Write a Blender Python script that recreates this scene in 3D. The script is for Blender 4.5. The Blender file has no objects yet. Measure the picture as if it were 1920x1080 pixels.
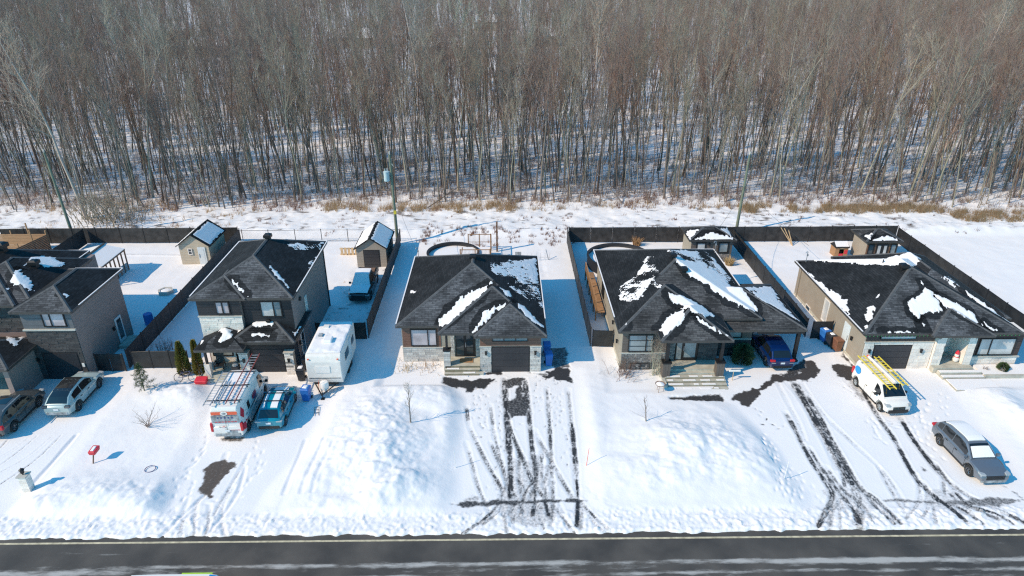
import bpy, math, random
import numpy as np
from mathutils import Vector, Matrix
sc = bpy.context.scene
col = sc.collection
random.seed(7)
R = math.radians

# ---------------------------------------------------------------- camera, sky, sun, exposure
CAM_H, PITCH, YAW, FPX = 28.0, R(26.2), R(0.8), 1281.0
cam = bpy.data.objects.new('camera', bpy.data.cameras.new('camera'))
col.objects.link(cam)
cam.location = (0, 0, CAM_H)
cam.rotation_euler = (R(90) - PITCH, 0, -YAW)
cam.data.lens = FPX / 1920 * 36
cam.data.sensor_width = 36
cam.data.clip_start = 0.5
cam.data.clip_end = 6000
sc.camera = cam

SUN_EL, SUN_AZ = R(37.5), R(25)
sun_dir = Vector((-math.cos(SUN_AZ) * math.cos(SUN_EL), -math.sin(SUN_AZ) * math.cos(SUN_EL), math.sin(SUN_EL)))
sd = bpy.data.lights.new('sun', 'SUN')
sun = bpy.data.objects.new('sun', sd)
col.objects.link(sun)
sun.rotation_euler = sun_dir.to_track_quat('Z', 'Y').to_euler()
sd.energy = 4.6
sd.angle = R(0.5)
sd.color = (1.0, 0.80, 0.56)
world = bpy.data.worlds.new('World')
sc.world = world
world.use_nodes = True
wn = world.node_tree
bg = wn.nodes['Background']
sky = wn.nodes.new('ShaderNodeTexSky')
sky.sky_type = 'NISHITA'
sky.sun_disc = False
sky.sun_elevation = SUN_EL
sky.sun_rotation = math.atan2(sun_dir.x, sun_dir.y)
sky.air_density = 1.2
sky.dust_density = 0.2
sky.ozone_density = 2.5
hs = wn.nodes.new('ShaderNodeMix'); hs.data_type = 'RGBA'; hs.blend_type = 'MULTIPLY'
hs.inputs[0].default_value = 1.0
hs.inputs[7].default_value = (0.25, 1.12, 1.36, 1)
wn.links.new(sky.outputs[0], hs.inputs[6])
wn.links.new(hs.outputs[2], bg.inputs[0])
bg.inputs[1].default_value = 0.15
sc.view_settings.view_transform = 'Standard'
sc.view_settings.look = 'None'
sc.view_settings.exposure = 0.0
sc.view_settings.gamma = 1.0
sc.view_settings.use_curve_mapping = False
sc.render.engine = 'CYCLES'
sc.cycles.max_bounces = 5
sc.cycles.diffuse_bounces = 3
sc.cycles.glossy_bounces = 2
sc.cycles.transmission_bounces = 2
sc.cycles.use_denoising = False
sc.cycles.filter_width = 1.25

_cp, _sp, _cs, _ss = math.cos(PITCH), math.sin(PITCH), math.cos(YAW), math.sin(YAW)
def G(x, y, z=0.0):
    """survey helper: the place at height z that the photograph shows at pixel x, y"""
    a, b = x - 960, y - 540
    rx = FPX * _ss * _cp + a * _cs - b * _ss * _sp
    ry = FPX * _cs * _cp - a * _ss - b * _cs * _sp
    rz = -FPX * _sp - b * _cp
    t = (z - CAM_H) / rz
    return rx * t, ry * t

# ---------------------------------------------------------------- noise
def _hash(ix, iy, s):
    n = (ix.astype(np.int64) * 374761393 + iy.astype(np.int64) * 668265263 + s * 974634777) & 0x7fffffff
    n = ((n ^ (n >> 13)) * 1274126177) & 0x7fffffff
    return ((n ^ (n >> 16)) & 0xffff) / 65535.0
def vnoise(x, y, s=0):
    x = np.asarray(x, float); y = np.asarray(y, float)
    ix, iy = np.floor(x), np.floor(y)
    fx, fy = x - ix, y - iy
    fx = fx * fx * (3 - 2 * fx); fy = fy * fy * (3 - 2 * fy)
    a, b = _hash(ix, iy, s), _hash(ix + 1, iy, s)
    c, d = _hash(ix, iy + 1, s), _hash(ix + 1, iy + 1, s)
    return (a * (1 - fx) + b * fx) * (1 - fy) + (c * (1 - fx) + d * fx) * fy
def fbm(x, y, s=0, o=4):
    v, a, t = 0, 1.0, 0
    for k in range(o):
        v = v + a * vnoise(x * 2 ** k, y * 2 ** k, s + k * 17); t += a; a *= .5
    return v / t
def sstep(a, b, x):
    t = np.clip((x - a) / (b - a), 0, 1)
    return t * t * (3 - 2 * t)
def seg_d(x, y, a, b):
    dx, dy = b[0] - a[0], b[1] - a[1]
    L = dx * dx + dy * dy + 1e-9
    t = np.clip(((x - a[0]) * dx + (y - a[1]) * dy) / L, 0, 1)
    return np.hypot(x - a[0] - t * dx, y - a[1] - t * dy), t
def poly_sd(x, y, P):
    """signed distance, positive inside"""
    x = np.asarray(x, float); y = np.asarray(y, float)
    ins = np.zeros(x.shape, bool); d = np.full(x.shape, 1e9)
    n = len(P)
    for i in range(n):
        a, b = P[i], P[(i + 1) % n]
        dd, _ = seg_d(x, y, a, b); d = np.minimum(d, dd)
        if a[1] != b[1]:
            c = ((a[1] > y) != (b[1] > y)) & (x < (b[0] - a[0]) * (y - a[1]) / (b[1] - a[1]) + a[0])
            ins ^= c
    return np.where(ins, d, -d)

# ---------------------------------------------------------------- mesh helpers
def wl(o):
    v = Vector((0, 0, 0))
    while o is not None:
        v += o.location; o = o.parent
    return v
def link(o, parent=None):
    col.objects.link(o)
    if parent is not None: o.parent = parent
    return o
def tag(o, label=None, cat=None, group=None, kind=None):
    if label: o['label'] = label
    if cat: o['category'] = cat
    if group: o['group'] = group
    if kind: o['kind'] = kind
    return o
def thing(name, label, cat, loc=(0, 0, 0), rz=0, group=None):
    o = bpy.data.objects.new(name, None)
    o.empty_display_size = .2
    o.location = loc; o.rotation_euler = (0, 0, rz)
    link(o); tag(o, label, cat, group)
    return o
def copy_tree(o, parent=None, loc=None, rz=None, label=None):
    c = o.copy(); link(c, parent)
    if loc is not None: c.location = loc
    if rz is not None: c.rotation_euler = (0, 0, rz)
    if label: c['label'] = label
    for ch in list(o.children): copy_tree(ch, c)
    return c

class MB:
    def __init__(s): s.v = []; s.f = []; s.uv = []; s.mi = []
    def face(s, pts, uv=None, mi=0):
        n = len(s.v); s.v += [tuple(p) for p in pts]
        s.f.append(tuple(range(n, n + len(pts)))); s.uv.append(uv); s.mi.append(mi)
    def box(s, x0, x1, y0, y1, z0, z1, mi=0):
        if x1 < x0: x0, x1 = x1, x0
        if y1 < y0: y0, y1 = y1, y0
        n = len(s.v)
        s.v += [(x0, y0, z0), (x1, y0, z0), (x1, y1, z0), (x0, y1, z0), (x0, y0, z1), (x1, y0, z1), (x1, y1, z1), (x0, y1, z1)]
        for q in ((0, 3, 2, 1), (4, 5, 6, 7), (0, 1, 5, 4), (1, 2, 6, 5), (2, 3, 7, 6), (3, 0, 4, 7)):
            s.f.append(tuple(n + k for k in q)); s.uv.append(None); s.mi.append(mi)
        return s
    def hull8(s, b, t, mi=0):
        """box from 4 bottom and 4 top corners"""
        n = len(s.v); s.v += [tuple(p) for p in b] + [tuple(p) for p in t]
        for q in ((0, 3, 2, 1), (4, 5, 6, 7), (0, 1, 5, 4), (1, 2, 6, 5), (2, 3, 7, 6), (3, 0, 4, 7)):
            s.f.append(tuple(n + k for k in q)); s.uv.append(None); s.mi.append(mi)
        return s
    def tube(s, p0, p1, r0, r1=None, n=8, cap=True, mi=0):
        if r1 is None: r1 = r0
        p0, p1 = Vector(p0), Vector(p1)
        d = (p1 - p0)
        if d.length < 1e-6: return s
        d.normalize()
        a = d.orthogonal().normalized(); b = d.cross(a)
        k = len(s.v)
        for p, r in ((p0, r0), (p1, r1)):
            for i in range(n):
                t = 2 * math.pi * i / n
                s.v.append(tuple(p + (a * math.cos(t) + b * math.sin(t)) * r))
        for i in range(n):
            j = (i + 1) % n
            s.f.append((k + i, k + j, k + n + j, k + n + i)); s.uv.append(None); s.mi.append(mi)
        if cap:
            s.f.append(tuple(k + i for i in range(n))[::-1]); s.uv.append(None); s.mi.append(mi)
            s.f.append(tuple(k + n + i for i in range(n))); s.uv.append(None); s.mi.append(mi)
        return s
    def path(s, pts, r, n=6, mi=0):
        for a, b in zip(pts[:-1], pts[1:]): s.tube(a, b, r, r, n, True, mi)
        return s
    def lathe(s, prof, c=(0, 0, 0), axis='z', n=20, mi=0):
        k = len(s.v)
        for (r, h) in prof:
            for i in range(n):
                t = 2 * math.pi * i / n
                q = (r * math.cos(t), r * math.sin(t), h) if axis == 'z' else (r * math.cos(t), h, r * math.sin(t))
                s.v.append((c[0] + q[0], c[1] + q[1], c[2] + q[2]))
        for j in range(len(prof) - 1):
            for i in range(n):
                i2 = (i + 1) % n
                s.f.append((k + j * n + i, k + j * n + i2, k + (j + 1) * n + i2, k + (j + 1) * n + i)); s.uv.append(None); s.mi.append(mi)
        return s
    def build(s, name, mats, parent=None, local=False, smooth=None, fix=False, bevel=0):
        me = bpy.data.meshes.new(name)
        v = s.v
        o = bpy.data.objects.new(name, me)
        if parent is not None and not local:
            w = wl(parent)
            v = [(a - w.x, b - w.y, c - w.z) for a, b, c in v]
        me.from_pydata(v, [], s.f)
        mats = mats if isinstance(mats, (list, tuple)) else [mats]
        for m in mats: me.materials.append(m)
        if len(mats) > 1: me.polygons.foreach_set('material_index', s.mi)
        if any(u is not None for u in s.uv):
            L = me.uv_layers.new(name='UVMap')
            for p, u in zip(me.polygons, s.uv):
                if u is None: continue
                for li, q in zip(p.loop_indices, u): L.data[li].uv = q
        if fix or bevel:
            import bmesh
            bm = bmesh.new(); bm.from_mesh(me)
            bmesh.ops.remove_doubles(bm, verts=bm.verts, dist=1e-5)
            bmesh.ops.recalc_face_normals(bm, faces=bm.faces)
            if bevel:
                bmesh.ops.bevel(bm, geom=bm.edges[:], offset=bevel, segments=2, profile=.5, affect='EDGES', clamp_overlap=True)
            bm.to_mesh(me); bm.free()
        if smooth is not None:
            me.shade_smooth(); me.set_sharp_from_angle(angle=R(smooth))
        me.update()
        link(o, parent)
        return o

def grid_mesh(name, X, Y, Z, mat, attr=None, parent=None, smooth=True):
    ny, nx = X.shape
    me = bpy.data.meshes.new(name)
    co = np.stack([X, Y, Z], -1).reshape(-1, 3).astype(np.float32)
    idx = np.arange(ny * nx).reshape(ny, nx)
    q = np.stack([idx[:-1, :-1], idx[:-1, 1:], idx[1:, 1:], idx[1:, :-1]], -1).reshape(-1, 4)
    me.vertices.add(len(co)); me.vertices.foreach_set('co', co.ravel())
    me.loops.add(q.size); me.loops.foreach_set('vertex_index', q.ravel().astype(np.int32))
    me.polygons.add(len(q)); me.polygons.foreach_set('loop_start', (np.arange(len(q)) * 4).astype(np.int32))
    me.polygons.foreach_set('use_smooth', np.full(len(q), smooth))
    me.update(calc_edges=True)
    if attr:
        for k, a in attr.items():
            A = me.attributes.new(k, 'FLOAT', 'POINT'); A.data.foreach_set('value', a.ravel().astype(np.float32))
    me.materials.append(mat)
    o = bpy.data.objects.new(name, me)
    link(o, parent)
    return o

# ---------------------------------------------------------------- materials
def newmat(name):
    m = bpy.data.materials.new(name); m.use_nodes = True
    return m, m.node_tree, m.node_tree.nodes['Principled BSDF']
def N(nt, t, **k):
    n = nt.nodes.new(t)
    for a, b in k.items(): setattr(n, a, b)
    return n
def mat(name, c, rough=.6, var=.15, scale=6, metal=0, bump=0, bscale=30, spec=.5, streak=None, c2=None):
    m, nt, b = newmat(name)
    b.inputs['Roughness'].default_value = rough; b.inputs['Metallic'].default_value = metal
    b.inputs['Specular IOR Level'].default_value = spec
    tc = N(nt, 'ShaderNodeTexCoord'); src = tc.outputs['Object']
    if streak:
        mp = N(nt, 'ShaderNodeMapping'); mp.inputs['Scale'].default_value = streak
        nt.links.new(src, mp.inputs[0]); src = mp.outputs[0]
    no = N(nt, 'ShaderNodeTexNoise'); no.inputs['Scale'].default_value = scale; no.inputs['Detail'].default_value = 5
    nt.links.new(src, no.inputs['Vector'])
    mr = N(nt, 'ShaderNodeMapRange'); mr.inputs[1].default_value = .3; mr.inputs[2].default_value = .7
    nt.links.new(no.outputs['Fac'], mr.inputs[0])
    mx = N(nt, 'ShaderNodeMix', data_type='RGBA')
    lo = [x * (1 - var) for x in c]; hi = c2 or [min(1, x * (1 + var)) for x in c]
    mx.inputs[6].default_value = (*lo, 1); mx.inputs[7].default_value = (*hi, 1)
    nt.links.new(mr.outputs[0], mx.inputs[0]); nt.links.new(mx.outputs[2], b.inputs['Base Color'])
    if bump:
        n2 = N(nt, 'ShaderNodeTexNoise'); n2.inputs['Scale'].default_value = bscale; n2.inputs['Detail'].default_value = 4
        nt.links.new(src, n2.inputs['Vector'])
        bp = N(nt, 'ShaderNodeBump'); bp.inputs['Strength'].default_value = bump; bp.inputs['Distance'].default_value = .02
        nt.links.new(n2.outputs['Fac'], bp.inputs['Height']); nt.links.new(bp.outputs[0], b.inputs['Normal'])
    return m
SNOWC = (.885, .85, .85)
def snow_mat(name, asphalt=True):
    m, nt, b = newmat(name)
    tc = N(nt, 'ShaderNodeTexCoord'); P = tc.outputs['Object']
    n1 = N(nt, 'ShaderNodeTexNoise'); n1.inputs['Scale'].default_value = .6; n1.inputs['Detail'].default_value = 6
    nt.links.new(P, n1.inputs['Vector'])
    c1 = N(nt, 'ShaderNodeMix', data_type='RGBA')
    c1.inputs[6].default_value = (SNOWC[0] * .93, SNOWC[1] * .94, SNOWC[2] * .95, 1); c1.inputs[7].default_value = (*SNOWC, 1)
    nt.links.new(n1.outputs['Fac'], c1.inputs[0])
    n2 = N(nt, 'ShaderNodeTexNoise'); n2.inputs['Scale'].default_value = 9; n2.inputs['Detail'].default_value = 5
    nt.links.new(P, n2.inputs['Vector'])
    bp = N(nt, 'ShaderNodeBump'); bp.inputs['Strength'].default_value = .35; bp.inputs['Distance'].default_value = .03
    nt.links.new(n2.outputs['Fac'], bp.inputs['Height']); nt.links.new(bp.outputs[0], b.inputs['Normal'])
    b.inputs['Roughness'].default_value = .7
    out = c1.outputs[2]
    if asphalt:
        at = N(nt, 'ShaderNodeAttribute', attribute_name='bare')
        n3 = N(nt, 'ShaderNodeTexNoise'); n3.inputs['Scale'].default_value = 7; n3.inputs['Detail'].default_value = 8; n3.inputs['Roughness'].default_value = .7
        nt.links.new(P, n3.inputs['Vector'])
        s1 = N(nt, 'ShaderNodeMath', operation='SUBTRACT'); s1.inputs[1].default_value = .5
        nt.links.new(n3.outputs['Fac'], s1.inputs[0])
        s2 = N(nt, 'ShaderNodeMath', operation='MULTIPLY_ADD'); s2.inputs[1].default_value = 1.05
        nt.links.new(s1.outputs[0], s2.inputs[0]); nt.links.new(at.outputs['Fac'], s2.inputs[2])
        mr = N(nt, 'ShaderNodeMapRange', interpolation_type='SMOOTHSTEP'); mr.inputs[1].default_value = .12; mr.inputs[2].default_value = .95
        nt.links.new(s2.outputs[0], mr.inputs[0])
        mx = N(nt, 'ShaderNodeMix', data_type='RGBA'); nt.links.new(mr.outputs[0], mx.inputs[0])
        nt.links.new(out, mx.inputs[6])
        brn = N(nt, 'ShaderNodeAttribute', attribute_name='soil')
        ac = N(nt, 'ShaderNodeMix', data_type='RGBA'); ac.inputs[6].default_value = (.030, .029, .031, 1); ac.inputs[7].default_value = (.10, .075, .06, 1)
        nt.links.new(brn.outputs['Fac'], ac.inputs[0]); nt.links.new(ac.outputs[2], mx.inputs[7])
        out = mx.outputs[2]
    nt.links.new(out, b.inputs['Base Color'])
    return m
M = {}
M['snow'] = snow_mat('snow_surface')
M['snow2'] = snow_mat('snow_cover', False)
def road_mat():
    m, nt, b = newmat('asphalt_road')
    tc = N(nt, 'ShaderNodeTexCoord'); P = tc.outputs['Object']
    n1 = N(nt, 'ShaderNodeTexNoise'); n1.inputs['Scale'].default_value = .5; n1.inputs['Detail'].default_value = 7
    nt.links.new(P, n1.inputs['Vector'])
    c = N(nt, 'ShaderNodeValToRGB'); e = c.color_ramp.elements
    e[0].position = .35; e[0].color = (.052, .045, .040, 1); e[1].position = .7; e[1].color = (.10, .086, .074, 1)
    nt.links.new(n1.outputs['Fac'], c.inputs[0])
    # thin salt and snow streaks running along the road
    mp = N(nt, 'ShaderNodeMapping'); mp.inputs['Scale'].default_value = (.55, 2.6, 1); nt.links.new(P, mp.inputs[0])
    n2 = N(nt, 'ShaderNodeTexNoise'); n2.inputs['Scale'].default_value = 1.0; n2.inputs['Detail'].default_value = 9; n2.inputs['Roughness'].default_value = .68
    nt.links.new(mp.outputs[0], n2.inputs['Vector'])
    at = N(nt, 'ShaderNodeAttribute', attribute_name='salt')
    s = N(nt, 'ShaderNodeMath', operation='MULTIPLY_ADD'); s.inputs[1].default_value = .62; nt.links.new(at.outputs['Fac'], s.inputs[0]); nt.links.new(n2.outputs['Fac'], s.inputs[2])
    mr = N(nt, 'ShaderNodeMapRange', interpolation_type='SMOOTHSTEP'); mr.inputs[1].default_value = .84; mr.inputs[2].default_value = 1.16
    nt.links.new(s.outputs[0], mr.inputs[0])
    mx = N(nt, 'ShaderNodeMix', data_type='RGBA'); mx.inputs[7].default_value = (.42, .40, .38, 1)
    nt.links.new(mr.outputs[0], mx.inputs[0]); nt.links.new(c.outputs[0], mx.inputs[6])
    nt.links.new(mx.outputs[2], b.inputs['Base Color']); b.inputs['Roughness'].default_value = .7
    n3 = N(nt, 'ShaderNodeTexNoise'); n3.inputs['Scale'].default_value = 40; nt.links.new(P, n3.inputs['Vector'])
    bp = N(nt, 'ShaderNodeBump'); bp.inputs['Strength'].default_value = .3; bp.inputs['Distance'].default_value = .01
    nt.links.new(n3.outputs['Fac'], bp.inputs['Height']); nt.links.new(bp.outputs[0], b.inputs['Normal'])
    return m
M['road'] = road_mat()
M['line'] = mat('road_paint', (.52, .45, .31), .8, .35, 3)
def shingle_mat(name, lo, hi, big=(.6, 1.35)):
    m, nt, b = newmat(name)
    uv = N(nt, 'ShaderNodeTexCoord')
    br = N(nt, 'ShaderNodeTexBrick'); br.offset = .5
    br.inputs['Color1'].default_value = (*lo, 1); br.inputs['Color2'].default_value = (*hi, 1); br.inputs['Mortar'].default_value = (lo[0] * .7, lo[1] * .7, lo[2] * .7, 1)
    br.inputs['Scale'].default_value = 1; br.inputs['Mortar Size'].default_value = .012; br.inputs['Brick Width'].default_value = .5; br.inputs['Row Height'].default_value = .17
    nt.links.new(uv.outputs['UV'], br.inputs['Vector'])
    n1 = N(nt, 'ShaderNodeTexNoise'); n1.inputs['Scale'].default_value = .45; n1.inputs['Detail'].default_value = 5
    nt.links.new(uv.outputs['Object'], n1.inputs['Vector'])
    mr = N(nt, 'ShaderNodeMapRange'); mr.inputs[1].default_value = .38; mr.inputs[2].default_value = .62; mr.inputs[3].default_value = big[0]; mr.inputs[4].default_value = big[1]
    nt.links.new(n1.outputs['Fac'], mr.inputs[0])
    n2 = N(nt, 'ShaderNodeTexNoise'); n2.inputs['Scale'].default_value = 5; n2.inputs['Detail'].default_value = 4
    nt.links.new(uv.outputs['UV'], n2.inputs['Vector'])
    mm = N(nt, 'ShaderNodeMath', operation='MULTIPLY_ADD'); mm.inputs[1].default_value = 1.5; mm.inputs[2].default_value = .25
    nt.links.new(n2.outputs['Fac'], mm.inputs[0])
    m3 = N(nt, 'ShaderNodeMath', operation='MULTIPLY'); nt.links.new(mr.outputs[0], m3.inputs[0]); nt.links.new(mm.outputs[0], m3.inputs[1])
    vm = N(nt, 'ShaderNodeVectorMath', operation='SCALE'); nt.links.new(br.outputs['Color'], vm.inputs[0]); nt.links.new(m3.outputs[0], vm.inputs[3])
    nt.links.new(vm.outputs[0], b.inputs['Base Color'])
    b.inputs['Roughness'].default_value = .85; b.inputs['Specular IOR Level'].default_value = .25
    bp = N(nt, 'ShaderNodeBump'); bp.inputs['Strength'].default_value = .6; bp.inputs['Distance'].default_value = .02; bp.invert = True
    nt.links.new(br.outputs['Fac'], bp.inputs['Height']); nt.links.new(bp.outputs[0], b.inputs['Normal'])
    return m
M['shingle'] = shingle_mat('roof_shingle_grey', (.052, .054, .060), (.112, .116, .126))
M['shingle_dark'] = shingle_mat('roof_shingle_dark', (.013, .0145, .017), (.026, .028, .032), (.7, 1.3))  # darker shingle, for side slopes, shed roofs and the damp round snow
M['shingle_brown'] = shingle_mat('roof_shingle_brown', (.045, .045, .048), (.095, .095, .098))
M['ridge'] = mat('ridge_cap_shingle', (.088, .09, .096), .85, .25, 4)
M['black'] = mat('black_metal', (.012, .012, .014), .45, .2)
M['dark'] = mat('charcoal_paint', (.022, .022, .026), .5, .15)
M['fascia'] = mat('fascia_metal', (.055, .052, .05), .4, .2)
M['fascia_w'] = mat('pale_fascia', (.35, .35, .36), .4, .1)
M['brown_board'] = mat('brown_siding', (.17, .085, .06), .55, .12, 2)
M['grey_board'] = mat('grey_siding', (.13, .135, .15), .55, .1, 2)
M['taupe_board'] = mat('taupe_siding', (.115, .095, .085), .55, .12, 2)
M['black_board'] = mat('black_siding', (.020, .021, .026), .5, .15, 2)
M['darkbrown_board'] = mat('dark_brown_siding', (.05, .034, .032), .5, .12, 2)
M['side_grey'] = mat('side_wall_grey', (.27, .205, .19), .6, .06, 1.5)
M['side_beige'] = mat('side_wall_beige', (.34, .29, .235), .6, .06, 1.5)
M['side_pale'] = mat('side_wall_pale', (.33, .30, .25), .6, .08, 1.5)
M['vinyl_beige'] = mat('beige_vinyl', (.54, .46, .355), .6, .06, 1.5)
M['vinyl_taupe'] = mat('taupe_vinyl', (.34, .295, .25), .6, .06, 1.5)
for k, c in enumerate(((.50, .47, .45), (.40, .38, .37), (.58, .55, .52))): M['stone%d' % k] = mat('pale_grey_stone_%s' % 'abc'[k], c, .85, .18, 8, bump=.4)
for k, c in enumerate(((.80, .73, .67), (.71, .65, .60), (.86, .79, .72))): M['white%d' % k] = mat('white_stone_%s' % 'abc'[k], c, .85, .1, 8, bump=.3)
for k, c in enumerate(((.20, .19, .19), (.30, .28, .27), (.14, .13, .13))): M['mix%d' % k] = mat('mixed_fieldstone_%s' % 'abc'[k], c, .85, .3, 12, bump=.5)
for k, c in enumerate(((.065, .062, .065), (.085, .08, .082), (.05, .048, .052))): M['dbrick%d' % k] = mat('dark_brick_%s' % 'abc'[k], c, .85, .2, 8, bump=.4)
M['mortar'] = mat('mortar', (.24, .235, .225), .9, .1)
M['mortar_d'] = mat('dark_mortar', (.05, .05, .05), .9, .1)
M['concrete'] = mat('concrete', (.46, .44, .38), .9, .2, 2, bump=.2)
M['sill'] = mat('stone_sill', (.5, .48, .44), .8, .1)
M['garage'] = mat('garage_door_paint', (.030, .030, .036), .45, .12)
def glass(name, c, rough=.06):
    m = mat(name, c, rough, .25, 1.1, spec=.8)
    return m
M['pane_pale'] = glass('pale_glass', (.42, .38, .41))  # bright reflection and the curtain behind, both put into the pane colour
M['pane_dark'] = glass('dark_glass', (.03, .045, .055), .04)
M['pane_grey'] = glass('grey_glass', (.23, .27, .29), .05)
M['pane_white'] = glass('blind_glass', (.50, .50, .50), .15)  # bright reflection and blinds, both put into one even white
M['wood'] = mat('cedar_wood', (.36, .20, .10), .7, .2, 3, streak=(1, 1, 8))
M['wood_dk'] = mat('weathered_wood', (.20, .11, .07), .8, .25, 3)
M['lumber'] = mat('raw_lumber', (.60, .42, .24), .7, .2, 3)
M['polewood'] = mat('treated_pole', (.17, .19, .14), .85, .25, 3, streak=(2, 2, .3))
M['white'] = mat('white_paint', (.82, .77, .73), .35, .04)
M['white_dirty'] = mat('white_vinyl', (.78, .73, .69), .5, .08, 3)
M['door_white'] = mat('white_door_paint', (.66, .70, .72), .4, .06)
M['blue_bin'] = mat('blue_plastic', (.03, .16, .50), .45, .1)
M['black_bin'] = mat('black_plastic', (.025, .025, .03), .45, .15)
M['brown_bin'] = mat('brown_plastic', (.20, .085, .045), .5, .15)
M['red'] = mat('red_plastic', (.62, .03, .05), .4, .1)
M['green_plastic'] = mat('green_plastic', (.03, .20, .07), .4, .1)
M['steel'] = mat('galvanised_steel', (.42, .43, .45), .4, .15, metal=.6)
M['aluminium'] = mat('aluminium', (.5, .5, .52), .35, .1, metal=.7)
M['yellow'] = mat('fibreglass_yellow', (.72, .56, .06), .45, .12)
M['orange_rail'] = mat('red_brown_rail', (.30, .06, .05), .5, .12)
M['tyre'] = mat('tyre_rubber', (.018, .018, .018), .85, .2)
M['rim'] = mat('alloy_rim', (.16, .16, .17), .3, .2, metal=.8)
M['rim_light'] = mat('pale_rim', (.42, .42, .42), .35, .2, metal=.5)
M['car_glass'] = mat('car_glass', (.010, .013, .016), .04, .1, spec=.9)
M['trim'] = mat('black_trim', (.016, .016, .018), .55, .15)
M['red_light'] = mat('tail_lamp_lens', (.50, .02, .03), .15, .1)
M['white_light'] = mat('head_lamp_lens', (.36, .38, .40), .1, .05, spec=.8)
M['plate'] = mat('plate_white', (.72, .74, .78), .5, .03)
M['decal_red'] = mat('red_decal', (.55, .04, .06), .35, .1)
M['decal_orange'] = mat('orange_decal', (.78, .13, .06), .35, .08)
M['decal_blue'] = mat('blue_decal', (.05, .07, .20), .35, .1)
M['decal_grey'] = mat('grey_decal', (.30, .32, .34), .4, .5, 4)
M['decal_green'] = mat('lime_decal', (.42, .62, .04), .35, .08)
M['decal_sky'] = mat('bright_blue_decal', (.02, .30, .70), .35, .1)
def paint(name, c, rough=.28, metal=0.0, dirt=.0):
    m, nt, b = newmat(name)
    b.inputs['Metallic'].default_value = metal; b.inputs['Roughness'].default_value = rough
    b.inputs['Coat Weight'].default_value = .6; b.inputs['Coat Roughness'].default_value = .06
    tc = N(nt, 'ShaderNodeTexCoord')
    no = N(nt, 'ShaderNodeTexNoise'); no.inputs['Scale'].default_value = 2.5; no.inputs['Detail'].default_value = 6
    nt.links.new(tc.outputs['Object'], no.inputs['Vector'])
    sx = N(nt, 'ShaderNodeSeparateXYZ'); nt.links.new(tc.outputs['Object'], sx.inputs[0])
    mr = N(nt, 'ShaderNodeMapRange'); mr.inputs[1].default_value = .15; mr.inputs[2].default_value = .95; mr.inputs[3].default_value = .6 + dirt; mr.inputs[4].default_value = dirt
    nt.links.new(sx.outputs[2], mr.inputs[0])
    mu = N(nt, 'ShaderNodeMath', operation='MULTIPLY'); nt.links.new(mr.outputs[0], mu.inputs[0]); nt.links.new(no.outputs['Fac'], mu.inputs[1])
    mx = N(nt, 'ShaderNodeMix', data_type='RGBA'); mx.inputs[6].default_value = (*c, 1); mx.inputs[7].default_value = (.22, .21, .20, 1)
    nt.links.new(mu.outputs[0], mx.inputs[0]); nt.links.new(mx.outputs[2], b.inputs['Base Color'])
    return m
M['p_grey'] = paint('dark_grey_paint', (.075, .082, .085), .3, .3)
M['p_mint'] = paint('pale_mint_paint', (.40, .50, .50), .3, .1)
M['p_white'] = paint('white_vehicle_paint', (.82, .77, .73), .3, 0)
M['p_teal'] = paint('teal_paint', (.0, .24, .34), .25, .2)
M['p_blue'] = paint('deep_blue_paint', (.002, .020, .105), .22, .2)
M['p_silver'] = paint('blue_grey_paint', (.17, .19, .225), .3, .4)
M['p_black'] = paint('black_vehicle_paint', (.012, .012, .014), .2)
def bark(name, lo, hi, fac=1):
    m, nt, b = newmat(name)
    tc = N(nt, 'ShaderNodeTexCoord'); oi = N(nt, 'ShaderNodeObjectInfo')
    no = N(nt, 'ShaderNodeTexNoise'); no.inputs['Scale'].default_value = 1.2; no.inputs['Detail'].default_value = 5
    nt.links.new(tc.outputs['Object'], no.inputs['Vector'])
    a = N(nt, 'ShaderNodeMath', operation='MULTIPLY_ADD'); a.inputs[1].default_value = .35; nt.links.new(no.outputs['Fac'], a.inputs[0]); nt.links.new(oi.outputs['Random'], a.inputs[2])
    mr = N(nt, 'ShaderNodeMapRange'); mr.inputs[1].default_value = .1; mr.inputs[2].default_value = 1.25
    nt.links.new(a.outputs[0], mr.inputs[0])
    rp = N(nt, 'ShaderNodeValToRGB'); e = rp.color_ramp.elements; e[0].color = (*lo, 1); e[1].color = (*hi, 1)
    md = [(x + y) / 2 for x, y in zip(lo, hi)]
    for ps, cc in ((.3, (md[0] * .85, md[1] * .85, md[2] * .95)), (.55, (lo[0] * 1.25, lo[1] * 1.05, lo[2] * 1.05)), (.75, (md[0] * .9, md[1] * 1.0, md[2] * .95))):
        q = e.new(ps); q.color = (*cc, 1)
    nt.links.new(mr.outputs[0], rp.inputs[0]); nt.links.new(rp.outputs[0], b.inputs['Base Color'])
    b.inputs['Roughness'].default_value = .85; b.inputs['Specular IOR Level'].default_value = .2
    return m
M['bark'] = bark('grey_brown_bark', (.10, .075, .058), (.43, .375, .305))
M['twig'] = bark('bare_twig', (.22, .15, .115), (.47, .40, .33))
M['bark_pale'] = bark('pale_bark', (.36, .34, .30), (.64, .61, .54))
M['twig_pale'] = bark('pale_twig', (.40, .36, .28), (.52, .48, .40))
M['twig_red'] = bark('red_brown_twig', (.15, .09, .07), (.24, .16, .12))
M['straw'] = bark('dry_straw', (.34, .22, .11), (.52, .37, .20))
M['needle'] = bark('evergreen_needle', (.05, .085, .035), (.13, .17, .08))
M['cedar'] = bark('hedge_cedar_leaf', (.22, .20, .04), (.38, .32, .09))

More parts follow.
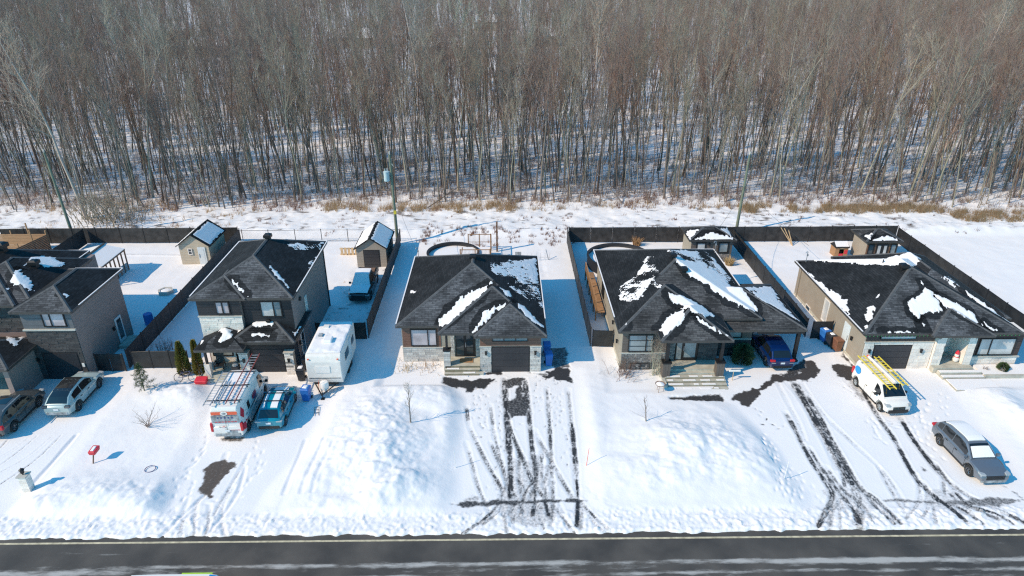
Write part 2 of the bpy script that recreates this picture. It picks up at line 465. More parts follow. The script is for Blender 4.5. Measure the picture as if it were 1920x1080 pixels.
# ================================================================ THE GROUND
def px(pts, ox=0, oy=0, s=1.0, z=0.0): return [G(ox + x / s, oy + y / s, z) for x, y in pts]
D0 = px([(-120, 700), (238, 702), (205, 745), (143, 820), (57, 917), (-10, 985), (-700, 985)])
D1 = px([(395, 700), (640, 700), (600, 775), (560, 850), (500, 920), (450, 1003), (285, 1003), (330, 930), (375, 830), (392, 760)])
D2 = px([(840, 705), (1072, 705), (1082, 800), (1092, 930), (1112, 1003), (850, 1003), (862, 930), (868, 830), (872, 750)])
D3 = px([(1400, 660), (1545, 640), (1560, 690), (1600, 690), (1740, 690), (1790, 745), (1885, 860), (1990, 1000), (1530, 1003), (1520, 930), (1450, 830), (1375, 760), (1330, 742), (1360, 712), (1400, 700)])
DRV = [D0, D1, D2, D3]
PADS = [(-8.6, 4.2, 41.2, 58), (-23.2, -14.2, 41.6, 55), (-46, -29, 38.5, 56), (7.8, 23.2, 40.4, 59), (25.0, 40.5, 40.4, 61)]
MOUNDS = []
def mound(cx, cy, rx, ry, h, w=0):
    X, Y = G(cx, cy); MOUNDS.append((X, Y, rx, ry, h, w))
mound(705, 850, 2.6, 3.3, .78); mound(735, 918, 2.2, 1.5, .6); mound(690, 790, 2.2, 3.0, .4); mound(835, 800, 1.2, 2.6, .18)
mound(1300, 840, 3.4, 2.7, .68); mound(1240, 890, 3.2, 1.8, .42); mound(1400, 880, 1.7, 2.0, .4)
mound(190, 930, 3.6, 1.3, .42); mound(270, 950, 2.4, 1.0, .40); mound(90, 950, 2.6, .9, .35); mound(350, 920, .8, 1.6, .22)
mound(1405, 722, 1.15, .8, .55); mound(790, 745, 2.8, 1.8, .35); mound(500, 900, 1.6, 2.2, .16); mound(590, 900, 1.0, 3.2, .25)
mound(1930, 800, 1.2, 5.0, .5); mound(340, 740, 2.6, 1.2, .35); mound(385, 735, .8, 1.1, .28); mound(1120, 820, 1.0, 5.0, .12); mound(1500, 672, .5, .5, .15)
mound(640, 950, 2.2, .9, .3); mound(395, 770, .6, 1.8, .2)
def smooth_drive(x, y):
    d = np.full(np.shape(x), -9.0)
    for P in DRV:
        xs = [p[0] for p in P]; ys = [p[1] for p in P]
        m = (x > min(xs) - 2) & (x < max(xs) + 2) & (y > min(ys) - 2) & (y < max(ys) + 2)
        if m.any(): d[m] = np.maximum(d[m], poly_sd(x[m], y[m], P))
    return d
def height(x, y):
    x = np.atleast_1d(np.asarray(x, float)); y = np.atleast_1d(np.asarray(y, float))
    z = .13 + .10 * (fbm(x * .25, y * .25, 3) - .5) + .05 * (fbm(x * 1.3, y * 1.3, 5) - .5)
    dm = np.zeros(x.shape)
    for (cx, cy, rx, ry, h, w) in MOUNDS:
        q = ((x - cx) / rx) ** 2 + ((y - cy) / ry) ** 2
        g = h * np.exp(-q * .8)
        dm = np.maximum(dm, g) + np.minimum(dm, g) * .35
    rough = .7 * (fbm(x * .55, y * .55, 11, 3) - .5) + .22 * (fbm(x * 1.8, y * 1.8, 12, 3) - .5)
    z = z + dm * (1 + .95 * rough) + sstep(.12, .4, dm) * np.where(x > 3, .05, .09) * (np.abs(fbm(x * 1.15 + 7, y * 1.15, 23, 4) - .5) * 3 - .6) + sstep(.25, .6, dm) * .05 * np.abs(fbm(x * 1.7, y * 1.7, 19) - .5) * 3
    dd = smooth_drive(x, y)
    flat = sstep(-1.3 - .25 * (fbm(x * 1.2, y * 1.2, 14) - .5), .2, dd)
    z = z * (1 - flat) + flat * (.035 + .02 * (fbm(x * .8, y * .8, 8) - .5))
    # flattened house lots
    for (a, b, c, d) in PADS:
        e = np.minimum(np.minimum(x - a, b - x), np.minimum(y - c, d - y))
        f = sstep(-.8, 0, e)
        z = z * (1 - f) + f * np.minimum(z, .07)
    # rough ploughed strip on the road shoulder
    k = sstep(28.9, 28.3, y)
    lum = np.abs(fbm(x * 3.2, y * 3.2, 21, 4) - .5) * 2
    strip = .05 + (.03 + .13 * fbm(x * .7, y * .9, 27, 3)) * lum * (.5 + 1.0 * vnoise(x * 1.6, y * 2, 29)) + .11 * sstep(.55, .95, vnoise(x * 5.5, y * 5.5, 4)) * vnoise(x * 1.3, y * 2, 30) + .04 * vnoise(x * 9, y * 9, 6)
    z = z * (1 - k) + strip * k
    e = 27.05 - .25 * (fbm(x * .5, x * 0 + 1.5, 9) - .35) - .18 * (vnoise(x * 3.1, y * 0, 2) - .5)
    z = np.where(y < 28.5, z * sstep(e - .02, e + .12, y) - .12 * (1 - sstep(e - .04, e + .02, y)), z)
    # the brushy bank behind the lots
    bk = sstep(68.6, 71, y) 
    z = z + bk * (.25 + .55 * fbm(x * .12, y * .12, 31) + .35 * (fbm(x * .6, y * .6, 33) - .5) + .16 * (fbm(x * 2.0, y * 2.0, 35) - .5)) * .8 * sstep(90, 80, y)
    z = z + sstep(48, 50, y) * sstep(69, 67, y) * .05 * (fbm(x * .7, y * .7, 41) - .5) + sstep(16, 14.5, np.abs(x + 0.0) ) * 0 + (np.abs(x + 12.9) < 2) * (y > 48) * (y < 61) * .16 * (fbm(x * 1.6, y * 1.6, 43) - .5)
    return z
def hz(x, y): return float(height(x, y)[0])

TR = []   # tyre tracks: points, half width, strength, dent
def track(pts, ox, oy, s, w=.13, k=.7, dent=.03): TR.append((px(pts, ox, oy, s), w, k, dent))
a = (600, 720, 3)
track([(1035, -30), (1048, 150), (1058, 300), (1072, 480), (1068, 640)], *a, .17, .95)
track([(1150, -30), (1172, 150), (1192, 350), (1213, 500), (1208, 640), (1196, 740)], *a, .17, .85)
track([(1275, 30), (1293, 250), (1300, 450), (1310, 640), (1300, 760)], *a, .12, .72)
track([(1395, 30), (1413, 200), (1433, 400), (1445, 560), (1450, 660), (1445, 800)], *a, .14, .9)
track([(825, 130), (838, 230), (890, 350), (950, 470), (1015, 580), (1040, 660)], *a, .11, .78)
track([(822, 330), (855, 450), (890, 580), (950, 720), (990, 790)], *a, .11, .55)
track([(958, 120), (972, 230), (995, 350), (1030, 480), (1058, 590)], *a, .12, .66)
track([(960, 330), (1000, 430), (1040, 520), (1065, 600)], *a, .11, .6)
track([(1055, 210), (1095, 320), (1155, 460), (1200, 560), (1255, 640), (1285, 740)], *a, .13, .85)
track([(1205, 260), (1250, 350), (1310, 450), (1370, 560), (1425, 650)], *a, .12, .6)
track([(1120, 380), (1122, 560), (1140, 660), (1125, 760)], *a, .10, .7)
track([(1250, 380), (1245, 500), (1270, 620), (1290, 740), (1310, 770)], *a, .1, .6)
track([(1230, 400), (1215, 520), (1160, 600), (1140, 660)], *a, .1, .7)
track([(1050, 560), (1020, 650), (1035, 760), (1050, 830)], *a, .12, .6)
track([(1010, 670), (930, 760), (800, 848)], *a, .09, .75); track([(1030, 690), (960, 760), (850, 840)], *a, .09, .7)
track([(1200, 660), (1230, 750), (1260, 820)], *a, .1, .5); track([(1290, 640), (1350, 740), (1430, 840)], *a, .1, .55)
track([(1455, 650), (1530, 740), (1650, 850)], *a, .09, .7); track([(1470, 690), (1520, 760), (1600, 840)], *a, .08, .55)
track([(1090, 640), (1085, 800)], *a, .15, .5, .02); track([(1160, 640), (1165, 800)], *a, .2, .45, .02); track([(1240, 660), (1200, 790)], *a, .14, .5)
track([(1465, 660), (1465, 820)], *a, .12, .6); track([(1330, 650), (1410, 830)], *a, .1, .5)
a = (1240, 720, 2.8235)
track([(655, 150), (700, 230), (745, 320), (800, 420), (855, 500), (905, 590), (870, 680), (830, 760)], *a, .14, .9)
track([(700, -10), (780, 130), (860, 270), (955, 430), (1025, 560), (1050, 680), (1050, 770)], *a, .24, .95)
track([(770, 60), (850, 200), (920, 330), (985, 450), (1060, 560), (1130, 610), (1260, 740)], *a, .15, .8)
track([(780, 340), (850, 450), (930, 560), (1010, 660), (1050, 740)], *a, .14, .8)
track([(950, 440), (975, 560), (1010, 640), (1030, 750)], *a, .1, .7); track([(1060, 560), (1140, 660), (1230, 745)], *a, .1, .7)
track([(900, 590), (900, 700), (890, 770)], *a, .13, .5); track([(940, 620), (945, 770)], *a, .1, .5); track([(930, 600), (980, 690), (1020, 760)], *a, .1, .6)
track([(1040, 640), (1120, 700), (1180, 750)], *a, .09, .6); track([(1100, 600), (1180, 690), (1270, 740)], *a, .09, .6)
track([(600, -30), (650, 60), (720, 200), (760, 300)], *a, .12, .30); track([(740, -10), (850, 150), (1000, 300), (1150, 440), (1240, 560), (1310, 680)], *a, .11, .36)
track([(1150, 440), (1200, 540), (1290, 690)], *a, .09, .6); track([(640, -30), (720, 60), (800, 200), (870, 330), (930, 450)], *a, .12, .25)
track([(1060, 30), (1150, 180), (1230, 290), (1310, 440), (1380, 540), (1480, 620), (1620, 740)], *a, .14, .95)
track([(1258, 170), (1330, 290), (1420, 410), (1500, 500), (1620, 590), (1760, 660), (1930, 745)], *a, .15, .95)
track([(1350, 480), (1370, 600), (1340, 660), (1290, 720)], *a, .1, .55); track([(1380, 520), (1460, 620), (1560, 650), (1700, 745)], *a, .12, .8)
track([(1405, 560), (1410, 660), (1370, 720)], *a, .09, .5); track([(1430, 600), (1450, 740)], *a, .1, .6); track([(1530, 540), (1620, 640), (1760, 690), (1860, 745)], *a, .12, .8)
track([(1490, 500), (1500, 590)], *a, .09, .5); track([(1450, 420), (1530, 530), (1640, 600), (1800, 640)], *a, .1, .65); track([(1580, 620), (1650, 700), (1700, 750)], *a, .09, .5)
track([(985, -20), (1050, 60)], *a, .2, .5)
a = (0, 820, 3)
track([(1275, 95), (1210, 250), (1150, 330), (1105, 380), (1090, 580)], *a, .1, .42, .05)
track([(1397, 95), (1350, 190), (1240, 370), (1150, 560)], *a, .08, .45, .05); track([(1310, 280), (1250, 400), (1265, 580)], *a, .1, .4, .05)
track([(1060, 350), (1000, 480), (870, 590)], *a, .1, .32, .06); track([(1100, 400), (1030, 480), (1010, 580)], *a, .1, .45, .05)
track([(1380, 170), (1330, 330), (1170, 560)], *a, .08, .15, .08); track([(1180, 380), (1160, 580)], *a, .09, .4, .05)
track([(1150, 330), (950, 520), (900, 580)], *a, .07, .12, .08); track([(1250, 500), (1280, 570)], *a, .07, .2, .06)
track([(345, -10), (200, 130), (0, 268)], *a, .035, .8, .03); track([(300, -10), (160, 110), (0, 200)], *a, .025, .5, .02)
track([(215, -10), (120, 70), (0, 160)], *a, .03, .6, .03); track([(180, -10), (90, 60), (-60, 150)], *a, .02, .4, .02); track([(60, 0), (0, 62)], *a, .04, .6, .03)
track([(430, -10), (300, 140), (170, 285)], *a, .10, .0, .12)
track([(1720, 20), (1650, 200), (1600, 330)], *a, .10, .05, .08); track([(1830, 30), (1740, 220), (1700, 330)], *a, .10, .05, .08); track([(1880, 60), (1790, 230), (1760, 330)], *a, .08, .04, .06)
track([(1180, 560), (1120, 640), (1060, 740)], 600, 720, 3, .12, .75); track([(1100, 520), (1160, 600), (1240, 700)], 600, 720, 3, .11, .75); track([(1230, 520), (1190, 620), (1150, 760)], 600, 720, 3, .12, .7); track([(1060, 480), (1085, 600), (1140, 720)], 600, 720, 3, .12, .7); track([(1300, 420), (1260, 560), (1200, 700)], 600, 720, 3, .10, .55)
track([(870, 440), (960, 560), (1060, 640), (1120, 740)], 1240, 720, 2.8235, .13, .6); track([(1000, 560), (920, 650), (880, 740)], 1240, 720, 2.8235, .11, .6); track([(1500, 560), (1600, 640), (1780, 720)], 1240, 720, 2.8235, .11, .7)
# bare patches: polygon, strength, soil
PT = []
def patch(pts, ox=0, oy=0, s=1.0, k=1.0, soil=0.0, soft=.25): PT.append((px(pts, ox, oy, s), k, soil, soft))
patch([(512, 415), (600, 430), (700, 440), (780, 425), (885, 425), (880, 445), (830, 480), (800, 505), (740, 485), (715, 530), (675, 535), (665, 500), (560, 485), (515, 460)], 700, 600, 3.8575)
patch([(800, 385), (870, 375), (940, 378), (930, 388), (850, 400), (800, 398)], 700, 600, 3.8575)
patch([(960, 430), (1000, 415), (1080, 425), (1090, 470), (1060, 560), (1115, 560), (1130, 640), (1100, 690), (1010, 700), (965, 660), (970, 600), (1040, 540), (1040, 480), (960, 490)], 700, 600, 3.8575, .85)
patch([(1260, 385), (1330, 345), (1418, 345), (1430, 455), (1340, 440), (1300, 415), (1245, 430), (1230, 410)], 700, 600, 3.8575)
patch([(1115, 375), (1260, 395), (1250, 405), (1130, 390)], 700, 600, 3.8575, .7)
patch([(1085, 745), (1195, 745), (1240, 980), (1130, 985), (1110, 900)], 700, 400, 3.375, .75)
patch([(735, 678), (820, 665), (1000, 655), (1480, 648), (1505, 660), (1460, 668), (1250, 672), (1020, 685), (850, 700), (780, 692)], 600, 720, 3, .85, 0, .12)
patch([(810, 650), (850, 625), (890, 630), (900, 660), (820, 668)], 600, 720, 3, .5, 0, .15)
patch([(1060, 420), (1240, 430), (1310, 560), (1330, 650), (1010, 650), (1040, 560)], 600, 720, 3, .36, 0, .5)
patch([(1000, 640), (1320, 640), (1330, 700), (1300, 790), (1180, 800), (1080, 790), (1010, 700)], 600, 720, 3, .42, 0, .4)
patch([(1150, 615), (1230, 608), (1450, 620), (1700, 600), (1920, 612), (1900, 625), (1780, 650), (1500, 640), (1300, 632), (1180, 625)], 1240, 720, 2.8235, .7, 0, .12)
patch([(1860, 570), (1880, 575), (1920, 610), (1890, 605)], 1240, 720, 2.8235, .7, 0, .1)
patch([(1355, 432), (1380, 435), (1415, 465), (1390, 465)], 1240, 720, 2.8235, .8, 0, .1)
patch([(860, 540), (1080, 560), (1130, 620), (1080, 680), (900, 660), (880, 600)], 1240, 720, 2.8235, .35, 0, .4)
patch([(1400, 560), (1560, 580), (1640, 640), (1600, 690), (1450, 680), (1380, 620)], 1240, 720, 2.8235, .35, 0, .4)
patch([(1580, 600), (1680, 580), (1700, 480), (1760, 480), (1820, 560), (1800, 600), (1740, 640), (1650, 640), (1470, 655), (1400, 700), (1330, 770), (1265, 845), (1210, 830), (1190, 800), (1130, 790), (1140, 755), (1230, 720), (1340, 690), (1400, 650), (1440, 600), (1480, 590)], 1100, 560, 4.1545, 1.0, .32)
patch([(1480, 600), (1560, 560), (1700, 480), (1700, 560), (1600, 640)], 1100, 560, 4.1545, .9, .1)
patch([(640, 775), (760, 768), (1040, 745), (1068, 790), (1060, 805), (640, 800)], 1100, 560, 4.1545, .95, .1, .1)
patch([(205, 290), (250, 280), (345, 295), (345, 380), (300, 375), (240, 350), (205, 325)], 1500, 600, 3.376, 1.0, .35)
patch([(300, 360), (340, 370), (420, 520), (390, 520), (330, 440)], 1500, 600, 3.376, .5, .3)
patch([(265, 190), (290, 230), (345, 295), (330, 300), (270, 240)], 1500, 600, 3.376, .9, .3, .1)
patch([(1155, 180), (1200, 150), (1260, 130), (1310, 145), (1312, 175), (1280, 210), (1240, 260), (1190, 330), (1140, 330), (1130, 290), (1150, 240)], 0, 820, 3, .95, .9, .3)
patch([(1230, 0), (1380, 0), (1360, 25), (1240, 25)], 0, 820, 3, .8, .9, .1)
patch([(885, 298), (905, 292), (922, 300), (905, 308)], 600, 720, 3, .95, 0, .12)
patch([(60, 560), (180, 540), (300, 600), (420, 600), (420, 660), (330, 640), (230, 620), (90, 580)], 1100, 560, 4.1545, .30, .5, .5)
# trails of boot prints
PR = []
def prints(pts, ox, oy, s, k=0.0, dent=.05, sp=.42, jit=.12): PR.append((px(pts, ox, oy, s), k, dent, sp, jit))
a = (0, 820, 3)
for j in range(2): prints([(0, 480), (300, 480), (600, 478), (900, 470)], *a, .1, .04, .3)
prints([(1170, 0), (1130, 90), (1080, 150), (1000, 250), (990, 330), (980, 420), (920, 480)], *a, 0, .07); prints([(1150, 60), (1060, 200), (1070, 280), (1000, 380)], *a, 0, .07)
prints([(1440, 0), (1460, 80), (1440, 170), (1380, 270), (1340, 340), (1250, 380), (1130, 370)], *a, .15, .06); prints([(1480, 160), (1400, 250), (1380, 280)], *a, 0, .06)
prints([(1300, 470), (1500, 460), (1700, 430), (1780, 425), (1880, 470)], *a, .1, .04, .3)
a = (600, 720, 3)
prints([(0, 745), (150, 765), (400, 768), (650, 765), (800, 740)], *a, .25, .03, .28); prints([(1480, 575), (1550, 640), (1650, 700), (1900, 725)], *a, .12, .03, .3)
for pts in ([(870, 60), (860, 150), (900, 200), (930, 230), (960, 270)], [(940, 60), (930, 180), (950, 260), (990, 280)], [(1010, 60), (1020, 200), (1030, 330), (1040, 400)], [(1190, 60), (1240, 80), (1200, 180)], [(1310, 60), (1320, 180), (1300, 260)],
            [(1360, 60), (1350, 150), (1380, 250), (1400, 480)], [(900, 190), (930, 240), (1000, 270), (1040, 270)], [(1240, -40), (1210, 60), (1190, 140)], [(1080, 230), (1150, 260)], [(900, 720), (980, 620), (960, 520), (1010, 440)], [(880, 0), (900, 60), (930, 90)], [(1300, 0), (1340, 20)], [(1320, -30), (1330, 10)]):
    prints(pts, *a, .55, .03, .30, .18)
a = (1240, 720, 2.8235)
prints([(530, 290), (570, 380), (620, 440), (640, 540), (650, 640)], *a, .0, .08, .22, .2); prints([(560, 310), (600, 420), (640, 480), (640, 600)], *a, .05, .08, .25, .2); prints([(700, 460), (740, 540), (750, 640)], *a, 0, .05, .3)
prints([(500, 130), (545, 185), (535, 210), (580, 215), (620, 232), (660, 225), (665, 200)], *a, .9, .04, .3, .04); prints([(560, 265), (600, 300)], *a, .2, .05); prints([(820, 550), (850, 650)], *a, .1, .04)
prints([(1400, 110), (1380, 200), (1360, 280), (1400, 340), (1440, 380)], *a, 0, .07, .2, .3); prints([(1500, 60), (1490, 120), (1510, 180)], *a, 0, .06); prints([(1110, 190), (1150, 280), (1210, 320)], *a, .3, .06, .2, .2)
prints([(1000, 20), (1040, 60), (1080, 100)], *a, .6, .05, .2, .15); prints([(1180, 210), (1240, 215), (1330, 210)], *a, .5, .04, .2, .15); prints([(1200, 235), (1280, 235)], *a, .3, .04, .2, .1)
prints([(1825, 540), (1850, 550)], *a, .6, .03); prints([(1130, 10), (1020, 40)], *a, .3, .04)

def apply_marks(X, Y, Z):
    bare = np.zeros(X.shape); soil = np.zeros(X.shape)
    xs, ys = X[0], Y[:, 0]
    dd = smooth_drive(X, Y)
    def win(x0, x1, y0, y1):
        return slice(np.searchsorted(ys, y0), np.searchsorted(ys, y1)), slice(np.searchsorted(xs, x0), np.searchsorted(xs, x1))
    for n_, (P, w, k, dent) in enumerate(TR):
        acc = 0.0
        px_, py_ = np.array([p[0] for p in P]), np.array([p[1] for p in P])
        W = win(px_.min() - 1, px_.max() + 1, py_.min() - 1, py_.max() + 1)
        x, y = X[W], Y[W]
        if x.size == 0: continue
        d = np.full(x.shape, 1e9); al = np.zeros(x.shape)
        # smooth curve through the points
        Q = []
        for i in range(len(P) - 1):
            p0, p1, p2, p3 = P[max(i - 1, 0)], P[i], P[i + 1], P[min(i + 2, len(P) - 1)]
            for t in np.linspace(0, 1, 6)[:-1]:
                Q.append(tuple(.5 * (2 * p1[c] + (p2[c] - p0[c]) * t + (2 * p0[c] - 5 * p1[c] + 4 * p2[c] - p3[c]) * t * t + (3 * p1[c] - p0[c] - 3 * p2[c] + p3[c]) * t ** 3) for c in (0, 1)))
        Q.append(P[-1])
        for a, b in zip(Q[:-1], Q[1:]):
            q, t = seg_d(x, y, a, b); L = math.hypot(b[0] - a[0], b[1] - a[1])
            m = q < d; d[m] = q[m]; al[m] = acc + t[m] * L; acc += L
        ww = w * 1.6 * (.85 + .4 * vnoise(al * .8, al * 0, n_))
        f = sstep(ww + .05, ww - .03, d)
        fade = .72 + .5 * (fbm(al * .7 + n_ * 9, d * 5, 50 + n_, 3) - .35) - .35 * (vnoise(al * .35, al * 0, 90 + n_) > .8)
        streak = .55 + .75 * fbm(al * 1.3 + n_, d * 22, 130 + n_, 3) - .30 * (fbm(al * 4, d * 8 + n_, 170 + n_, 2) > .58)
        edge_in = sstep(0, .5, al) * .6 + .4
        f = f * (.22 + .78 * sstep(ww, ww * .25, d))
        bare[W] = np.maximum(bare[W], f * k * edge_in * 1.12 * np.clip(fade * streak * 1.18, .06, 1.1))
        Z[W] -= f * dent * .6
        Z[W] += .009 * np.exp(-((d - ww - .06) / .05) ** 2)
    for n_, (P, k, so, soft) in enumerate(PT):
        px_, py_ = np.array([p[0] for p in P]), np.array([p[1] for p in P])
        W = win(px_.min() - 1, px_.max() + 1, py_.min() - 1, py_.max() + 1)
        x, y = X[W], Y[W]
        if x.size == 0: continue
        s = poly_sd(x, y, P) + (fbm(x * 2.2, y * 2.2, 70 + n_, 5) - .5) * soft * 2.8 + (vnoise(x * 6, y * 6, 80 + n_) - .5) * .12
        f = sstep(-.12, .14, s) * k
        up = f > bare[W]
        bare[W] = np.maximum(bare[W], f)
        soil[W] = np.where(up, so, soil[W])
        Z[W] = Z[W] * (1 - f * .8) + .015 * f * .8
    rg = random.Random(3)
    for (P, k, dent, sp, jit) in PR:
        side = 1
        for a, b in zip(P[:-1], P[1:]):
            L = math.hypot(b[0] - a[0], b[1] - a[1]); n = max(1, int(L / sp)); ux, uy = (b[0] - a[0]) / L, (b[1] - a[1]) / L
            for i in range(n):
                side = -side
                t = i / n; cx = a[0] + (b[0] - a[0]) * t - uy * .11 * side + rg.gauss(0, jit); cy = a[1] + (b[1] - a[1]) * t + ux * .11 * side + rg.gauss(0, jit)
                W = win(cx - .3, cx + .3, cy - .3, cy + .3)
                x, y = X[W] - cx, Y[W] - cy
                if x.size == 0: continue
                q = ((x * ux + y * uy) / .16) ** 2 + ((-x * uy + y * ux) / .07) ** 2
                g = np.exp(-q)
                Z[W] -= g * dent * .8
                if k: bare[W] = np.maximum(bare[W], g * k * rg.uniform(.5, 1.2))
    return bare, soil

def lin(a, b, d): return np.linspace(a, b, int(round((b - a) / d)) + 1)
X, Y = np.meshgrid(lin(-46, 48, .075), lin(26.6, 46.2, .075))
Z = height(X, Y)
bare, soil = apply_marks(X, Y, Z)
tag(grid_mesh('front_yards', X, Y, Z, M['snow'], {'bare': bare, 'soil': soil}), kind='structure')
X, Y = np.meshgrid(lin(-70, 72, .22), lin(46, 84, .2))
Z = height(X, Y) - .01
bare = np.zeros(X.shape); soil = np.ones(X.shape)
wz = sstep(69.5, 71, Y) * sstep(80, 76, Y)
bare = wz * sstep(.56, .78, fbm(X * .9, Y * 1.6, 77, 5)) * .75
bare += sstep(47, 49, Y) * sstep(67, 66, Y) * (np.abs(X + 12.9) < 2.0) * sstep(.55, .75, fbm(X * 1.4, Y * 1.4, 78)) * .5
# footpath beside the brown bungalow and the line of a buried kerb in the far left yard
for P in ([G(1020, 520), G(1012, 470)],):
    d, _ = seg_d(X, Y, P[0], P[1]); Z -= .06 * np.exp(-(d / .2) ** 2) * (vnoise(X * 4, Y * 4, 5) > .4)
d, _ = seg_d(X, Y, (-41, 64.9), (-29, 64.5)); bare = np.maximum(bare, np.exp(-(d / .12) ** 2) * .45); Z += .10 * np.exp(-(d / .15) ** 2)
tag(grid_mesh('back_yards', X, Y, Z, M['snow'], {'bare': bare, 'soil': soil}), kind='structure')
X, Y = np.meshgrid(lin(-420, 420, 2.8), lin(83.6, 760, 2.5))
Z = height(X, Y) * 1.0 + .5 * (fbm(X * .03, Y * .03, 99) - .5) * sstep(84, 110, Y) - .02
bare = .26 * sstep(.35, .7, fbm(X * .3, Y * .3, 101)) ; soil = np.ones(X.shape)
tag(grid_mesh('forest_floor', X, Y, Z, M['snow'], {'bare': bare, 'soil': soil}), kind='structure')
X, Y = np.meshgrid(np.linspace(-3000, 3000, 13), np.linspace(-2400, 3600, 13))
tag(grid_mesh('snow_field', X, Y, X * 0 - 1.2, M['snow2']), kind='structure')
# sides of the near ground so the wider land meets the detailed patches, and the far side of the road
X, Y = np.meshgrid(lin(-70, 72, .8), lin(2, 18.6, .4))
Z = .12 + .2 * fbm(X * .5, Y * .5, 13) - .4 * sstep(18.2, 18.6, Y)
tag(grid_mesh('opposite_yards', X, Y, Z, M['snow2']), kind='structure')
for s, x0, x1 in ((0, -130, -45.8), (1, 47.8, 130)):
    X, Y = np.meshgrid(lin(x0, x1, .8), lin(27.2, 84, .8)); Z = height(X, Y) - .03
    tag(grid_mesh('side_yards', X, Y, Z, M['snow2']), kind='structure')

# ---- road
X, Y = np.meshgrid(lin(-130, 130, .5), lin(18, 27.9, .11))
salt = np.zeros(X.shape)
for (yy, w, k, fx, s) in ((25.05, .16, .95, .11, 1), (24.75, .22, .8, .09, 2), (24.35, .12, .9, .15, 3), (26.35, .03, .2, .3, 4), (26.1, .1, .5, .12, 10), (24.0, .2, .6, .1, 5), (22.3, .5, .7, .05, 6), (20.4, .3, .7, .08, 7), (25.9, .06, .35, .2, 8)):
    c = yy + .35 * (fbm(X * .05, X * 0, s + 200) - .5)
    salt = np.maximum(salt, 1.12 * k * np.exp(-((Y - c) / (w * 1.7)) ** 2) * (.35 + .9 * fbm(X * fx, X * 0 + s, s + 300, 3)))
tag(grid_mesh('road', X, Y, X * 0 + .0, M['road'], {'salt': salt}), kind='structure')
mb = MB()
for k in range(-25, 26):
    x0 = k * 4.0; yy = lambda x: 26.66 - .0022 * x
    mb.face([(x0, yy(x0) - .06, .005), (x0 + 4, yy(x0 + 4) - .06, .005), (x0 + 4, yy(x0 + 4) + .06, .005), (x0, yy(x0) + .06, .005)])
tag(mb.build('road_edge_line', M['line']), kind='structure')
# ================================================================ HOUSES
def hip_h(x, y, h):
    x0, x1, y0, y1, z, s = h[:6]
    d = np.minimum(np.minimum(x - x0, x1 - x), np.minimum(y - y0, y1 - y))
    return np.where(d >= 0, z + s * d, -99.0)
def roof_h(hips, x, y):
    v = np.full(np.shape(x), -99.0)
    for h in hips: v = np.maximum(v, hip_h(x, y, h))
    return v
def hip_geo(h):
    x0, x1, y0, y1, z, s = h[:6]
    w, d = x1 - x0, y1 - y0; r = min(w, d) / 2; zr = z + r * s
    if w <= d: a, b = ((x0 + x1) / 2, y0 + r), ((x0 + x1) / 2, y1 - r)
    else: a, b = (x0 + r, (y0 + y1) / 2), (x1 - r, (y0 + y1) / 2)
    return a, b, zr
def hip_roof(parent, h, mats=None, fascia=None, cap=(1, 1, 1, 1, 1), darken=(1, 1)):
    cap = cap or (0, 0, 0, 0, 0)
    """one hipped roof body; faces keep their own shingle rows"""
    mats = mats or [M['shingle'], M['shingle_dark']]
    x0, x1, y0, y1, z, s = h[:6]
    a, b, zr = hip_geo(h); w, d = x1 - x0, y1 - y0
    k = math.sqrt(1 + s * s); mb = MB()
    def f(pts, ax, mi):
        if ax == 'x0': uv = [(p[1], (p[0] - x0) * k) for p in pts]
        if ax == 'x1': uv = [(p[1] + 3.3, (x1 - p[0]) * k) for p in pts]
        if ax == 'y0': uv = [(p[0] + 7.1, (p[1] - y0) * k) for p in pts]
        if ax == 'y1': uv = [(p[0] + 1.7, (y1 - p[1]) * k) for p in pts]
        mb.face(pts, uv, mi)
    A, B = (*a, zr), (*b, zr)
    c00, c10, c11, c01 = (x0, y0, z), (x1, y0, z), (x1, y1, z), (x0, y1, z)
    L, Rr = darken  # left and right slopes take the darker shingle by facing alone
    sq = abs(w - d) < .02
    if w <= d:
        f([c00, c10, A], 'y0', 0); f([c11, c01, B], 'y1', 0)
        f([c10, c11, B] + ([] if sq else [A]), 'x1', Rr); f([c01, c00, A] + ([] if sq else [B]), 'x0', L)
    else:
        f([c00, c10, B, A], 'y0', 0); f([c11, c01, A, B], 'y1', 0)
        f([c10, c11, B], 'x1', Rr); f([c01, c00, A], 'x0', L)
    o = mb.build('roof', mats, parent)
    t = .17
    fb = MB()
    fb.box(x0 - .01, x1 + .01, y0 - .01, y0 + .03, z - t, z + .012); (fb.box(x0 - .01, x1 + .01, y1 - .03, y1 + .01, z - t, z + .012) if cap[2] else None)
    fb.box(x0 - .01, x0 + .03, y0 + .031, y1 - .031, z - t, z + .012); fb.box(x1 - .03, x1 + .01, y0 + .031, y1 - .031, z - t, z + .012)
    fb.box(x0 + .04, x1 - .04, y0 + .04, y1 - .04, z - t + .02, z - t + .04)
    fb.build('fascia', fascia or M['fascia'], o)
    if any(cap):
        cb = MB()
        def strip(p, q):
            p, q = Vector(p), Vector(q); dr = (q - p); n = dr.cross(Vector((0, 0, 1))).normalized() * .13
            up = Vector((0, 0, .030)); lo = Vector((0, 0, -.035))
            for u, v, w_ in ((p + n + lo, q + n + lo, 1), (p - n + lo, q - n + lo, -1)):
                pts = [u, v, q + up, p + up] if w_ == 1 else [p + up, q + up, v, u]
                cb.face(pts)
        for fr, c, e in zip(cap, (c00, c10, c11, c01), (A, A if w <= d else B, B, B if w <= d else A)):
            if fr: strip(tuple(e[i] + (c[i] - e[i]) * fr for i in range(3)), e)
        if not sq and cap[4]: strip(A, B)
        cb.build('ridge_cap', M['ridge'], o)
    return o
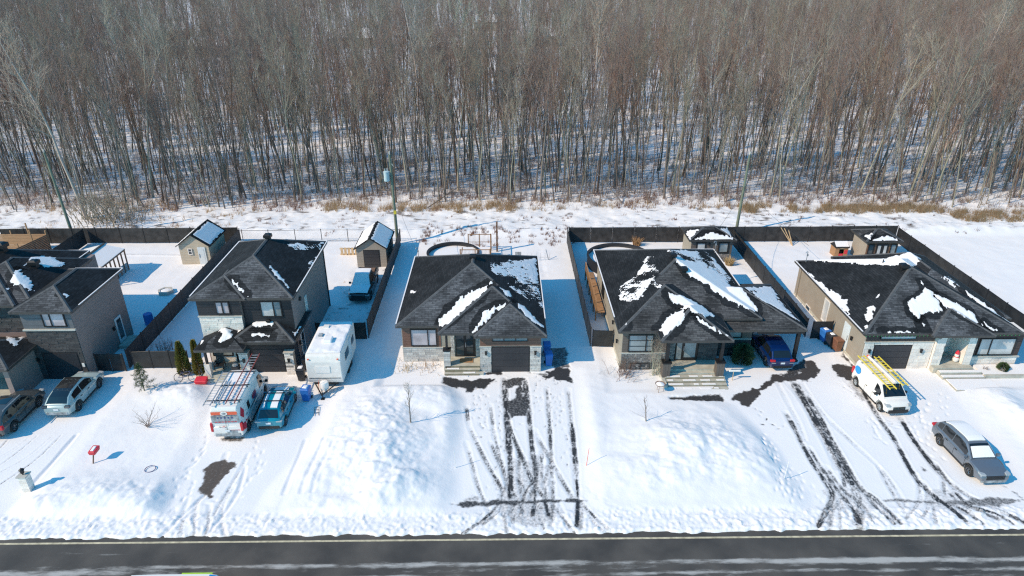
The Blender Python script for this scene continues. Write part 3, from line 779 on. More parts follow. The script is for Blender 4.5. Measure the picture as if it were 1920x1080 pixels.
def onroof(hips, x, y):
    z = 12.0
    while z > 1.5:
        X_, Y_ = G(x, y, z)
        if roof_h(hips, np.array([X_]), np.array([Y_]))[0] >= z: return X_, Y_, z
        z -= .02
    return (*G(x, y, 3.2), 3.2)
def roof_snow(parent, hips, pts, ox, oy, s, speck=0.0, seed=0, thick=.045, rag=.5, res=.06, darken=.45):
    P = [onroof(hips, ox + x / s, oy + y / s)[:2] for x, y in pts]
    xs, ys = [p[0] for p in P], [p[1] for p in P]
    gx, gy = np.arange(min(xs) - .4, max(xs) + .4, res), np.arange(min(ys) - .4, max(ys) + .4, res)
    X_, Y_ = np.meshgrid(gx, gy)
    sdv = poly_sd(X_, Y_, P) + (fbm(X_ * 2.0, Y_ * 2.0, 500 + seed, 4) - .5) * rag
    if speck:   # snow left only in the laps of the shingle rows
        tab = .5 * np.sin(X_ * 2 * math.pi / .30) * np.sin(Y_ * 2 * math.pi / .33) + (vnoise(X_ * 5, Y_ * 5, seed) - .5)
        sdv = np.minimum(sdv, (fbm(X_ * .8, Y_ * .8, 600 + seed, 4) - speck) * 2.2 + tab * .42)
    else: sdv = sdv + (vnoise(X_ * 7, Y_ * 2.5, 3 + seed) - .5) * .30
    z0 = roof_h(hips, X_, Y_)
    Z_ = z0 + .018 + thick * np.clip(sdv / .25, 0, 1) * (.7 + .6 * fbm(X_ * 1.5, Y_ * 1.5, seed))
    ok = (sdv > 0) & (z0 > 0)
    c = ok[:-1, :-1] & ok[1:, 1:] & ok[:-1, 1:] & ok[1:, :-1]
    j, i = np.nonzero(c)
    if len(j) == 0: return
    idx = -np.ones(X_.shape, int); used = np.zeros(X_.shape, bool)
    for a_, b_ in ((0, 0), (0, 1), (1, 0), (1, 1)): used[j + a_, i + b_] = True
    idx[used] = np.arange(used.sum())
    w = wl(parent)
    V = np.stack([X_[used] - w.x, Y_[used] - w.y, Z_[used] - w.z], -1)
    F = np.stack([idx[j, i], idx[j, i + 1], idx[j + 1, i + 1], idx[j + 1, i]], -1)
    me = bpy.data.meshes.new('roof_snow'); me.from_pydata(V.tolist(), [], F.tolist()); me.materials.append(M['snow2']); me.shade_smooth()
    sn = tag(link(bpy.data.objects.new('roof_snow', me), parent), kind='stuff')
    if not speck and darken:   # the damp dark shingles round melting snow
        s2_ = poly_sd(X_, Y_, P) + darken + (fbm(X_ * 1.1, Y_ * 1.1, 900 + seed, 4) - .5) * .7
        ok = (s2_ > 0) & (z0 > 0)
        c = ok[:-1, :-1] & ok[1:, 1:] & ok[:-1, 1:] & ok[1:, :-1]; j, i = np.nonzero(c)
        idx = -np.ones(X_.shape, int); used = np.zeros(X_.shape, bool)
        for a_, b_ in ((0, 0), (0, 1), (1, 0), (1, 1)): used[j + a_, i + b_] = True
        idx[used] = np.arange(used.sum()); zz_ = z0 + .008
        V = np.stack([X_[used] - w.x, Y_[used] - w.y, zz_[used] - w.z], -1)
        F = np.stack([idx[j, i], idx[j, i + 1], idx[j + 1, i + 1], idx[j + 1, i]], -1)
        gy_, gx_ = np.gradient(z0, res); side = np.abs(gx_) > np.abs(gy_)
        U = np.where(side, Y_, X_)[used]; W_ = (np.where(side, X_, Y_) * 1.1)[used]
        me = bpy.data.meshes.new('damp_shingles'); me.from_pydata(V.tolist(), [], F.tolist()); me.materials.append(M['shingle_dark'])
        L = me.uv_layers.new(name='UVMap'); vi = np.zeros(len(me.loops), np.int32); me.loops.foreach_get('vertex_index', vi)
        L.data.foreach_set('uv', np.stack([U[vi], W_[vi]], -1).ravel().astype(np.float32))
        tag(link(bpy.data.objects.new('damp_shingles', me), parent), kind='stuff')
    return sn

SEP = {'sill', 'column_cap', 'side_window', 'marker_light', 'roof_bar', 'ladder_rack', 'bed_rail', 'reflector', 'stringer'}
def B(parent, name, m, *boxes, label=None, bevel=0):
    if name in SEP and len(boxes) > 1:
        for b in boxes: o = B(parent, name, m, b, bevel=bevel)
        return o
    mb = MB()
    for b in boxes: mb.box(*b)
    o = mb.build(name, m, parent, bevel=bevel)
    if label: o['label'] = label
    return o
class Face:
    """a vertical wall face: ax 'y-' faces the street, 'x+' / 'x-' face right / left; c = its position"""
    def __init__(s, parent, ax, c): s.p = parent; s.ax = ax; s.c = c
    def bx(s, u0, u1, z0, z1, d0, d1):
        if s.ax == 'y-': return (u0, u1, s.c - d1, s.c - d0, z0, z1)
        if s.ax == 'y+': return (u0, u1, s.c + d0, s.c + d1, z0, z1)
        if s.ax == 'x+': return (s.c + d0, s.c + d1, u0, u1, z0, z1)
        return (s.c - d1, s.c - d0, u0, u1, z0, z1)
    def boards(s, u0, u1, z0, z1, m, h=.2, name='siding_board', d=.028):
        n = max(1, round((z1 - z0) / h)); hh = (z1 - z0) / n
        for k in range(n):
            B(s.p, name, m, s.bx(u0, u1, z0 + k * hh + .006, z0 + (k + 1) * hh - .006, .002, d + .004 * ((k * 7) % 3)))
    def stones(s, u0, u1, z0, z1, kind, bw=.52, bh=.19, name='stone', d=.05, mort=None, rough=False, seed=0):
        rg = random.Random(seed + int(u0 * 10))
        B(s.p, 'mortar_bed', mort or M['mortar'], s.bx(u0, u1, z0, z1, .001, .02))
        n = max(1, round((z1 - z0) / bh)); hh = (z1 - z0) / n
        for r in range(n):
            u = u0 - (bw * .5 if r % 2 else 0) * (1 if not rough else rg.random())
            while u < u1 - .02:
                w = bw * (rg.uniform(.7, 1.25) if not rough else rg.uniform(.5, 1.3))
                a, b = max(u, u0), min(u + w, u1)
                if b - a > .06:
                    B(s.p, name, M['%s%d' % (kind, rg.choice((0, 0, 1, 2)))], s.bx(a + .006, b - .006, z0 + r * hh + .005, z0 + (r + 1) * hh - .005, .003, d + rg.uniform(-.012, .014)))
                u += w
    def window(s, u0, u1, z0, z1, cols=(.5,), rows=(), pane='pane_pale', frame='black', fw=.07, name='window', panes=None):
        mb = MB(); d0, d1 = .03, .10
        mb.box(*s.bx(u0, u1, z0, z0 + fw, d0, d1)); mb.box(*s.bx(u0, u1, z1 - fw, z1, d0, d1))
        mb.box(*s.bx(u0, u0 + fw, z0 + fw, z1 - fw, d0, d1)); mb.box(*s.bx(u1 - fw, u1, z0 + fw, z1 - fw, d0, d1))
        e = [u0] + [u0 + (u1 - u0) * c for c in cols] + [u1]
        for c in e[1:-1]: mb.box(*s.bx(c - fw / 2, c + fw / 2, z0 + fw, z1 - fw, d0, d1))
        for r in rows:
            zr = z0 + (z1 - z0) * r
            for a, b in zip(e[:-1], e[1:]): mb.box(*s.bx(a + fw * .6, b - fw * .6, zr - .018, zr + .018, d0, d1 - .02))
        f = mb.build(name, M[frame], s.p)
        for k, (a, b) in enumerate(zip(e[:-1], e[1:])):
            B(f, 'pane', M[(panes[k] if panes else pane)], s.bx(a + .01, b - .01, z0 + .01, z1 - .01, d0 + .005, d0 + .02))
        return f
    def door(s, u0, u1, z0, z1, m='black', pane='pane_dark', side=0, name='door', rows=3):
        f = B(s.p, name, M[m], s.bx(u0, u1, z0, z1, .03, .08))
        w = (u1 - u0)
        if side:
            us = u0 + w * side
            B(f, 'sidelight', M[pane], s.bx(u0 + .07, us - .05, z0 + .12, z1 - .1, .081, .09))
            u0 = us
        n = rows; zz = z0 + .25; hh = (z1 - .15 - zz) / n
        for k in range(n): B(f, 'pane', M[pane], s.bx(u0 + .16, u1 - .16, zz + k * hh + .03, zz + (k + 1) * hh - .03, .081, .09))
        B(f, 'handle', M['steel'], s.bx(u0 + .08, u0 + .12, z0 + .85, z0 + 1.25, .082, .13))
        return f
    def garage(s, u0, u1, z0, z1, rows=4, m='garage', track=True):
        g = B(s.p, 'garage_door', M['dark'], s.bx(u0 - .08, u1 + .08, z0, z1 + .08, .005, .03))
        hh = (z1 - z0) / rows
        for k in range(rows):
            p = B(g, 'door_panel', M[m], s.bx(u0, u1, z0 + k * hh + .008, z0 + (k + 1) * hh - .008, .031, .055))
        return g
    def wall_light(s, u, z):
        mb = MB(); mb.box(*s.bx(u - .07, u + .07, z - .02, z + .24, .06, .18)); mb.box(*s.bx(u - .09, u + .09, z + .241, z + .27, .05, .2))
        return mb.build('wall_light', M['black'], s.p)
def roof_vent(parent, x, y, z, s=.42, m='black'):
    mb = MB(); mb.box(x - s * .42, x + s * .42, y - s * .42, y + s * .42, z - .35, z + s * .45)
    mb.box(x - s * .62, x + s * .62, y - s * .62, y + s * .62, z + s * .46, z + s * .95)
    mb.hull8([(x - s * .62, y - s * .62, z + s * .951), (x + s * .62, y - s * .62, z + s * .951), (x + s * .62, y + s * .62, z + s * .951), (x - s * .62, y + s * .62, z + s * .951)],
             [(x - s * .35, y - s * .35, z + s * 1.15), (x + s * .35, y - s * .35, z + s * 1.15), (x + s * .35, y + s * .35, z + s * 1.15), (x - s * .35, y + s * .35, z + s * 1.15)])
    return mb.build('roof_vent', M[m], parent)
def mast(parent, x, y, z, h=1.0):
    mb = MB(); mb.tube((x, y, z - .2), (x, y, z + h), .03, .03, 6); mb.path([(x, y, z + h), (x - .12, y - .05, z + h + .05), (x - .22, y - .1, z + h - .08)], .03)
    mb.box(x - .06, x + .06, y - .1, y - .03, z + h - .35, z + h - .2)
    return mb.build('service_mast', M['steel'], parent)
def vent_pipe(parent, x, y, z):
    mb = MB(); mb.tube((x, y, z - .1), (x, y, z + .35), .05, .05, 8); return mb.build('vent_pipe', M['dark'], parent)
def adddownpipe(parent, x, y, z0, z1, m='side_beige'):
    mb = MB(); mb.box(x - .04, x + .04, y - .035, y + .035, z0, z1); return mb.build('downpipe', M[m], parent)

# ---------------- house 2: brown bungalow in the middle
h2 = thing('bungalow', 'bungalow with brown siding and grey stone front, in the middle of the street', 'house', (-2.3, 49.5, 0), group='houses along the street')
S5 = (700, 400, 3.375)
H2 = [(-7.95, 3.1, 43.85, 56.6, 3.35, .475), (-4.75, 3.106, 42.75, 50.6, 3.34, .475), (-2.15, 3.112, 42.3, 47.6, 3.33, .475)]
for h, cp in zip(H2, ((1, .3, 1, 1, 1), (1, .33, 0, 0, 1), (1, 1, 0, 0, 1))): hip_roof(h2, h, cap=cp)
B(h2, 'wall', M['side_pale'], (-7.6, 2.72, 44.25, 56.2, -.3, 3.2)); B(h2, 'wall', M['side_pale'], (-1.75, 2.725, 42.75, 44.249, -.3, 3.18))
F = Face(h2, 'y-', 44.25)
F.boards(-7.55, -4.7, 1.36, 3.16, M['brown_board'], .22); F.window(-6.95, -5.0, 1.45, 2.9, (.66,))
B(h2, 'sill', M['sill'], F.bx(-7.62, -4.42, 1.27, 1.35, .0, .09))
F.stones(-7.58, -4.42, .1, 1.26, 'stone'); B(h2, 'foundation', M['concrete'], F.bx(-7.58, -4.42, -.3, .09, .001, .03))
F.stones(-4.0, -3.7, .5, 3.1, 'stone', .3, seed=3); F.door(-3.62, -2.15, .5, 2.65, side=.45); F.stones(-2.1, -1.76, .5, 3.1, 'stone', .3, seed=5)
F = Face(h2, 'y-', 42.75)
F.boards(-1.72, 2.7, 2.3, 3.16, M['brown_board'], .215); F.window(-.85, 1.75, 2.68, 3.02, (.33, .66), pane='pane_grey', fw=.05, name='transom_window')
B(h2, 'sill', M['sill'], F.bx(-1.78, -.9, 2.2, 2.28, .0, .09), F.bx(1.9, 2.76, 2.2, 2.28, .0, .09))
F.stones(-1.74, -.92, .0, 2.19, 'stone', .42, seed=1); F.stones(1.92, 2.72, .0, 2.19, 'stone', .42, seed=2)
F.garage(-.82, 1.82, .02, 2.16); F.wall_light(-1.3, 1.6); F.wall_light(2.3, 1.6)
# porch
M['riser'] = mat('dark_riser', (.20, .175, .12), .9, .3, 3)  # risers in a darker tone than the concrete treads
for k in range(3): B(h2, 'riser_board', M['riser'], (-4.34, -1.82, 42.87 - k * .3, 42.898 - k * .3, .02, .48 - k * .16))
for a_, b_, k in ((-4.2, -3.3, 0), (-3.0, -2.1, 1), (-4.1, -2.6, 2)): B(h2, 'snow_patch', M['snow2'], (a_, b_, 42.68 - k * .3 + .0, 42.84 - k * .3, .341 - .16 * k if k < 2 else .05, .37 - .16 * k if k < 2 else .08), bevel=.01)
pl = B(h2, 'porch_deck', M['concrete'], (-4.38, -1.78, 42.9, 44.2, .0, .5), (-4.38, -1.78, 42.6, 42.899, 0, .34), (-4.38, -1.5, 42.3, 42.599, 0, .18))
B(pl, 'doormat', M['wood'], (-3.3, -2.3, 43.3, 43.9, .503, .53))
pc = B(h2, 'porch_pillar', M['mortar'], (-4.4, -3.96, 42.9, 43.3, 0, 1.75)); Fp = Face(pc, 'y-', 42.9)
for k in range(9):
    B(pc, 'stone', M['stone%d' % (k % 3)], (-4.42 - .01 * (k % 2), -3.94, 42.87, 42.899, k * .19 + .01, k * .19 + .185))
    B(pc, 'stone', M['stone%d' % ((k + 1) % 3)], (-4.44, -4.401, 42.9, 43.3, k * .19 + .01, k * .19 + .185))
B(pc, 'cap_stone', M['dark'], (-4.47, -3.89, 42.83, 43.37, 1.76, 1.84)); B(pc, 'post', M['black'], (-4.26, -4.1, 43.02, 43.18, 1.841, 3.2))
roof_vent(h2, -2.45, 50.4, 5.75); mast(h2, -7.55, 55.9, 3.5, 1.0)
r2 = h2
roof_snow(r2, H2, [(747, 437), (690, 462), (640, 485), (560, 535), (480, 605), (440, 660), (410, 735), (440, 722), (520, 660), (600, 597), (680, 527), (725, 478)], *S5, seed=1)
roof_snow(r2, H2, [(842, 574), (770, 592), (710, 625), (680, 665), (628, 752), (660, 742), (700, 695), (760, 645), (815, 600)], *S5, seed=2)
roof_snow(r2, H2, [(870, 300), (1028, 288), (1070, 560), (1085, 620), (1000, 560), (900, 500), (790, 400), (740, 360), (740, 320)], *S5, speck=.40, seed=3, thick=.03)
roof_snow(r2, H2, [(900, 300), (1000, 292), (1060, 500), (1070, 590), (980, 520), (880, 430), (820, 360)], *S5, speck=.48, seed=30, thick=.045)
roof_snow(r2, H2, [(800, 470), (860, 495), (882, 530), (872, 545), (830, 510)], *S5, seed=4, rag=.15)
roof_snow(r2, H2, [(898, 560), (960, 595), (1020, 655), (1084, 730), (1060, 722), (985, 668), (920, 605)], *S5, seed=5, rag=.15)
roof_snow(r2, H2, [(240, 490), (280, 490), (278, 508), (245, 506)], *S5, seed=6, rag=.4)

# ---------------- house 3: raised bungalow with carport
h3 = thing('bungalow', 'large taupe bungalow with an open carport on the right and wide concrete porch steps', 'house', (14, 49.5, 0), group='houses along the street')
S3 = (1040, 400, 3.376)
H3 = [(8.25, 19.25, 44.3, 57.4, 3.55, .44), (8.256, 16.25, 42.5, 50.6, 3.54, .44), (11.05, 16.2, 41.2, 46.6, 3.5, .50), (14.0, 22.45, 43.6, 51.4, 2.95, .40)]
for h, cp in zip(H3[:3], ((.27, 1, 1, 1, 1), (1, .34, 0, 0, 1), (1, 1, 0, 0, 1))): hip_roof(h3, h, [M['shingle_brown'], M['shingle_dark']], cap=cp)
hip_roof(h3, H3[3], [M['shingle_brown'], M['shingle_dark']], cap=(0, 1, 1, 0, 0))
B(h3, 'wall', M['side_pale'], (8.65, 18.85, 44.8, 57.0, -.3, 3.4)); B(h3, 'wall', M['side_pale'], (8.655, 12.0, 42.95, 44.799, -.3, 3.38))
B(h3, 'wall', M['mortar_d'], (12.001, 15.9, 43.4, 44.799, -.3, 3.37))
F = Face(h3, 'y-', 42.95)
F.boards(8.68, 11.95, 1.55, 3.36, M['taupe_board'], .24); F.window(9.1, 10.95, 1.6, 3.05, (.7,), (.33, .66), 'pane_grey')
B(h3, 'sill', M['sill'], F.bx(8.6, 12.05, 1.45, 1.53, 0, .09)); F.stones(8.68, 11.98, .0, 1.44, 'mix', .24, .13, rough=True, mort=M['mortar'])
F.window(9.35, 10.9, .0, .66, (.5,), pane='pane_dark', name='basement_window')
F = Face(h3, 'y-', 43.4)
F.stones(12.02, 12.72, .55, 3.3, 'mix', .24, .14, rough=True, seed=1); F.door(12.76, 14.4, .55, 2.85, side=.3, pane='pane_grey', rows=1)
F.stones(14.45, 15.88, .55, 3.3, 'dbrick', .5, .17, mort=M['mortar_d'], seed=2)
npl = B(h3, 'house_number', M['black'], F.bx(14.75, 15.2, 2.3, 2.55, .07, .1))
F = Face(h3, 'y-', 44.8)
F.boards(16.0, 18.82, 1.6, 3.36, M['taupe_board'], .24); F.window(16.35, 18.1, 1.66, 3.1, (.25,), (.33, .66), 'pane_grey')
B(h3, 'sill', M['sill'], F.bx(15.95, 18.88, 1.5, 1.58, 0, .09)); F.stones(15.96, 18.84, .0, 1.49, 'dbrick', .5, .17, mort=M['mortar_d'], seed=4)
F.window(16.4, 18.1, .05, .72, (.5,), pane='pane_dark', name='basement_window')
F = Face(h3, 'x-', 8.65)
F.window(52.2, 53.3, 1.2, 2.4, (.5,), pane='pane_dark'); B(h3, 'foundation', M['concrete'], F.bx(42.9, 57, -.3, .45, .001, .03)); F.wall_light(46.6, 1.9); F.wall_light(44.4, 1.5)
B(h3, 'porch_deck', M['concrete'], (12.0, 15.95, 42.1, 43.39, 0, .55), (11.75, 16.0, 41.75, 42.099, 0, .44))
for k in range(4):
    st_ = B(h3, 'step', M['concrete'], (11.65, 16.0, 41.35 - k * .36, 41.70 - k * .36, -.05, .36 - k * .10)); B(st_, 'riser_board', M['riser'], (11.7, 15.95, 41.322 - k * .36, 41.348 - k * .36, -.05, .335 - k * .10))
    rs = random.Random(k); u_ = 11.8
    while u_ < 15.6:
        l_ = rs.uniform(.3, 1.1); B(st_, 'snow_patch', M['snow2'], (u_, min(u_ + l_, 15.9), 41.40 - k * .36, 41.58 - k * .36, .361 - k * .10, .385 - k * .10), bevel=.01); u_ += l_ + rs.uniform(.2, .8)
B(h3, 'step_wall', M['concrete'], (11.42, 11.64, 40.4, 42.9, -.1, .3))
for x in (11.45, 15.35):
    p = B(h3, 'porch_pillar', M['taupe_board'], (x, x + .56, 41.45, 42.0, -.05, 1.45)); B(p, 'cap_stone', M['black'], (x - .06, x + .62, 41.39, 42.06, 1.451, 1.53)); B(p, 'post', M['black'], (x + .17, x + .39, 41.62, 41.84, 1.531, 3.38))
    for k in range(3): B(p, 'siding_board', M['taupe_board'], (x + .02 + k * .18, x + .19 + k * .18, 41.42, 41.449, 0, 1.44))
for (x, y) in ((22.05, 44.0), (20.2, 48.9), (22.05, 50.6)):
    p = B(h3, 'carport_post', M['black'], (x - .12, x + .12, y - .12, y + .12, -.05, 2.78)); B(p, 'post_base', M['dark'], (x - .24, x + .24, y - .24, y + .24, -.05, .2))
B(h3, 'carport_beam', M['black'], (18.86, 22.35, 43.72, 43.9, 2.55, 2.77))
for (x, y) in ((1262, 476), (1282, 502)): roof_vent(h3, *onroof(H3, x, y + 8), s=.40)
mast(h3, *onroof(H3, 1340, 474), h=1.1); vent_pipe(h3, *onroof(H3, 1327, 504))
r3 = h3
roof_snow(r3, H3, [(412, 470), (520, 395), (585, 275), (645, 285), (655, 385), (590, 475), (530, 555), (405, 560)], *S3, speck=.46, seed=11, thick=.03, rag=.6)
roof_snow(r3, H3, [(412, 480), (500, 440), (590, 470), (530, 550), (410, 552)], *S3, speck=.36, seed=12, thick=.035, rag=.4)
roof_snow(r3, H3, [(610, 405), (690, 460), (660, 478), (615, 445)], *S3, speck=.34, seed=13, thick=.03)
roof_snow(r3, H3, [(700, 492), (760, 508), (870, 548), (1000, 636), (1045, 663), (940, 650), (880, 640), (800, 590), (740, 552)], *S3, seed=14)
roof_snow(r3, H3, [(832, 612), (760, 626), (720, 655), (680, 700), (648, 745), (684, 748), (686, 795), (735, 750), (795, 705), (822, 650)], *S3, seed=15, rag=.15)
roof_snow(r3, H3, [(1095, 775), (1000, 715), (900, 660), (905, 680), (980, 725), (1060, 778)], *S3, seed=16, rag=.1)
roof_snow(r3, H3, [(715, 240), (950, 243), (1010, 290), (1140, 440), (1160, 500), (960, 450), (830, 385), (770, 320)], *S3, speck=.40, seed=17, thick=.03)
roof_snow(r3, H3, [(760, 290), (850, 300), (1000, 350), (1100, 440), (1200, 500), (1285, 600), (1270, 635), (1160, 590), (1060, 530), (960, 455), (830, 385)], *S3, seed=18, rag=.5)
roof_snow(r3, H3, [(1200, 470), (1370, 463), (1435, 560), (1555, 690), (1500, 655), (1400, 600), (1270, 530)], *S3, speck=.33, seed=19, thick=.04)
roof_snow(r3, H3, [(1250, 500), (1380, 480), (1440, 580), (1540, 680), (1400, 600), (1290, 540)], *S3, seed=20, rag=.5)
roof_snow(r3, H3, [(430, 715), (460, 695), (450, 710), (432, 728)], *S3, seed=21, rag=.1)

# ---------------- house 4: beige bungalow on the right
h4 = thing('bungalow', 'bungalow with beige side wall and white stone front, last house on the right', 'house', (31.5, 49.5, 0), group='houses along the street')
S4 = (1460, 400, 3.6)
H4 = [(26.1, 37.75, 42.5, 55.6, 3.2, .46), (30.9, 35.5, 42.15, 46.6, 3.19, .46), (29.7, 38.25, 44.6, 56.4, 3.22, .52)]
for h, cp in zip(H4, ((1, 1, 1, 1, 1), (1, 1, 0, 0, 1), (0, 0, 1, 1, 1))): hip_roof(h4, h, [M['shingle'], M['shingle']] if h is H4[1] else [M['shingle'], M['shingle_dark']], cap=cp)
B(h4, 'wall', M['side_beige'], (26.45, 31.6, 42.8, 55.2, -.3, 3.05)); B(h4, 'wall', M['side_beige'], (31.6, 37.85, 44.4, 56.0, -.3, 3.05)); B(h4, 'wall', M['white0'], (34.6, 38.3, 43.0, 44.399, -.3, 3.03))
F = Face(h4, 'y-', 42.8)
F.boards(26.5, 31.55, 2.42, 3.0, M['darkbrown_board'], .2); F.window(27.5, 30.15, 2.6, 2.88, (), pane='pane_white', fw=.04, name='transom_window')
B(h4, 'sill', M['sill'], F.bx(26.4, 31.65, 2.31, 2.4, 0, .09))
F.stones(26.48, 27.2, 0, 2.3, 'white', .5, .3); F.stones(30.05, 31.58, 0, 2.3, 'white', .5, .3, seed=1); F.stones(27.21, 30.04, 2.12, 2.3, 'white', .6, .18, seed=9)
F.garage(27.3, 29.95, .02, 2.05); F.wall_light(26.9, 1.5); F.wall_light(30.75, 1.5)
B(h4, 'entry_column', M['white0'], (31.62, 32.3, 42.55, 44.39, -.1, 3.0)); B(h4, 'entry_column', M['white0'], (34.0, 34.59, 42.6, 44.39, -.1, 3.0))
F = Face(h4, 'y-', 42.55)
F.stones(31.63, 32.29, .1, 3.0, 'white', .6, .3, seed=5, d=.03)
F = Face(h4, 'y-', 42.6); F.stones(34.01, 34.58, .1, 3.0, 'white', .6, .3, seed=6, d=.03)
F = Face(h4, 'y-', 44.4); F.stones(33.3, 33.99, .5, 3.0, 'white', .6, .3, seed=7); F.door(32.32, 33.28, .5, 2.75, side=.25)
F = Face(h4, 'y-', 43.0)
F.boards(34.62, 38.28, 1.0, 3.0, M['darkbrown_board'], .2); F.window(35.1, 37.8, 1.06, 2.5, (.32,), pane='pane_white')
B(h4, 'sill', M['sill'], F.bx(34.58, 38.4, .88, .98, 0, .12)); F.stones(34.62, 38.28, .0, .87, 'white', .6, .29, seed=8)
F = Face(h4, 'x-', 26.45)
for k in range(15): B(h4, 'siding_board', M['side_beige'], F.bx(42.8, 55.2, .32 + k * .18, .495 + k * .18, .001, .012 + .003 * (k % 2)))
B(h4, 'foundation', M['concrete'], F.bx(42.8, 55.2, -.3, .3, .001, .03)); F.door(44.9, 45.85, .35, 2.45, 'door_white', 'door_white', name='side_door', rows=1)
F.window(48.6, 49.5, .6, 2.6, (), pane='pane_white', frame='white', fw=.08); F.window(51.6, 52.5, .05, .5, (), pane='pane_dark', frame='white', fw=.05, name='basement_window'); F.wall_light(44.4, 1.6)
adddownpipe(h4, 26.38, 54.6, 0, 3.05)
B(h4, 'porch_deck', M['concrete'], (31.65, 34.6, 42.1, 42.54, 0, .48), (32.31, 33.99, 42.56, 44.3, 0, .48))
for k in range(2): B(h4, 'step', M['concrete'], (31.9, 35.0, 41.65 - k * .42, 42.05 - k * .42, -.05, .36 - k * .14))
B(h4, 'landing_slab', M['concrete'], (32.0, 35.3, 39.7, 41.15, 0, .16)); B(h4, 'landing_snow', M['snow2'], (32.06, 35.24, 39.76, 41.1, .161, .21))
B(h4, 'step_snow', M['snow2'], (31.95, 34.95, 41.70, 41.98, .361, .4), (31.95, 34.95, 41.28, 41.56, .221, .26))
B(h4, 'planter_kerb', M['concrete'], (35.05, 39.2, 41.3, 41.5, 0, .32), (38.95, 39.2, 41.51, 42.9, 0, .32)); B(h4, 'planter_snow', M['snow2'], (35.1, 38.94, 41.51, 42.88, 0, .28))
roof_vent(h4, *onroof(H4, 1693, 505), s=.45); mast(h4, *onroof(H4, 1511, 492), h=1.0); vent_pipe(h4, *onroof(H4, 1655, 494))
B(h4, 'string_lights', M['green_plastic'], *[(26.2 + k * .28, 26.25 + k * .28, 42.44, 42.48, 3.0, 3.06) for k in range(41)])
r4 = h4
roof_snow(r4, H4, [(112, 327), (165, 372), (260, 450), (370, 530), (465, 595), (482, 680), (470, 690), (330, 565), (240, 475), (140, 375)], *S4, seed=31, rag=.3)
roof_snow(r4, H4, [(650, 612), (600, 640), (583, 700), (587, 782), (606, 765), (642, 690)], *S4, seed=32, rag=.1)
roof_snow(r4, H4, [(690, 540), (665, 550), (648, 580), (672, 575)], *S4, speck=.3, seed=40, rag=.1)
roof_snow(r4, H4, [(962, 462), (978, 540), (920, 575), (862, 602), (882, 668), (940, 712), (965, 688), (1040, 672), (1100, 670), (1103, 640), (1065, 575), (1040, 540), (1000, 500)], *S4, seed=33, rag=.3)
roof_snow(r4, H4, [(1030, 535), (1130, 572), (1240, 630), (1300, 670), (1350, 735), (1380, 758), (1290, 722), (1180, 662), (1070, 590)], *S4, seed=34, rag=.12)
roof_snow(r4, H4, [(700, 808), (800, 795), (912, 805), (900, 815), (760, 818)], *S4, seed=35, rag=.1)
roof_snow(r4, H4, [(1240, 510), (1330, 560), (1450, 650), (1640, 780), (1600, 762), (1400, 640), (1280, 560)], *S4, seed=36, rag=.12)
roof_snow(r4, H4, [(1050, 385), (1150, 430), (1250, 510), (1330, 580), (1230, 540), (1120, 450)], *S4, speck=.42, seed=37, thick=.03)
roof_snow(r4, H4, [(1385, 735), (1430, 765), (1490, 795), (1460, 805), (1400, 770)], *S4, seed=38, rag=.1)
roof_snow(r4, H4, [(955, 715), (985, 760), (995, 790), (965, 780)], *S4, seed=39, rag=.1)
# back slope snow
Pb = [(27.0, 55.5), (31.9, 50.6), (32.6, 50.6), (37.5, 55.5)]
roof_snow(r4, H4, [(160, 322), (975, 318), (900, 362), (740, 360), (450, 338)], *S4, seed=41, rag=.1)

# ---------------- house 1: black two-storey house
h1 = thing('two_storey_house', 'black two-storey house with low snow-patched roofs over garage and porch', 'house', (-18.5, 49, 0), group='houses along the street')
S1 = (320, 380, 3.857)
H1 = [(-22.35, -14.95, 43.4, 54.0, 5.95, .47), (-22.356, -18.3, 43.35, 48.3, 5.94, .47)]
H1L = [(-19.75, -14.95, 42.3, 47.2, 2.95, .47)]; H1P = [(-21.9, -18.4, 41.6, 45.6, 2.75, .42)]
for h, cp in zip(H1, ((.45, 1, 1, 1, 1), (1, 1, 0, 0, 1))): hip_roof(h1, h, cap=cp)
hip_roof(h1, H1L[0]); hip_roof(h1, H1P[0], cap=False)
B(h1, 'wall', M['side_grey'], (-22.0, -15.3, 44.0, 53.65, -.3, 5.8)); B(h1, 'wall', M['side_grey'], (-22.005, -18.9, 43.7, 43.999, 2.4, 5.79)); B(h1, 'wall', M['black_board'], (-19.1, -15.31, 43.0, 43.999, -.3, 2.8))
F = Face(h1, 'y-', 43.7)
F.boards(-22.0, -18.92, 4.45, 5.78, M['black_board'], .22); F.window(-20.7, -19.65, 4.55, 5.6, (.5,), fw=.09)
B(h1, 'sill', M['sill'], F.bx(-22.05, -18.88, 4.32, 4.42, 0, .1)); F.stones(-22.0, -18.92, 2.6, 4.31, 'white', .5, .17)
F = Face(h1, 'y-', 44.0)
F.boards(-18.88, -15.33, 3.2, 5.78, M['black_board'], .26); F.window(-17.6, -16.05, 4.15, 5.45, (.62,), panes=['pane_white', 'pane_grey'], fw=.08)
B(h1, 'wall', M['white0'], (-21.9, -19.12, 43.95, 43.999, 0, 2.39)); F2 = Face(h1, 'y-', 43.95)
F2.door(-20.0, -19.2, .4, 2.4, rows=1, pane='pane_grey'); F2.window(-21.7, -20.2, .9, 2.3, (), pane='pane_grey')
F = Face(h1, 'y-', 43.0)
F.boards(-19.08, -15.33, 2.05, 2.78, M['black_board'], .18); F.window(-18.3, -16.4, 2.35, 2.62, (.5,), pane='pane_grey', fw=.04, name='transom_window')
F.garage(-18.3, -16.15, .02, 1.98, 4)
B(h1, 'garage_column', M['mortar'], (-19.25, -18.6, 42.6, 42.999, -.1, 1.9)); B(h1, 'garage_column', M['mortar'], (-15.95, -15.31, 42.6, 42.999, -.1, 1.9))
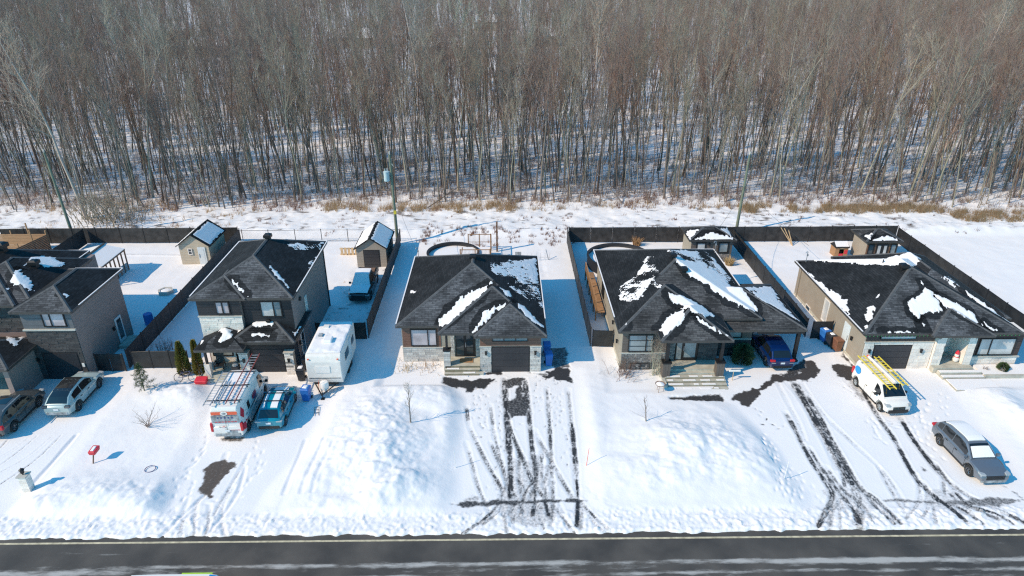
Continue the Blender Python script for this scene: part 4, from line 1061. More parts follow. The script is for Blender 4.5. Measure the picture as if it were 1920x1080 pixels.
F = Face(h1, 'y-', 42.6); F.stones(-19.25, -18.6, 0, 1.82, 'white', .5, .17, seed=3, d=.03); F.stones(-15.95, -15.31, 0, 1.82, 'white', .5, .17, seed=4, d=.03); F.wall_light(-18.9, 1.2); F.wall_light(-15.65, 1.2)
B(h1, 'column_cap', M['sill'], (-19.3, -18.55, 42.5, 42.998, 1.901, 1.97), (-16.0, -15.29, 42.5, 42.998, 1.901, 1.97))
B(h1, 'porch_deck', M['concrete'], (-21.9, -19.3, 42.0, 43.9, 0, .4)); B(h1, 'step', M['concrete'], (-21.6, -19.3, 41.6, 41.99, 0, .2))
p = B(h1, 'porch_pillar', M['white1'], (-21.6, -21.2, 41.95, 42.3, .0, 1.35)); B(p, 'post', M['black'], (-21.47, -21.32, 42.05, 42.2, 1.351, 2.65))
F = Face(h1, 'x+', -15.3)
F.door(44.6, 45.5, .3, 2.4, 'door_white', 'pane_dark', name='side_door', rows=1); F.window(46.8, 47.25, 2.3, 4.3, (), pane='pane_white', frame='white', fw=.05); F.wall_light(44.2, 1.7); adddownpipe(h1, -15.25, 53.5, 0, 5.8, 'dark'); B(h1, 'exhaust_hood', M['dark'], F.bx(45.6, 45.85, 4.6, 4.85, 0, .15))
for k in range(27): B(h1, 'siding_board', M['side_grey'], F.bx(44.0, 53.65, .3 + k * .2, .495 + k * .2, .001, .010 + .003 * (k % 2)))
roof_vent(h1, -18.6, 50.5, 7.55, s=.45); roof_vent(h1, *onroof(H1L, 504, 605), s=.25)
r1 = h1
roof_snow(r1, H1, [(430, 555), (460, 562), (490, 590), (520, 630), (552, 683), (530, 672), (485, 620), (450, 580)], *S1, seed=51, rag=.1)
roof_snow(r1, H1, [(715, 455), (760, 495), (830, 570), (862, 632), (840, 612), (780, 552), (720, 492)], *S1, seed=52, rag=.15)
roof_snow(r1, H1, [(1000, 430), (1060, 390), (1128, 292), (1105, 370), (1040, 460), (970, 570), (940, 600), (985, 500)], *S1, speck=.36, seed=53, rag=.2, thick=.04)
roof_snow(r1, H1, [(800, 300), (1100, 290), (1090, 350), (900, 340)], *S1, speck=.58, seed=54, thick=.03)
roof_snow(r1, H1L, [(582, 868), (640, 852), (735, 856), (752, 880), (745, 895), (690, 888), (640, 905), (580, 905)], *S1, seed=55, rag=.15)
roof_snow(r1, H1L, [(530, 952), (600, 938), (640, 945), (690, 950), (732, 972), (700, 978), (560, 966)], *S1, seed=56, rag=.15)
roof_snow(r1, H1P, [(340, 930), (455, 925), (440, 965), (415, 1005), (390, 1018), (330, 1012), (370, 960)], *S1, seed=57, rag=.15)
roof_snow(r1, H1L, [(522, 898), (470, 930), (425, 980), (445, 978), (530, 910)], *S1, seed=58, rag=.08)
roof_snow(r1, H1L, [(866, 928), (918, 940), (946, 898), (935, 940), (905, 972)], *S1, seed=59, rag=.06)
roof_snow(r1, H1P, [(232, 980), (180, 1030), (190, 1035), (225, 995)], *S1, seed=60, rag=.06)

# ---------------- house 0: dark grey two-storey house cut by the left edge
h0 = thing('two_storey_house', 'dark grey two-storey house at the left edge, snow crescent around its roof vent', 'house', (-33, 46, 0), group='houses along the street')
S0 = (0, 420, 7.385)
H0 = [(-34.1, -29.8, 41.9, 49.1, 5.75, .47), (-44.5, -34.3, 42.9, 52.7, 5.75, .47), (-40.5, -33.3, 43.3, 51.2, 5.73, .47)]
H0L = [(-41, -33.2, 39.0, 43.4, 2.95, .45)]
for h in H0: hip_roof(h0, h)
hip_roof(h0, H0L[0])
B(h0, 'wall', M['side_grey'], (-33.7, -30.15, 42.3, 48.75, -.3, 5.6)); B(h0, 'wall', M['side_grey'], (-44.1, -33.71, 43.6, 52.3, -.3, 5.6))
F = Face(h0, 'y-', 42.3)
F.boards(-33.68, -30.17, 4.25, 5.58, M['grey_board'], .26); F.window(-32.2, -30.6, 4.4, 5.5, (.36,), fw=.08)
B(h0, 'sill', M['sill'], F.bx(-33.75, -30.1, 4.1, 4.22, 0, .14)); F.stones(-33.68, -30.17, 2.3, 4.09, 'dbrick', .42, .12, mort=M['mortar_d'])
F.stones(-33.68, -33.1, 0, 2.29, 'dbrick', .4, .16, mort=M['mortar_d'], seed=2); F.stones(-30.5, -30.17, 0, 2.29, 'dbrick', .4, .16, mort=M['mortar_d'], seed=3); F.garage(-33.0, -30.6, .02, 2.2, 4); F.wall_light(-33.4, 1.6)
B(h0, 'intercom', M['white'], F.bx(-30.42, -30.25, 1.1, 1.4, .065, .1))
F = Face(h0, 'y-', 43.6); F.stones(-38.0, -33.75, 3.3, 5.5, 'dbrick', .42, .14, mort=M['mortar_d'], seed=5)
B(h0, 'porch_wall', M['side_grey'], (-33.9, -33.55, 39.4, 43.3, -.1, 2.85)); B(h0, 'porch_wall', M['side_grey'], (-40.5, -33.91, 41.6, 43.59, -.1, 2.85))
Face(h0, 'y-', 41.6).door(-35.6, -34.4, .6, 2.6, side=.3)
B(h0, 'porch_deck', M['concrete'], (-40.5, -33.91, 39.4, 41.59, 0, .55)); [B(h0, 'step', M['concrete'], (-38.5, -33.6, 38.9 - k * .4, 39.29 - k * .4, -.05, .42 - k * .13)) for k in range(3)]
B(h0, 'step_snow', M['snow2'], *[(-38.4, -33.65, 38.95 - k * .4, 39.25 - k * .4, .421 - k * .13, .46 - k * .13) for k in range(3)])
F = Face(h0, 'x+', -30.15); F.door(46.7, 47.6, .4, 2.5, 'door_white', 'pane_dark', name='side_door', rows=1); F.wall_light(46.3, 1.8); B(h0, 'side_step', M['concrete'], F.bx(46.4, 48.0, 0, .35, .01, .9))
for k in range(26): B(h0, 'siding_board', M['side_grey'], F.bx(42.3, 48.75, .3 + k * .2, .495 + k * .2, .001, .010 + .003 * (k % 2)))
roof_vent(h0, *onroof(H0, 66, 500), s=.5); roof_vent(h0, *onroof(H0, 5, 470), s=.6)
r0 = h0
roof_snow(r0, H0, [(270, 625), (330, 560), (420, 480), (560, 455), (700, 460), (800, 500), (850, 530), (960, 575), (870, 605), (600, 612), (540, 560), (430, 540), (400, 580)], *S0, seed=71, rag=.3)
roof_snow(r0, H0, [(200, 642), (280, 640), (360, 720), (425, 800), (490, 930), (430, 955), (330, 890), (220, 850), (170, 800)], *S0, seed=72, rag=.3)
roof_snow(r0, H0, [(850, 955), (880, 950), (940, 1000), (920, 1030), (870, 1000)], *S0, seed=73, rag=.08)
roof_snow(r0, H0, [(80, 900), (115, 890), (110, 915), (85, 920)], *S0, seed=74, rag=.06)
roof_snow(r0, H0L, [(30, 290), (60, 310), (110, 360), (185, 380), (235, 350), (290, 345), (200, 440), (135, 490)], 0, 570, 5.683, seed=75, rag=.1)

for par, hp, x_ in ((h2, H2[0], 0), (h3, H3[0], 0), (h4, H4[0], 0), (h1, H1[0], 0)):
    B(par, 'eave_snow', M['snow2'], (hp[0] - .04, hp[0] + .05, hp[2] + .3, hp[3], hp[4] + .032, hp[4] + .06))
for par, hp in ((h2, H2[0]), (h1, H1[0]), (h3, H3[0]), (h0, H0[0]), (h0, H0[1])):
    B(par, 'eave_snow', M['snow2'], (hp[0], hp[1], hp[3] - .04, hp[3] + .04, hp[4] + .02, hp[4] + .07)); B(par, 'eave_snow', M['snow2'], (hp[1] - .03, hp[1] + .04, hp[2] + 1, hp[3] - .05, hp[4] + .02, hp[4] + .06))
# ================================================================ SHEDS
def gable_shed(name, label, x0, x1, y0, y1, ze, zr, wall, over=.22, group='garden sheds'):
    t = thing(name, label, 'shed', ((x0 + x1) / 2, (y0 + y1) / 2, 0), group=group)
    cx = (x0 + x1) / 2
    mb = MB(); mb.box(x0, x1, y0, y1, -.2, ze)
    for y in (y0, y1):
        mb.hull8([(x0, y - .0 if y == y0 else y - .1, ze), (x1, y if y == y0 else y - .1, ze), (x1, y + .1 if y == y0 else y, ze), (x0, y + .1 if y == y0 else y, ze)],
                 [(cx - .01, y if y == y0 else y - .1, zr - .08), (cx + .01, y if y == y0 else y - .1, zr - .08), (cx + .01, y + .1 if y == y0 else y, zr - .08), (cx - .01, y + .1 if y == y0 else y, zr - .08)])
    mb.build('wall', wall, t)
    F = Face(t, 'y-', y0); n = int((ze - .05) / .17)
    for k in range(n): B(t, 'siding_board', wall, F.bx(x0, x1, .05 + k * .17, .21 + k * .17, .001, .014 + .003 * (k % 2)))
    s = (zr - ze) / (cx - x0); xe0, xe1 = x0 - over, x1 + over; zl = ze - over * s
    rb = MB(); k_ = math.hypot(1, s)
    for (xa, sg) in ((xe0, 1), (xe1, -1)):
        pts = [(xa, y0 - over, zl), (cx, y0 - over, zr), (cx, y1 + over, zr), (xa, y1 + over, zl)]
        if sg == 1: pts = pts[::-1]
        rb.face(pts, [(p[1], abs(p[0] - xa) * k_) for p in pts])
        q = [(p[0], p[1], p[2] - .09) for p in pts]
        rb.face(q[::-1])
        for i in range(4): rb.face([pts[i], q[i], q[(i + 1) % 4], pts[(i + 1) % 4]])
    rf = rb.build('roof', M['shingle_dark'], t)
    return t, s, zr, cx, rf
def shed_snow(parent, cx, zr, s, x0, x1, y0, y1, seed):
    gx, gy = np.arange(x0, x1 + .01, .07), np.arange(y0, y1 + .01, .07); X_, Y_ = np.meshgrid(gx, gy)
    w = wl(parent)
    e = np.minimum(np.minimum(X_ - x0, x1 - X_), np.minimum(Y_ - y0, y1 - Y_)) + (fbm(X_ * 3, Y_ * 3, seed) - .5) * .25
    Z_ = zr - np.abs(X_ - cx) * s + .012 + .05 * np.clip(e / .12, 0, 1)
    ok = e > -.02; c = ok[:-1, :-1] & ok[1:, 1:] & ok[:-1, 1:] & ok[1:, :-1]; j, i = np.nonzero(c)
    ii = np.arange(X_.size).reshape(X_.shape); V = np.stack([X_ - w.x, Y_ - w.y, Z_ - w.z], -1).reshape(-1, 3)
    me = bpy.data.meshes.new('roof_snow'); me.from_pydata(V.tolist(), [], np.stack([ii[j, i], ii[j, i + 1], ii[j + 1, i + 1], ii[j + 1, i]], -1).tolist()); me.materials.append(M['snow2']); me.shade_smooth()
    tag(link(bpy.data.objects.new('roof_snow', me), parent), kind='stuff')
s1, s, zr, cx, rf = gable_shed('garden_shed', 'beige garden shed with white door and small window, gable roof part covered in snow', -31.85, -28.95, 62.4, 66.4, 2.3, 3.35, M['vinyl_beige'])
F = Face(s1, 'y-', 62.4); F.door(-30.05, -29.3, .05, 2.0, 'door_white', 'door_white', rows=1); F.window(-31.0, -30.6, 1.2, 1.85, (), (.5,), 'pane_dark', 'white', fw=.06)
shed_snow(rf, cx, zr, s, cx + .15, -28.78, 62.5, 66.3, 1); shed_snow(rf, cx, zr, s, -32.0, -31.45, 62.3, 66.3, 2)
s2, s, zr, cx, rf = gable_shed('garden_shed', 'taupe garden shed with a dark roll-up door, gable roof under snow, beside the utility pole', -14.35, -11.45, 61.6, 66.0, 2.2, 3.2, M['vinyl_taupe'])
F = Face(s2, 'y-', 61.6); F.garage(-13.6, -12.15, .02, 1.85, 5)
shed_snow(rf, cx, zr, s, cx + .12, -11.27, 61.5, 66.0, 3); shed_snow(rf, cx, zr, s, -14.45, cx - .22, 61.5, 66.1, 4)
def hip_shed(label, x0, x1, y0, y1, ze, sl, side):
    t = thing('garden_shed', label, 'shed', ((x0 + x1) / 2, (y0 + y1) / 2, 0), group='garden sheds')
    h = [(x0, x1, y0, y1, ze, sl)]
    hip_roof(t, h[0], [M['shingle_brown'], M['shingle_brown']])
    B(t, 'wall', side, (x0 + .3, x1 - .3, y0 + .3, y1 - .3, -.2, ze - .15))
    return t, h
s3, hh = hip_shed('hip-roofed garden shed with taupe boards over a fieldstone base, behind the carport house', 18.3, 23.0, 62.0, 65.6, 2.6, .42, M['side_pale'])
F = Face(s3, 'y-', 62.3); F.boards(18.6, 22.7, 1.0, 2.45, M['taupe_board'], .2); F.stones(18.62, 22.68, .0, .98, 'mix', .24, .14, rough=True)
F.door(19.1, 20.1, .05, 2.3, rows=1, pane='pane_white'); F.window(21.3, 22.35, 1.1, 2.25, (), pane='pane_grey', fw=.12); F.wall_light(20.4, 1.9)
Z4 = (1240, 410, 10.8)
roof_snow(s3, hh, [(600, 448), (700, 400), (840, 340), (960, 290), (1060, 285), (1200, 320), (1430, 395), (1540, 438), (1000, 450)], *Z4, seed=81, rag=.3)
roof_snow(s3, hh, [(500, 350), (520, 260), (560, 235), (760, 228), (690, 300), (570, 430), (540, 430)], *Z4, seed=82, rag=.2)
roof_snow(s3, hh, [(1160, 215), (1330, 190), (1450, 310), (1540, 430), (1380, 340)], *Z4, seed=83, rag=.1)
s4, hh = hip_shed('hip-roofed garden shed with brown posts and glass double doors, beside the toy playhouse', 35.5, 39.2, 61.4, 64.7, 2.6, .42, M['side_beige'])
F = Face(s4, 'y-', 61.7); F.boards(35.82, 38.88, .02, 2.42, M['wood_dk'], .24)
F.window(35.95, 36.55, 1.1, 2.2, (), pane='pane_dark'); F.door(36.75, 37.35, .02, 2.25, rows=1, pane='pane_white'); F.door(37.36, 37.95, .02, 2.25, rows=1, pane='pane_white'); F.window(38.15, 38.75, 1.1, 2.2, (), pane='pane_grey')
roof_snow(s4, hh, [(615, 200), (690, 160), (740, 152), (800, 175), (845, 198), (700, 203)], 1460, 400, 3.6, seed=84, rag=.1)
roof_snow(s4, hh, [(580, 152), (635, 132), (620, 170), (600, 193)], 1460, 400, 3.6, seed=85, rag=.1)
# ================================================================ FENCES
def fence(label, a, b, h=1.55, step=2.4, panel='panel', name='privacy_fence', z=None, mat_p=None, skip_first=False):
    a, b = Vector(a), Vector(b); L = (b - a).length; n = max(1, round(L / step)); u = (b - a) / L
    t = thing(name, label, 'fence', ((a.x + b.x) / 2, (a.y + b.y) / 2, 0), group='fences between the lots')
    nn = Vector((-u.y, u.x))
    for k in range(n + 1):
        if k == 0 and skip_first: continue
        p = a + u * (L * k / n); g = hz(p.x, p.y)
        mb = MB(); mb.tube((p.x, p.y, g - .3), (p.x, p.y, g + h + .08), .035, .035, 7); mb.lathe([(.05, 0), (.05, .03), (.0, .07)], (p.x, p.y, g + h + .08), n=7)
        mb.build('post', M['black'], t)
        if k == n: break
        q = a + u * (L * (k + 1) / n); g2 = hz(q.x, q.y)
        p1, q1 = p + u * .04, q - u * .04
        rb = MB(); rb.tube((p1.x, p1.y, g + h + .02), (q1.x, q1.y, g2 + h + .02), .022, .022, 6); rb.build('rail', M['black'], t)
        rb = MB(); rb.tube((p1.x, p1.y, g + .08), (q1.x, q1.y, g2 + .08), .015, .015, 5); rb.build('rail', M['black'], t)
        if panel == 'panel':
            m = MB(); o = nn * .012
            m.hull8([(p1.x - o.x, p1.y - o.y, g + .05), (q1.x - o.x, q1.y - o.y, g2 + .05), (q1.x + o.x, q1.y + o.y, g2 + .05), (p1.x + o.x, p1.y + o.y, g + .05)],
                    [(p1.x - o.x, p1.y - o.y, g + h - .01), (q1.x - o.x, q1.y - o.y, g2 + h - .01), (q1.x + o.x, q1.y + o.y, g2 + h - .01), (p1.x + o.x, p1.y + o.y, g + h - .01)])
            m.build('panel', mat_p or M['slat'], t, fix=True)
        else:
            m = MB(); c = .16; w = .004; l = (q1 - p1).length
            k1 = int((l + h) / c)
            for j in range(k1):
                s0 = j * c
                for sg in (0, 1):
                    ua, za, ub, zb = max(0, s0 - h), min(s0, h), min(s0, l), max(0, s0 - l)
                    if sg: ua, ub = l - ua, l - ub
                    A_ = p1 + u * ua; B_ = p1 + u * ub
                    m.face([(A_.x, A_.y, g + za), (A_.x, A_.y, g + za + .012), (B_.x, B_.y, g + zb + .012), (B_.x, B_.y, g + zb)])
            tag(m.build('chain_mesh', M['steel'], t), kind='stuff')
    return t
def slat_mat():
    m = mat('slatted_privacy_panel', (.020, .021, .023), .6, .5, 1.3, bump=.2)
    return m
M['slat'] = slat_mat()
M['slat_lit'] = mat('slatted_panel_lit', (.032, .030, .030), .65, .6, 1.6)  # lighter sunlit tone put into the colour of the long back fences
fence('long black slatted fence along the back of the far left lots, behind the glazed gazebo', (-53, 68.0), (-28.1, 68.0), 1.7, mat_p=M['slat_lit'])
fence('black slatted fence running from the left two-storey gate back to the beige shed', (-27.9, 43.5), (-27.9, 67.9), 1.55)
fence('black slatted fence running back along the alley between the pickup yard and the brown bungalow', (-10.85, 47.7), (-10.85, 66.9), 1.6)
fence('see-through chain-link fence along the back between the beige shed and the taupe shed', (-27.8, 68.2), (-11.0, 68.2), 1.3, 2.7, panel='mesh', name='chain_link_fence')
fence('black slatted fence on the left side of the carport house, with shade beside it', (6.8, 46.2), (6.8, 67.4), 1.6)
fence('short black slatted fence joining the side fence to the carport house corner', (6.95, 46.1), (8.55, 46.1), 1.45, 1.6)
fence('long black slatted fence along the back of the two right-hand lots', (6.95, 67.5), (42.0, 67.5), 1.7, mat_p=M['slat_lit'])
fence('black slatted fence running back between the carport house and the beige bungalow', (24.3, 47.4), (24.3, 67.3), 1.6)
fence('black slatted fence slanting away on the right of the beige bungalow', (42.0, 40.0), (42.0, 67.3), 1.6)
fence('dark slatted fence crossing the far left yard behind the gazebo', (-44.2, 59.5), (-44.2, 67.8), 1.7)
fence('low black slatted front fence behind the two hedge cedars', (-27.5, 43.45), (-23.4, 43.45), 1.45, 1.4)
def gate(label, a, b, h=1.55, n=2):
    t = thing('yard_gate', label, 'gate', ((a[0] + b[0]) / 2, (a[1] + b[1]) / 2, 0), group='black yard gates')
    for k in range(n):
        x0, y0 = a[0] + (b[0] - a[0]) * k / n, a[1] + (b[1] - a[1]) * k / n; x1, y1 = a[0] + (b[0] - a[0]) * (k + 1) / n, a[1] + (b[1] - a[1]) * (k + 1) / n
        B(t, 'panel', M['slat'], (x0 + .1, x1 - .1, y0 - .015, y1 + .015, .15, h))
        mb = MB()
        for x, y in ((x0 + .06, y0), (x1 - .06, y1)): mb.tube((x, y, -.1), (x, y, h + .1), .04, .04, 7)
        mb.tube((x0 + .06, y0, h + .02), (x1 - .06, y1, h + .02), .025, .025, 6); mb.tube((x0 + .06, y0, .12), (x1 - .06, y1, .12), .025, .025, 6)
        mb.build('gate_frame', M['black'], t)
gate('double black yard gate between the grey two-storey house and the corner of the side fence', (-30.1, 43.2), (-27.95, 43.2), 1.5)
gate('black triple yard gate behind the camping trailer', (-15.0, 47.6), (-10.95, 47.6), 1.55, 3)
gate('narrow black side gate beside the beige side wall', (24.6, 47.2), (26.3, 47.2), 1.6, 1)
# cedar fence
for lab, a, b in (('new cedar board fence facing the camera at the far left edge', (-54.5, 66.6), (-47.3, 66.6)), ('weathered cedar fence running away from the camera at the far left', (-48.6, 59.6), (-47.2, 66.4))):
    t = thing('wooden_fence', lab, 'fence', ((a[0] + b[0]) / 2, (a[1] + b[1]) / 2, 0), group='cedar fences at the left')
    A_, B_ = Vector(a), Vector(b); L = (B_ - A_).length; u = (B_ - A_) / L; n = round(L / 1.8)
    w = wl(t); ang = math.atan2(u.y, u.x)
    for k in range(n + 1):
        p = A_ + u * L * k / n; B(t, 'post', M['wood'], (p.x - .05, p.x + .05, p.y - .05, p.y + .05, -.2, 2.2 + .8 * (k % 2)))
    for j in range(11):
        me = MB(); me.box(-L / 2, L / 2, -.012, .012, .02 + j * .165, .165 + j * .165); o = me.build('board', M['wood'] if 'new' in lab else M['wood_dk'], t, local=True); o.rotation_euler = (0, 0, ang)
        nrm = Vector((u.y, -u.x)) * .07; o.location = (nrm.x, nrm.y, 0)

# ================================================================ BACKYARD THINGS
t = thing('gazebo', 'glazed gazebo with a pale translucent roof and slatted posts casting a shadow', 'gazebo', (-38.4, 59.2, 0))
mb = MB(); mb.hull8([(-38.4, 57.1, 2.75), (-36.5, 57.1, 2.3), (-36.5, 61.3, 2.3), (-38.4, 61.3, 2.75)], [(-38.4, 57.1, 2.79), (-36.5, 57.1, 2.34), (-36.5, 61.3, 2.34), (-38.4, 61.3, 2.79)])
mb.build('roof', M['snow2'], t)
mb = MB(); mb.hull8([(-40.3, 57.1, 2.3), (-38.41, 57.1, 2.75), (-38.41, 61.3, 2.75), (-40.3, 61.3, 2.3)], [(-40.3, 57.1, 2.33), (-38.41, 57.1, 2.79), (-38.41, 61.3, 2.79), (-40.3, 61.3, 2.33)])
mb.build('roof', M['white_dirty'], t)
B(t, 'ridge_beam', M['fascia'], (-38.5, -38.3, 57.0, 61.4, 2.795, 2.88)); B(t, 'eave_beam', M['wood_dk'], (-36.62, -36.5, 57.1, 61.3, 2.15, 2.29))
for k in range(7): B(t, 'post', M['wood_dk'], (-36.62, -36.52, 57.15 + k * .67, 57.25 + k * .67, 0, 2.14))
for k in range(3): B(t, 'post', M['wood_dk'], (-40.2 + k * 1.2, -40.1 + k * 1.2, 57.15, 57.25, 0, 2.29))
for k in range(6): B(t, 'glass_panel', M['pane_grey'], (-36.58, -36.56, 57.27 + k * .67, 57.8 + k * .67, .1, .95))
B(t, 'cushion', M['red'], (-37.1, -36.75, 58.6, 59.0, .1, .8))
t = thing('fire_pit', 'hexagonal stone fire pit rim filled with snow in the left back yard', 'fire pit', (-30.8, 56, 0))
for k in range(6):
    a0, a1 = k * math.pi / 3, (k + 1) * math.pi / 3; c = (-30.8, 56.2)
    P = lambda r, a_, z: (c[0] + r * math.cos(a_), c[1] + r * math.sin(a_), z)
    mb = MB(); mb.hull8([P(.5, a0, 0), P(.7, a0, 0), P(.7, a1, 0), P(.5, a1, 0)], [P(.5, a0, .38), P(.7, a0, .38), P(.7, a1, .38), P(.5, a1, .38)]); mb.build('edging_stone', M['sill'], t, fix=True)
mb = MB(); mb.lathe([(.48, .1), (.48, .3), (.3, .36), (.001, .38)], (-30.8, 56.2, 0), n=18); mb.build('snow', M['snow2'], t)
t = thing('barrel', 'dark blue barrel standing in the shade behind the left two-storey house', 'barrel', (-29.6, 50.4, 0)); mb = MB(); mb.lathe([(.001, 0), (.33, 0), (.36, .1), (.36, .9), (.33, 1), (.001, 1)], (-29.6, 50.4, .02)); mb.build('drum', M['blue_bin'], t)
def pool(label, cx, cy, r):
    t = thing('swimming_pool', label, 'pool', (cx, cy, 0), group='above-ground pools')
    mb = MB(); mb.lathe([(r - .02, 0), (r, 0), (r, 1.15), (r + .08, 1.16), (r + .08, 1.22), (r - .14, 1.22), (r - .14, 1.16), (r - .04, 1.14), (r - .04, .7)], (cx, cy, 0), n=56); mb.build('pool_wall', M['dark'], t, smooth=40)
    mb = MB(); mb.lathe([(r - .05, .82), (r * .7, .84), (.01, .86)], (cx, cy, 0), n=56); mb.build('snow', M['snow2'], t, smooth=60)
    return t
pool('round pool rim full of snow behind the brown bungalow', -5.0, 62.7, 2.55); pool('larger round pool filled with snow behind the carport house', 11.4, 61.6, 3.1)
def railing(parent, x0, x1, y0, y1, z0, h=.95, m='wood', bal=.13):
    L = math.hypot(x1 - x0, y1 - y0); n = int(L / bal); ux, uy = (x1 - x0) / L, (y1 - y0) / L
    mb = MB(); mb.tube((x0, y0, z0 + h), (x1, y1, z0 + h), .045, .045, 4); mb.tube((x0, y0, z0 + .1), (x1, y1, z0 + .1), .035, .035, 4); mb.build('handrail', M[m], parent)
    for k in range(max(2, int(L / 1.5)) + 1):
        t_ = k / max(2, int(L / 1.5)); B(parent, 'post', M[m], (x0 + (x1 - x0) * t_ - .05, x0 + (x1 - x0) * t_ + .05, y0 + (y1 - y0) * t_ - .05, y0 + (y1 - y0) * t_ + .05, 0, z0 + h + .05))
    mb = MB()
    for k in range(1, n): mb.tube((x0 + ux * k * bal, y0 + uy * k * bal, z0 + .1), (x0 + ux * k * bal, y0 + uy * k * bal, z0 + h), .012, .012, 4, False)
    tag(mb.build('balusters', M[m], parent), kind='stuff')
t = thing('pool_deck', 'brown wooden pool deck with railings and a short stair behind the brown bungalow', 'deck', (-2.2, 63, 0))
for k in range(12): B(t, 'deck_board', M['wood_dk'], (-4.2, -1.2, 61.6 + k * .24, 61.82 + k * .24, .9, .94))
B(t, 'deck_snow', M['snow2'], (-4.1, -1.3, 61.7, 64.4, .941, 1.0)); railing(t, -4.2, -1.3, 61.55, 61.55, .95); railing(t, -3.6, -1.3, 65.6, 65.6, .95); railing(t, -1.25, -1.25, 61.6, 65.6, .95)
B(t, 'post', M['wood_dk'], (-.72, -.55, 65.2, 65.4, 0, 3.4))
for k in range(4): B(t, 'step', M['wood'], (-1.2, -.3, 61.7 + k * .3, 61.95 + k * .3, .15 + k * .2, .2 + k * .2))
t = thing('wooden_deck', 'narrow wooden side deck with an orange-brown railing beside the carport house wall', 'deck', (8.3, 56, 0))
for k in range(10): B(t, 'deck_board', M['wood'], (7.75, 8.5, 50.5 + k * .8, 51.25 + k * .8, .8, .85))
railing(t, 7.75, 7.75, 50.5, 58.4, .85, 1.0, 'wood', .2)
def tuft(cx, cy, h, n, r, seed, lean=.35, w=.012):
    rg = random.Random(seed); mb = MB(); g = hz(cx, cy)
    for k in range(n):
        a_ = rg.uniform(0, 6.28); d = r * rg.random() ** .6; x, y = cx + d * math.cos(a_), cy + d * math.sin(a_); hh = h * rg.uniform(.5, 1)
        tx, ty = x + lean * hh * rg.gauss(.3, 1) * .6 + math.cos(a_) * r * .6, y + lean * hh * rg.gauss(0, 1) * .6 + math.sin(a_) * r * .6
        b_ = rg.uniform(0, 3.14); dx, dy = w * math.cos(b_), w * math.sin(b_)
        mx_, my_ = (x * 2 + tx) / 3, (y * 2 + ty) / 3
        mb.face([(x - dx, y - dy, g - .03), (x + dx, y + dy, g - .03), (mx_ + dx, my_ + dy, g + hh * .55), (mx_ - dx, my_ - dy, g + hh * .55)]); mb.face([(mx_ - dx, my_ - dy, g + hh * .55), (mx_ + dx, my_ + dy, g + hh * .55), (tx, ty, g + hh)])
    return mb
for k, (x, y, h, lab) in enumerate(((14.1, 66.6, 1.0, 'golden ornamental grass clump by the back fence near the larger pool'), (22.4, 61.5, .9, 'golden ornamental grass clump at the foot of the fieldstone shed base'))):
    tag(tuft(x, y, h, 220, .35, k, w=.02).build('ornamental_grass', M['straw']), lab, 'grass clump', 'golden grass clumps')
t = thing('toy_playhouse', 'small toy playhouse with orange walls, red shutters and snow on its roof', 'playhouse', (34.4, 64.0, 0))
x0, x1, y0, y1 = 33.7, 35.0, 63.4, 64.5
for b in ((x0, x0 + .4, y0, y0 + .05, 0, 1.1), (x1 - .4, x1, y0, y0 + .05, 0, 1.1), (x0 + .41, x1 - .41, y0, y0 + .05, .95, 1.1), (x0, x0 + .05, y0 + .06, y1, 0, 1.1), (x1 - .05, x1, y0 + .06, y1, 0, 1.1), (x0 + .06, x1 - .06, y1 - .05, y1, 0, 1.1)): B(t, 'wall', M['lumber'] if b[4] else M['wood'], b)
B(t, 'shutter', M['red'], (x1 - .38, x1 - .08, y0 - .03, y0 - .003, .45, .85)); B(t, 'door', M['red'], (x0 + .42, x0 + .85, y0 + .01, y0 + .04, .0, .45))
mb = MB(); mb.hull8([(x0 - .1, y0 - .1, 1.11), (x1 + .1, y0 - .1, 1.11), (x1 + .1, y1 + .1, 1.11), (x0 - .1, y1 + .1, 1.11)], [(x0 - .02, 63.93, 1.55), (x1 + .02, 63.93, 1.55), (x1 + .02, 63.98, 1.55), (x0 - .02, 63.98, 1.55)]); mb.build('roof', M['slat'], t)
mb = MB(); mb.hull8([(x0, y0 + .0, 1.22), (x1, y0 + .0, 1.22), (x1, 63.95, 1.58), (x0, 63.95, 1.58)], [(x0, y0 + .03, 1.28), (x1, y0 + .03, 1.28), (x1, 63.95, 1.62), (x0, 63.95, 1.62)]); mb.build('snow', M['snow2'], t)
for k, (dx, dy) in enumerate(((-1.3, .9), (-.9, 1.0), (-.5, .7))):
    mb = MB(); mb.tube((30.6, 66.6 - k * .1, .1), (30.6 + dx, 66.6 + dy * .5, 1.9 - k * .1), .045, .045, 4); tag(mb.build('lumber_plank', M['lumber']), 'yellow plank leaning out of the snow by the right back fence, ' + ('longest', 'middle', 'shortest')[k] + ' of three', 'plank', 'leaning planks')
t = thing('pallet', 'pale wooden pallet leaning upright left of the taupe shed', 'pallet', (-15.4, 64.5, 0))
for k in range(6): B(t, 'slat', M['lumber'], (-16.6 + k * .36, -16.35 + k * .36, 64.5, 64.54, .05, .95))
B(t, 'stringer', M['lumber'], (-16.7, -14.6, 64.55, 64.62, .15, .25), (-16.7, -14.6, 64.55, 64.62, .75, .85))
t = thing('patio_chair', 'snowy patio chair standing behind the brown bungalow', 'chair', (1.5, 62.5, 0))
B(t, 'seat', M['decal_grey'], (1.2, 1.8, 62.2, 62.8, .42, .48)); B(t, 'backrest', M['decal_grey'], (1.2, 1.8, 62.8, 62.85, .45, 1.1))
for x in (1.22, 1.72):
    for y in (62.22, 62.74): B(t, 'leg', M['decal_grey'], (x, x + .05, y, y + .05, 0, .42))
t = thing('wire_cage', 'low wire garden cage in the snow behind the brown bungalow', 'cage', (3.4, 63.6, 0))
mb = MB()
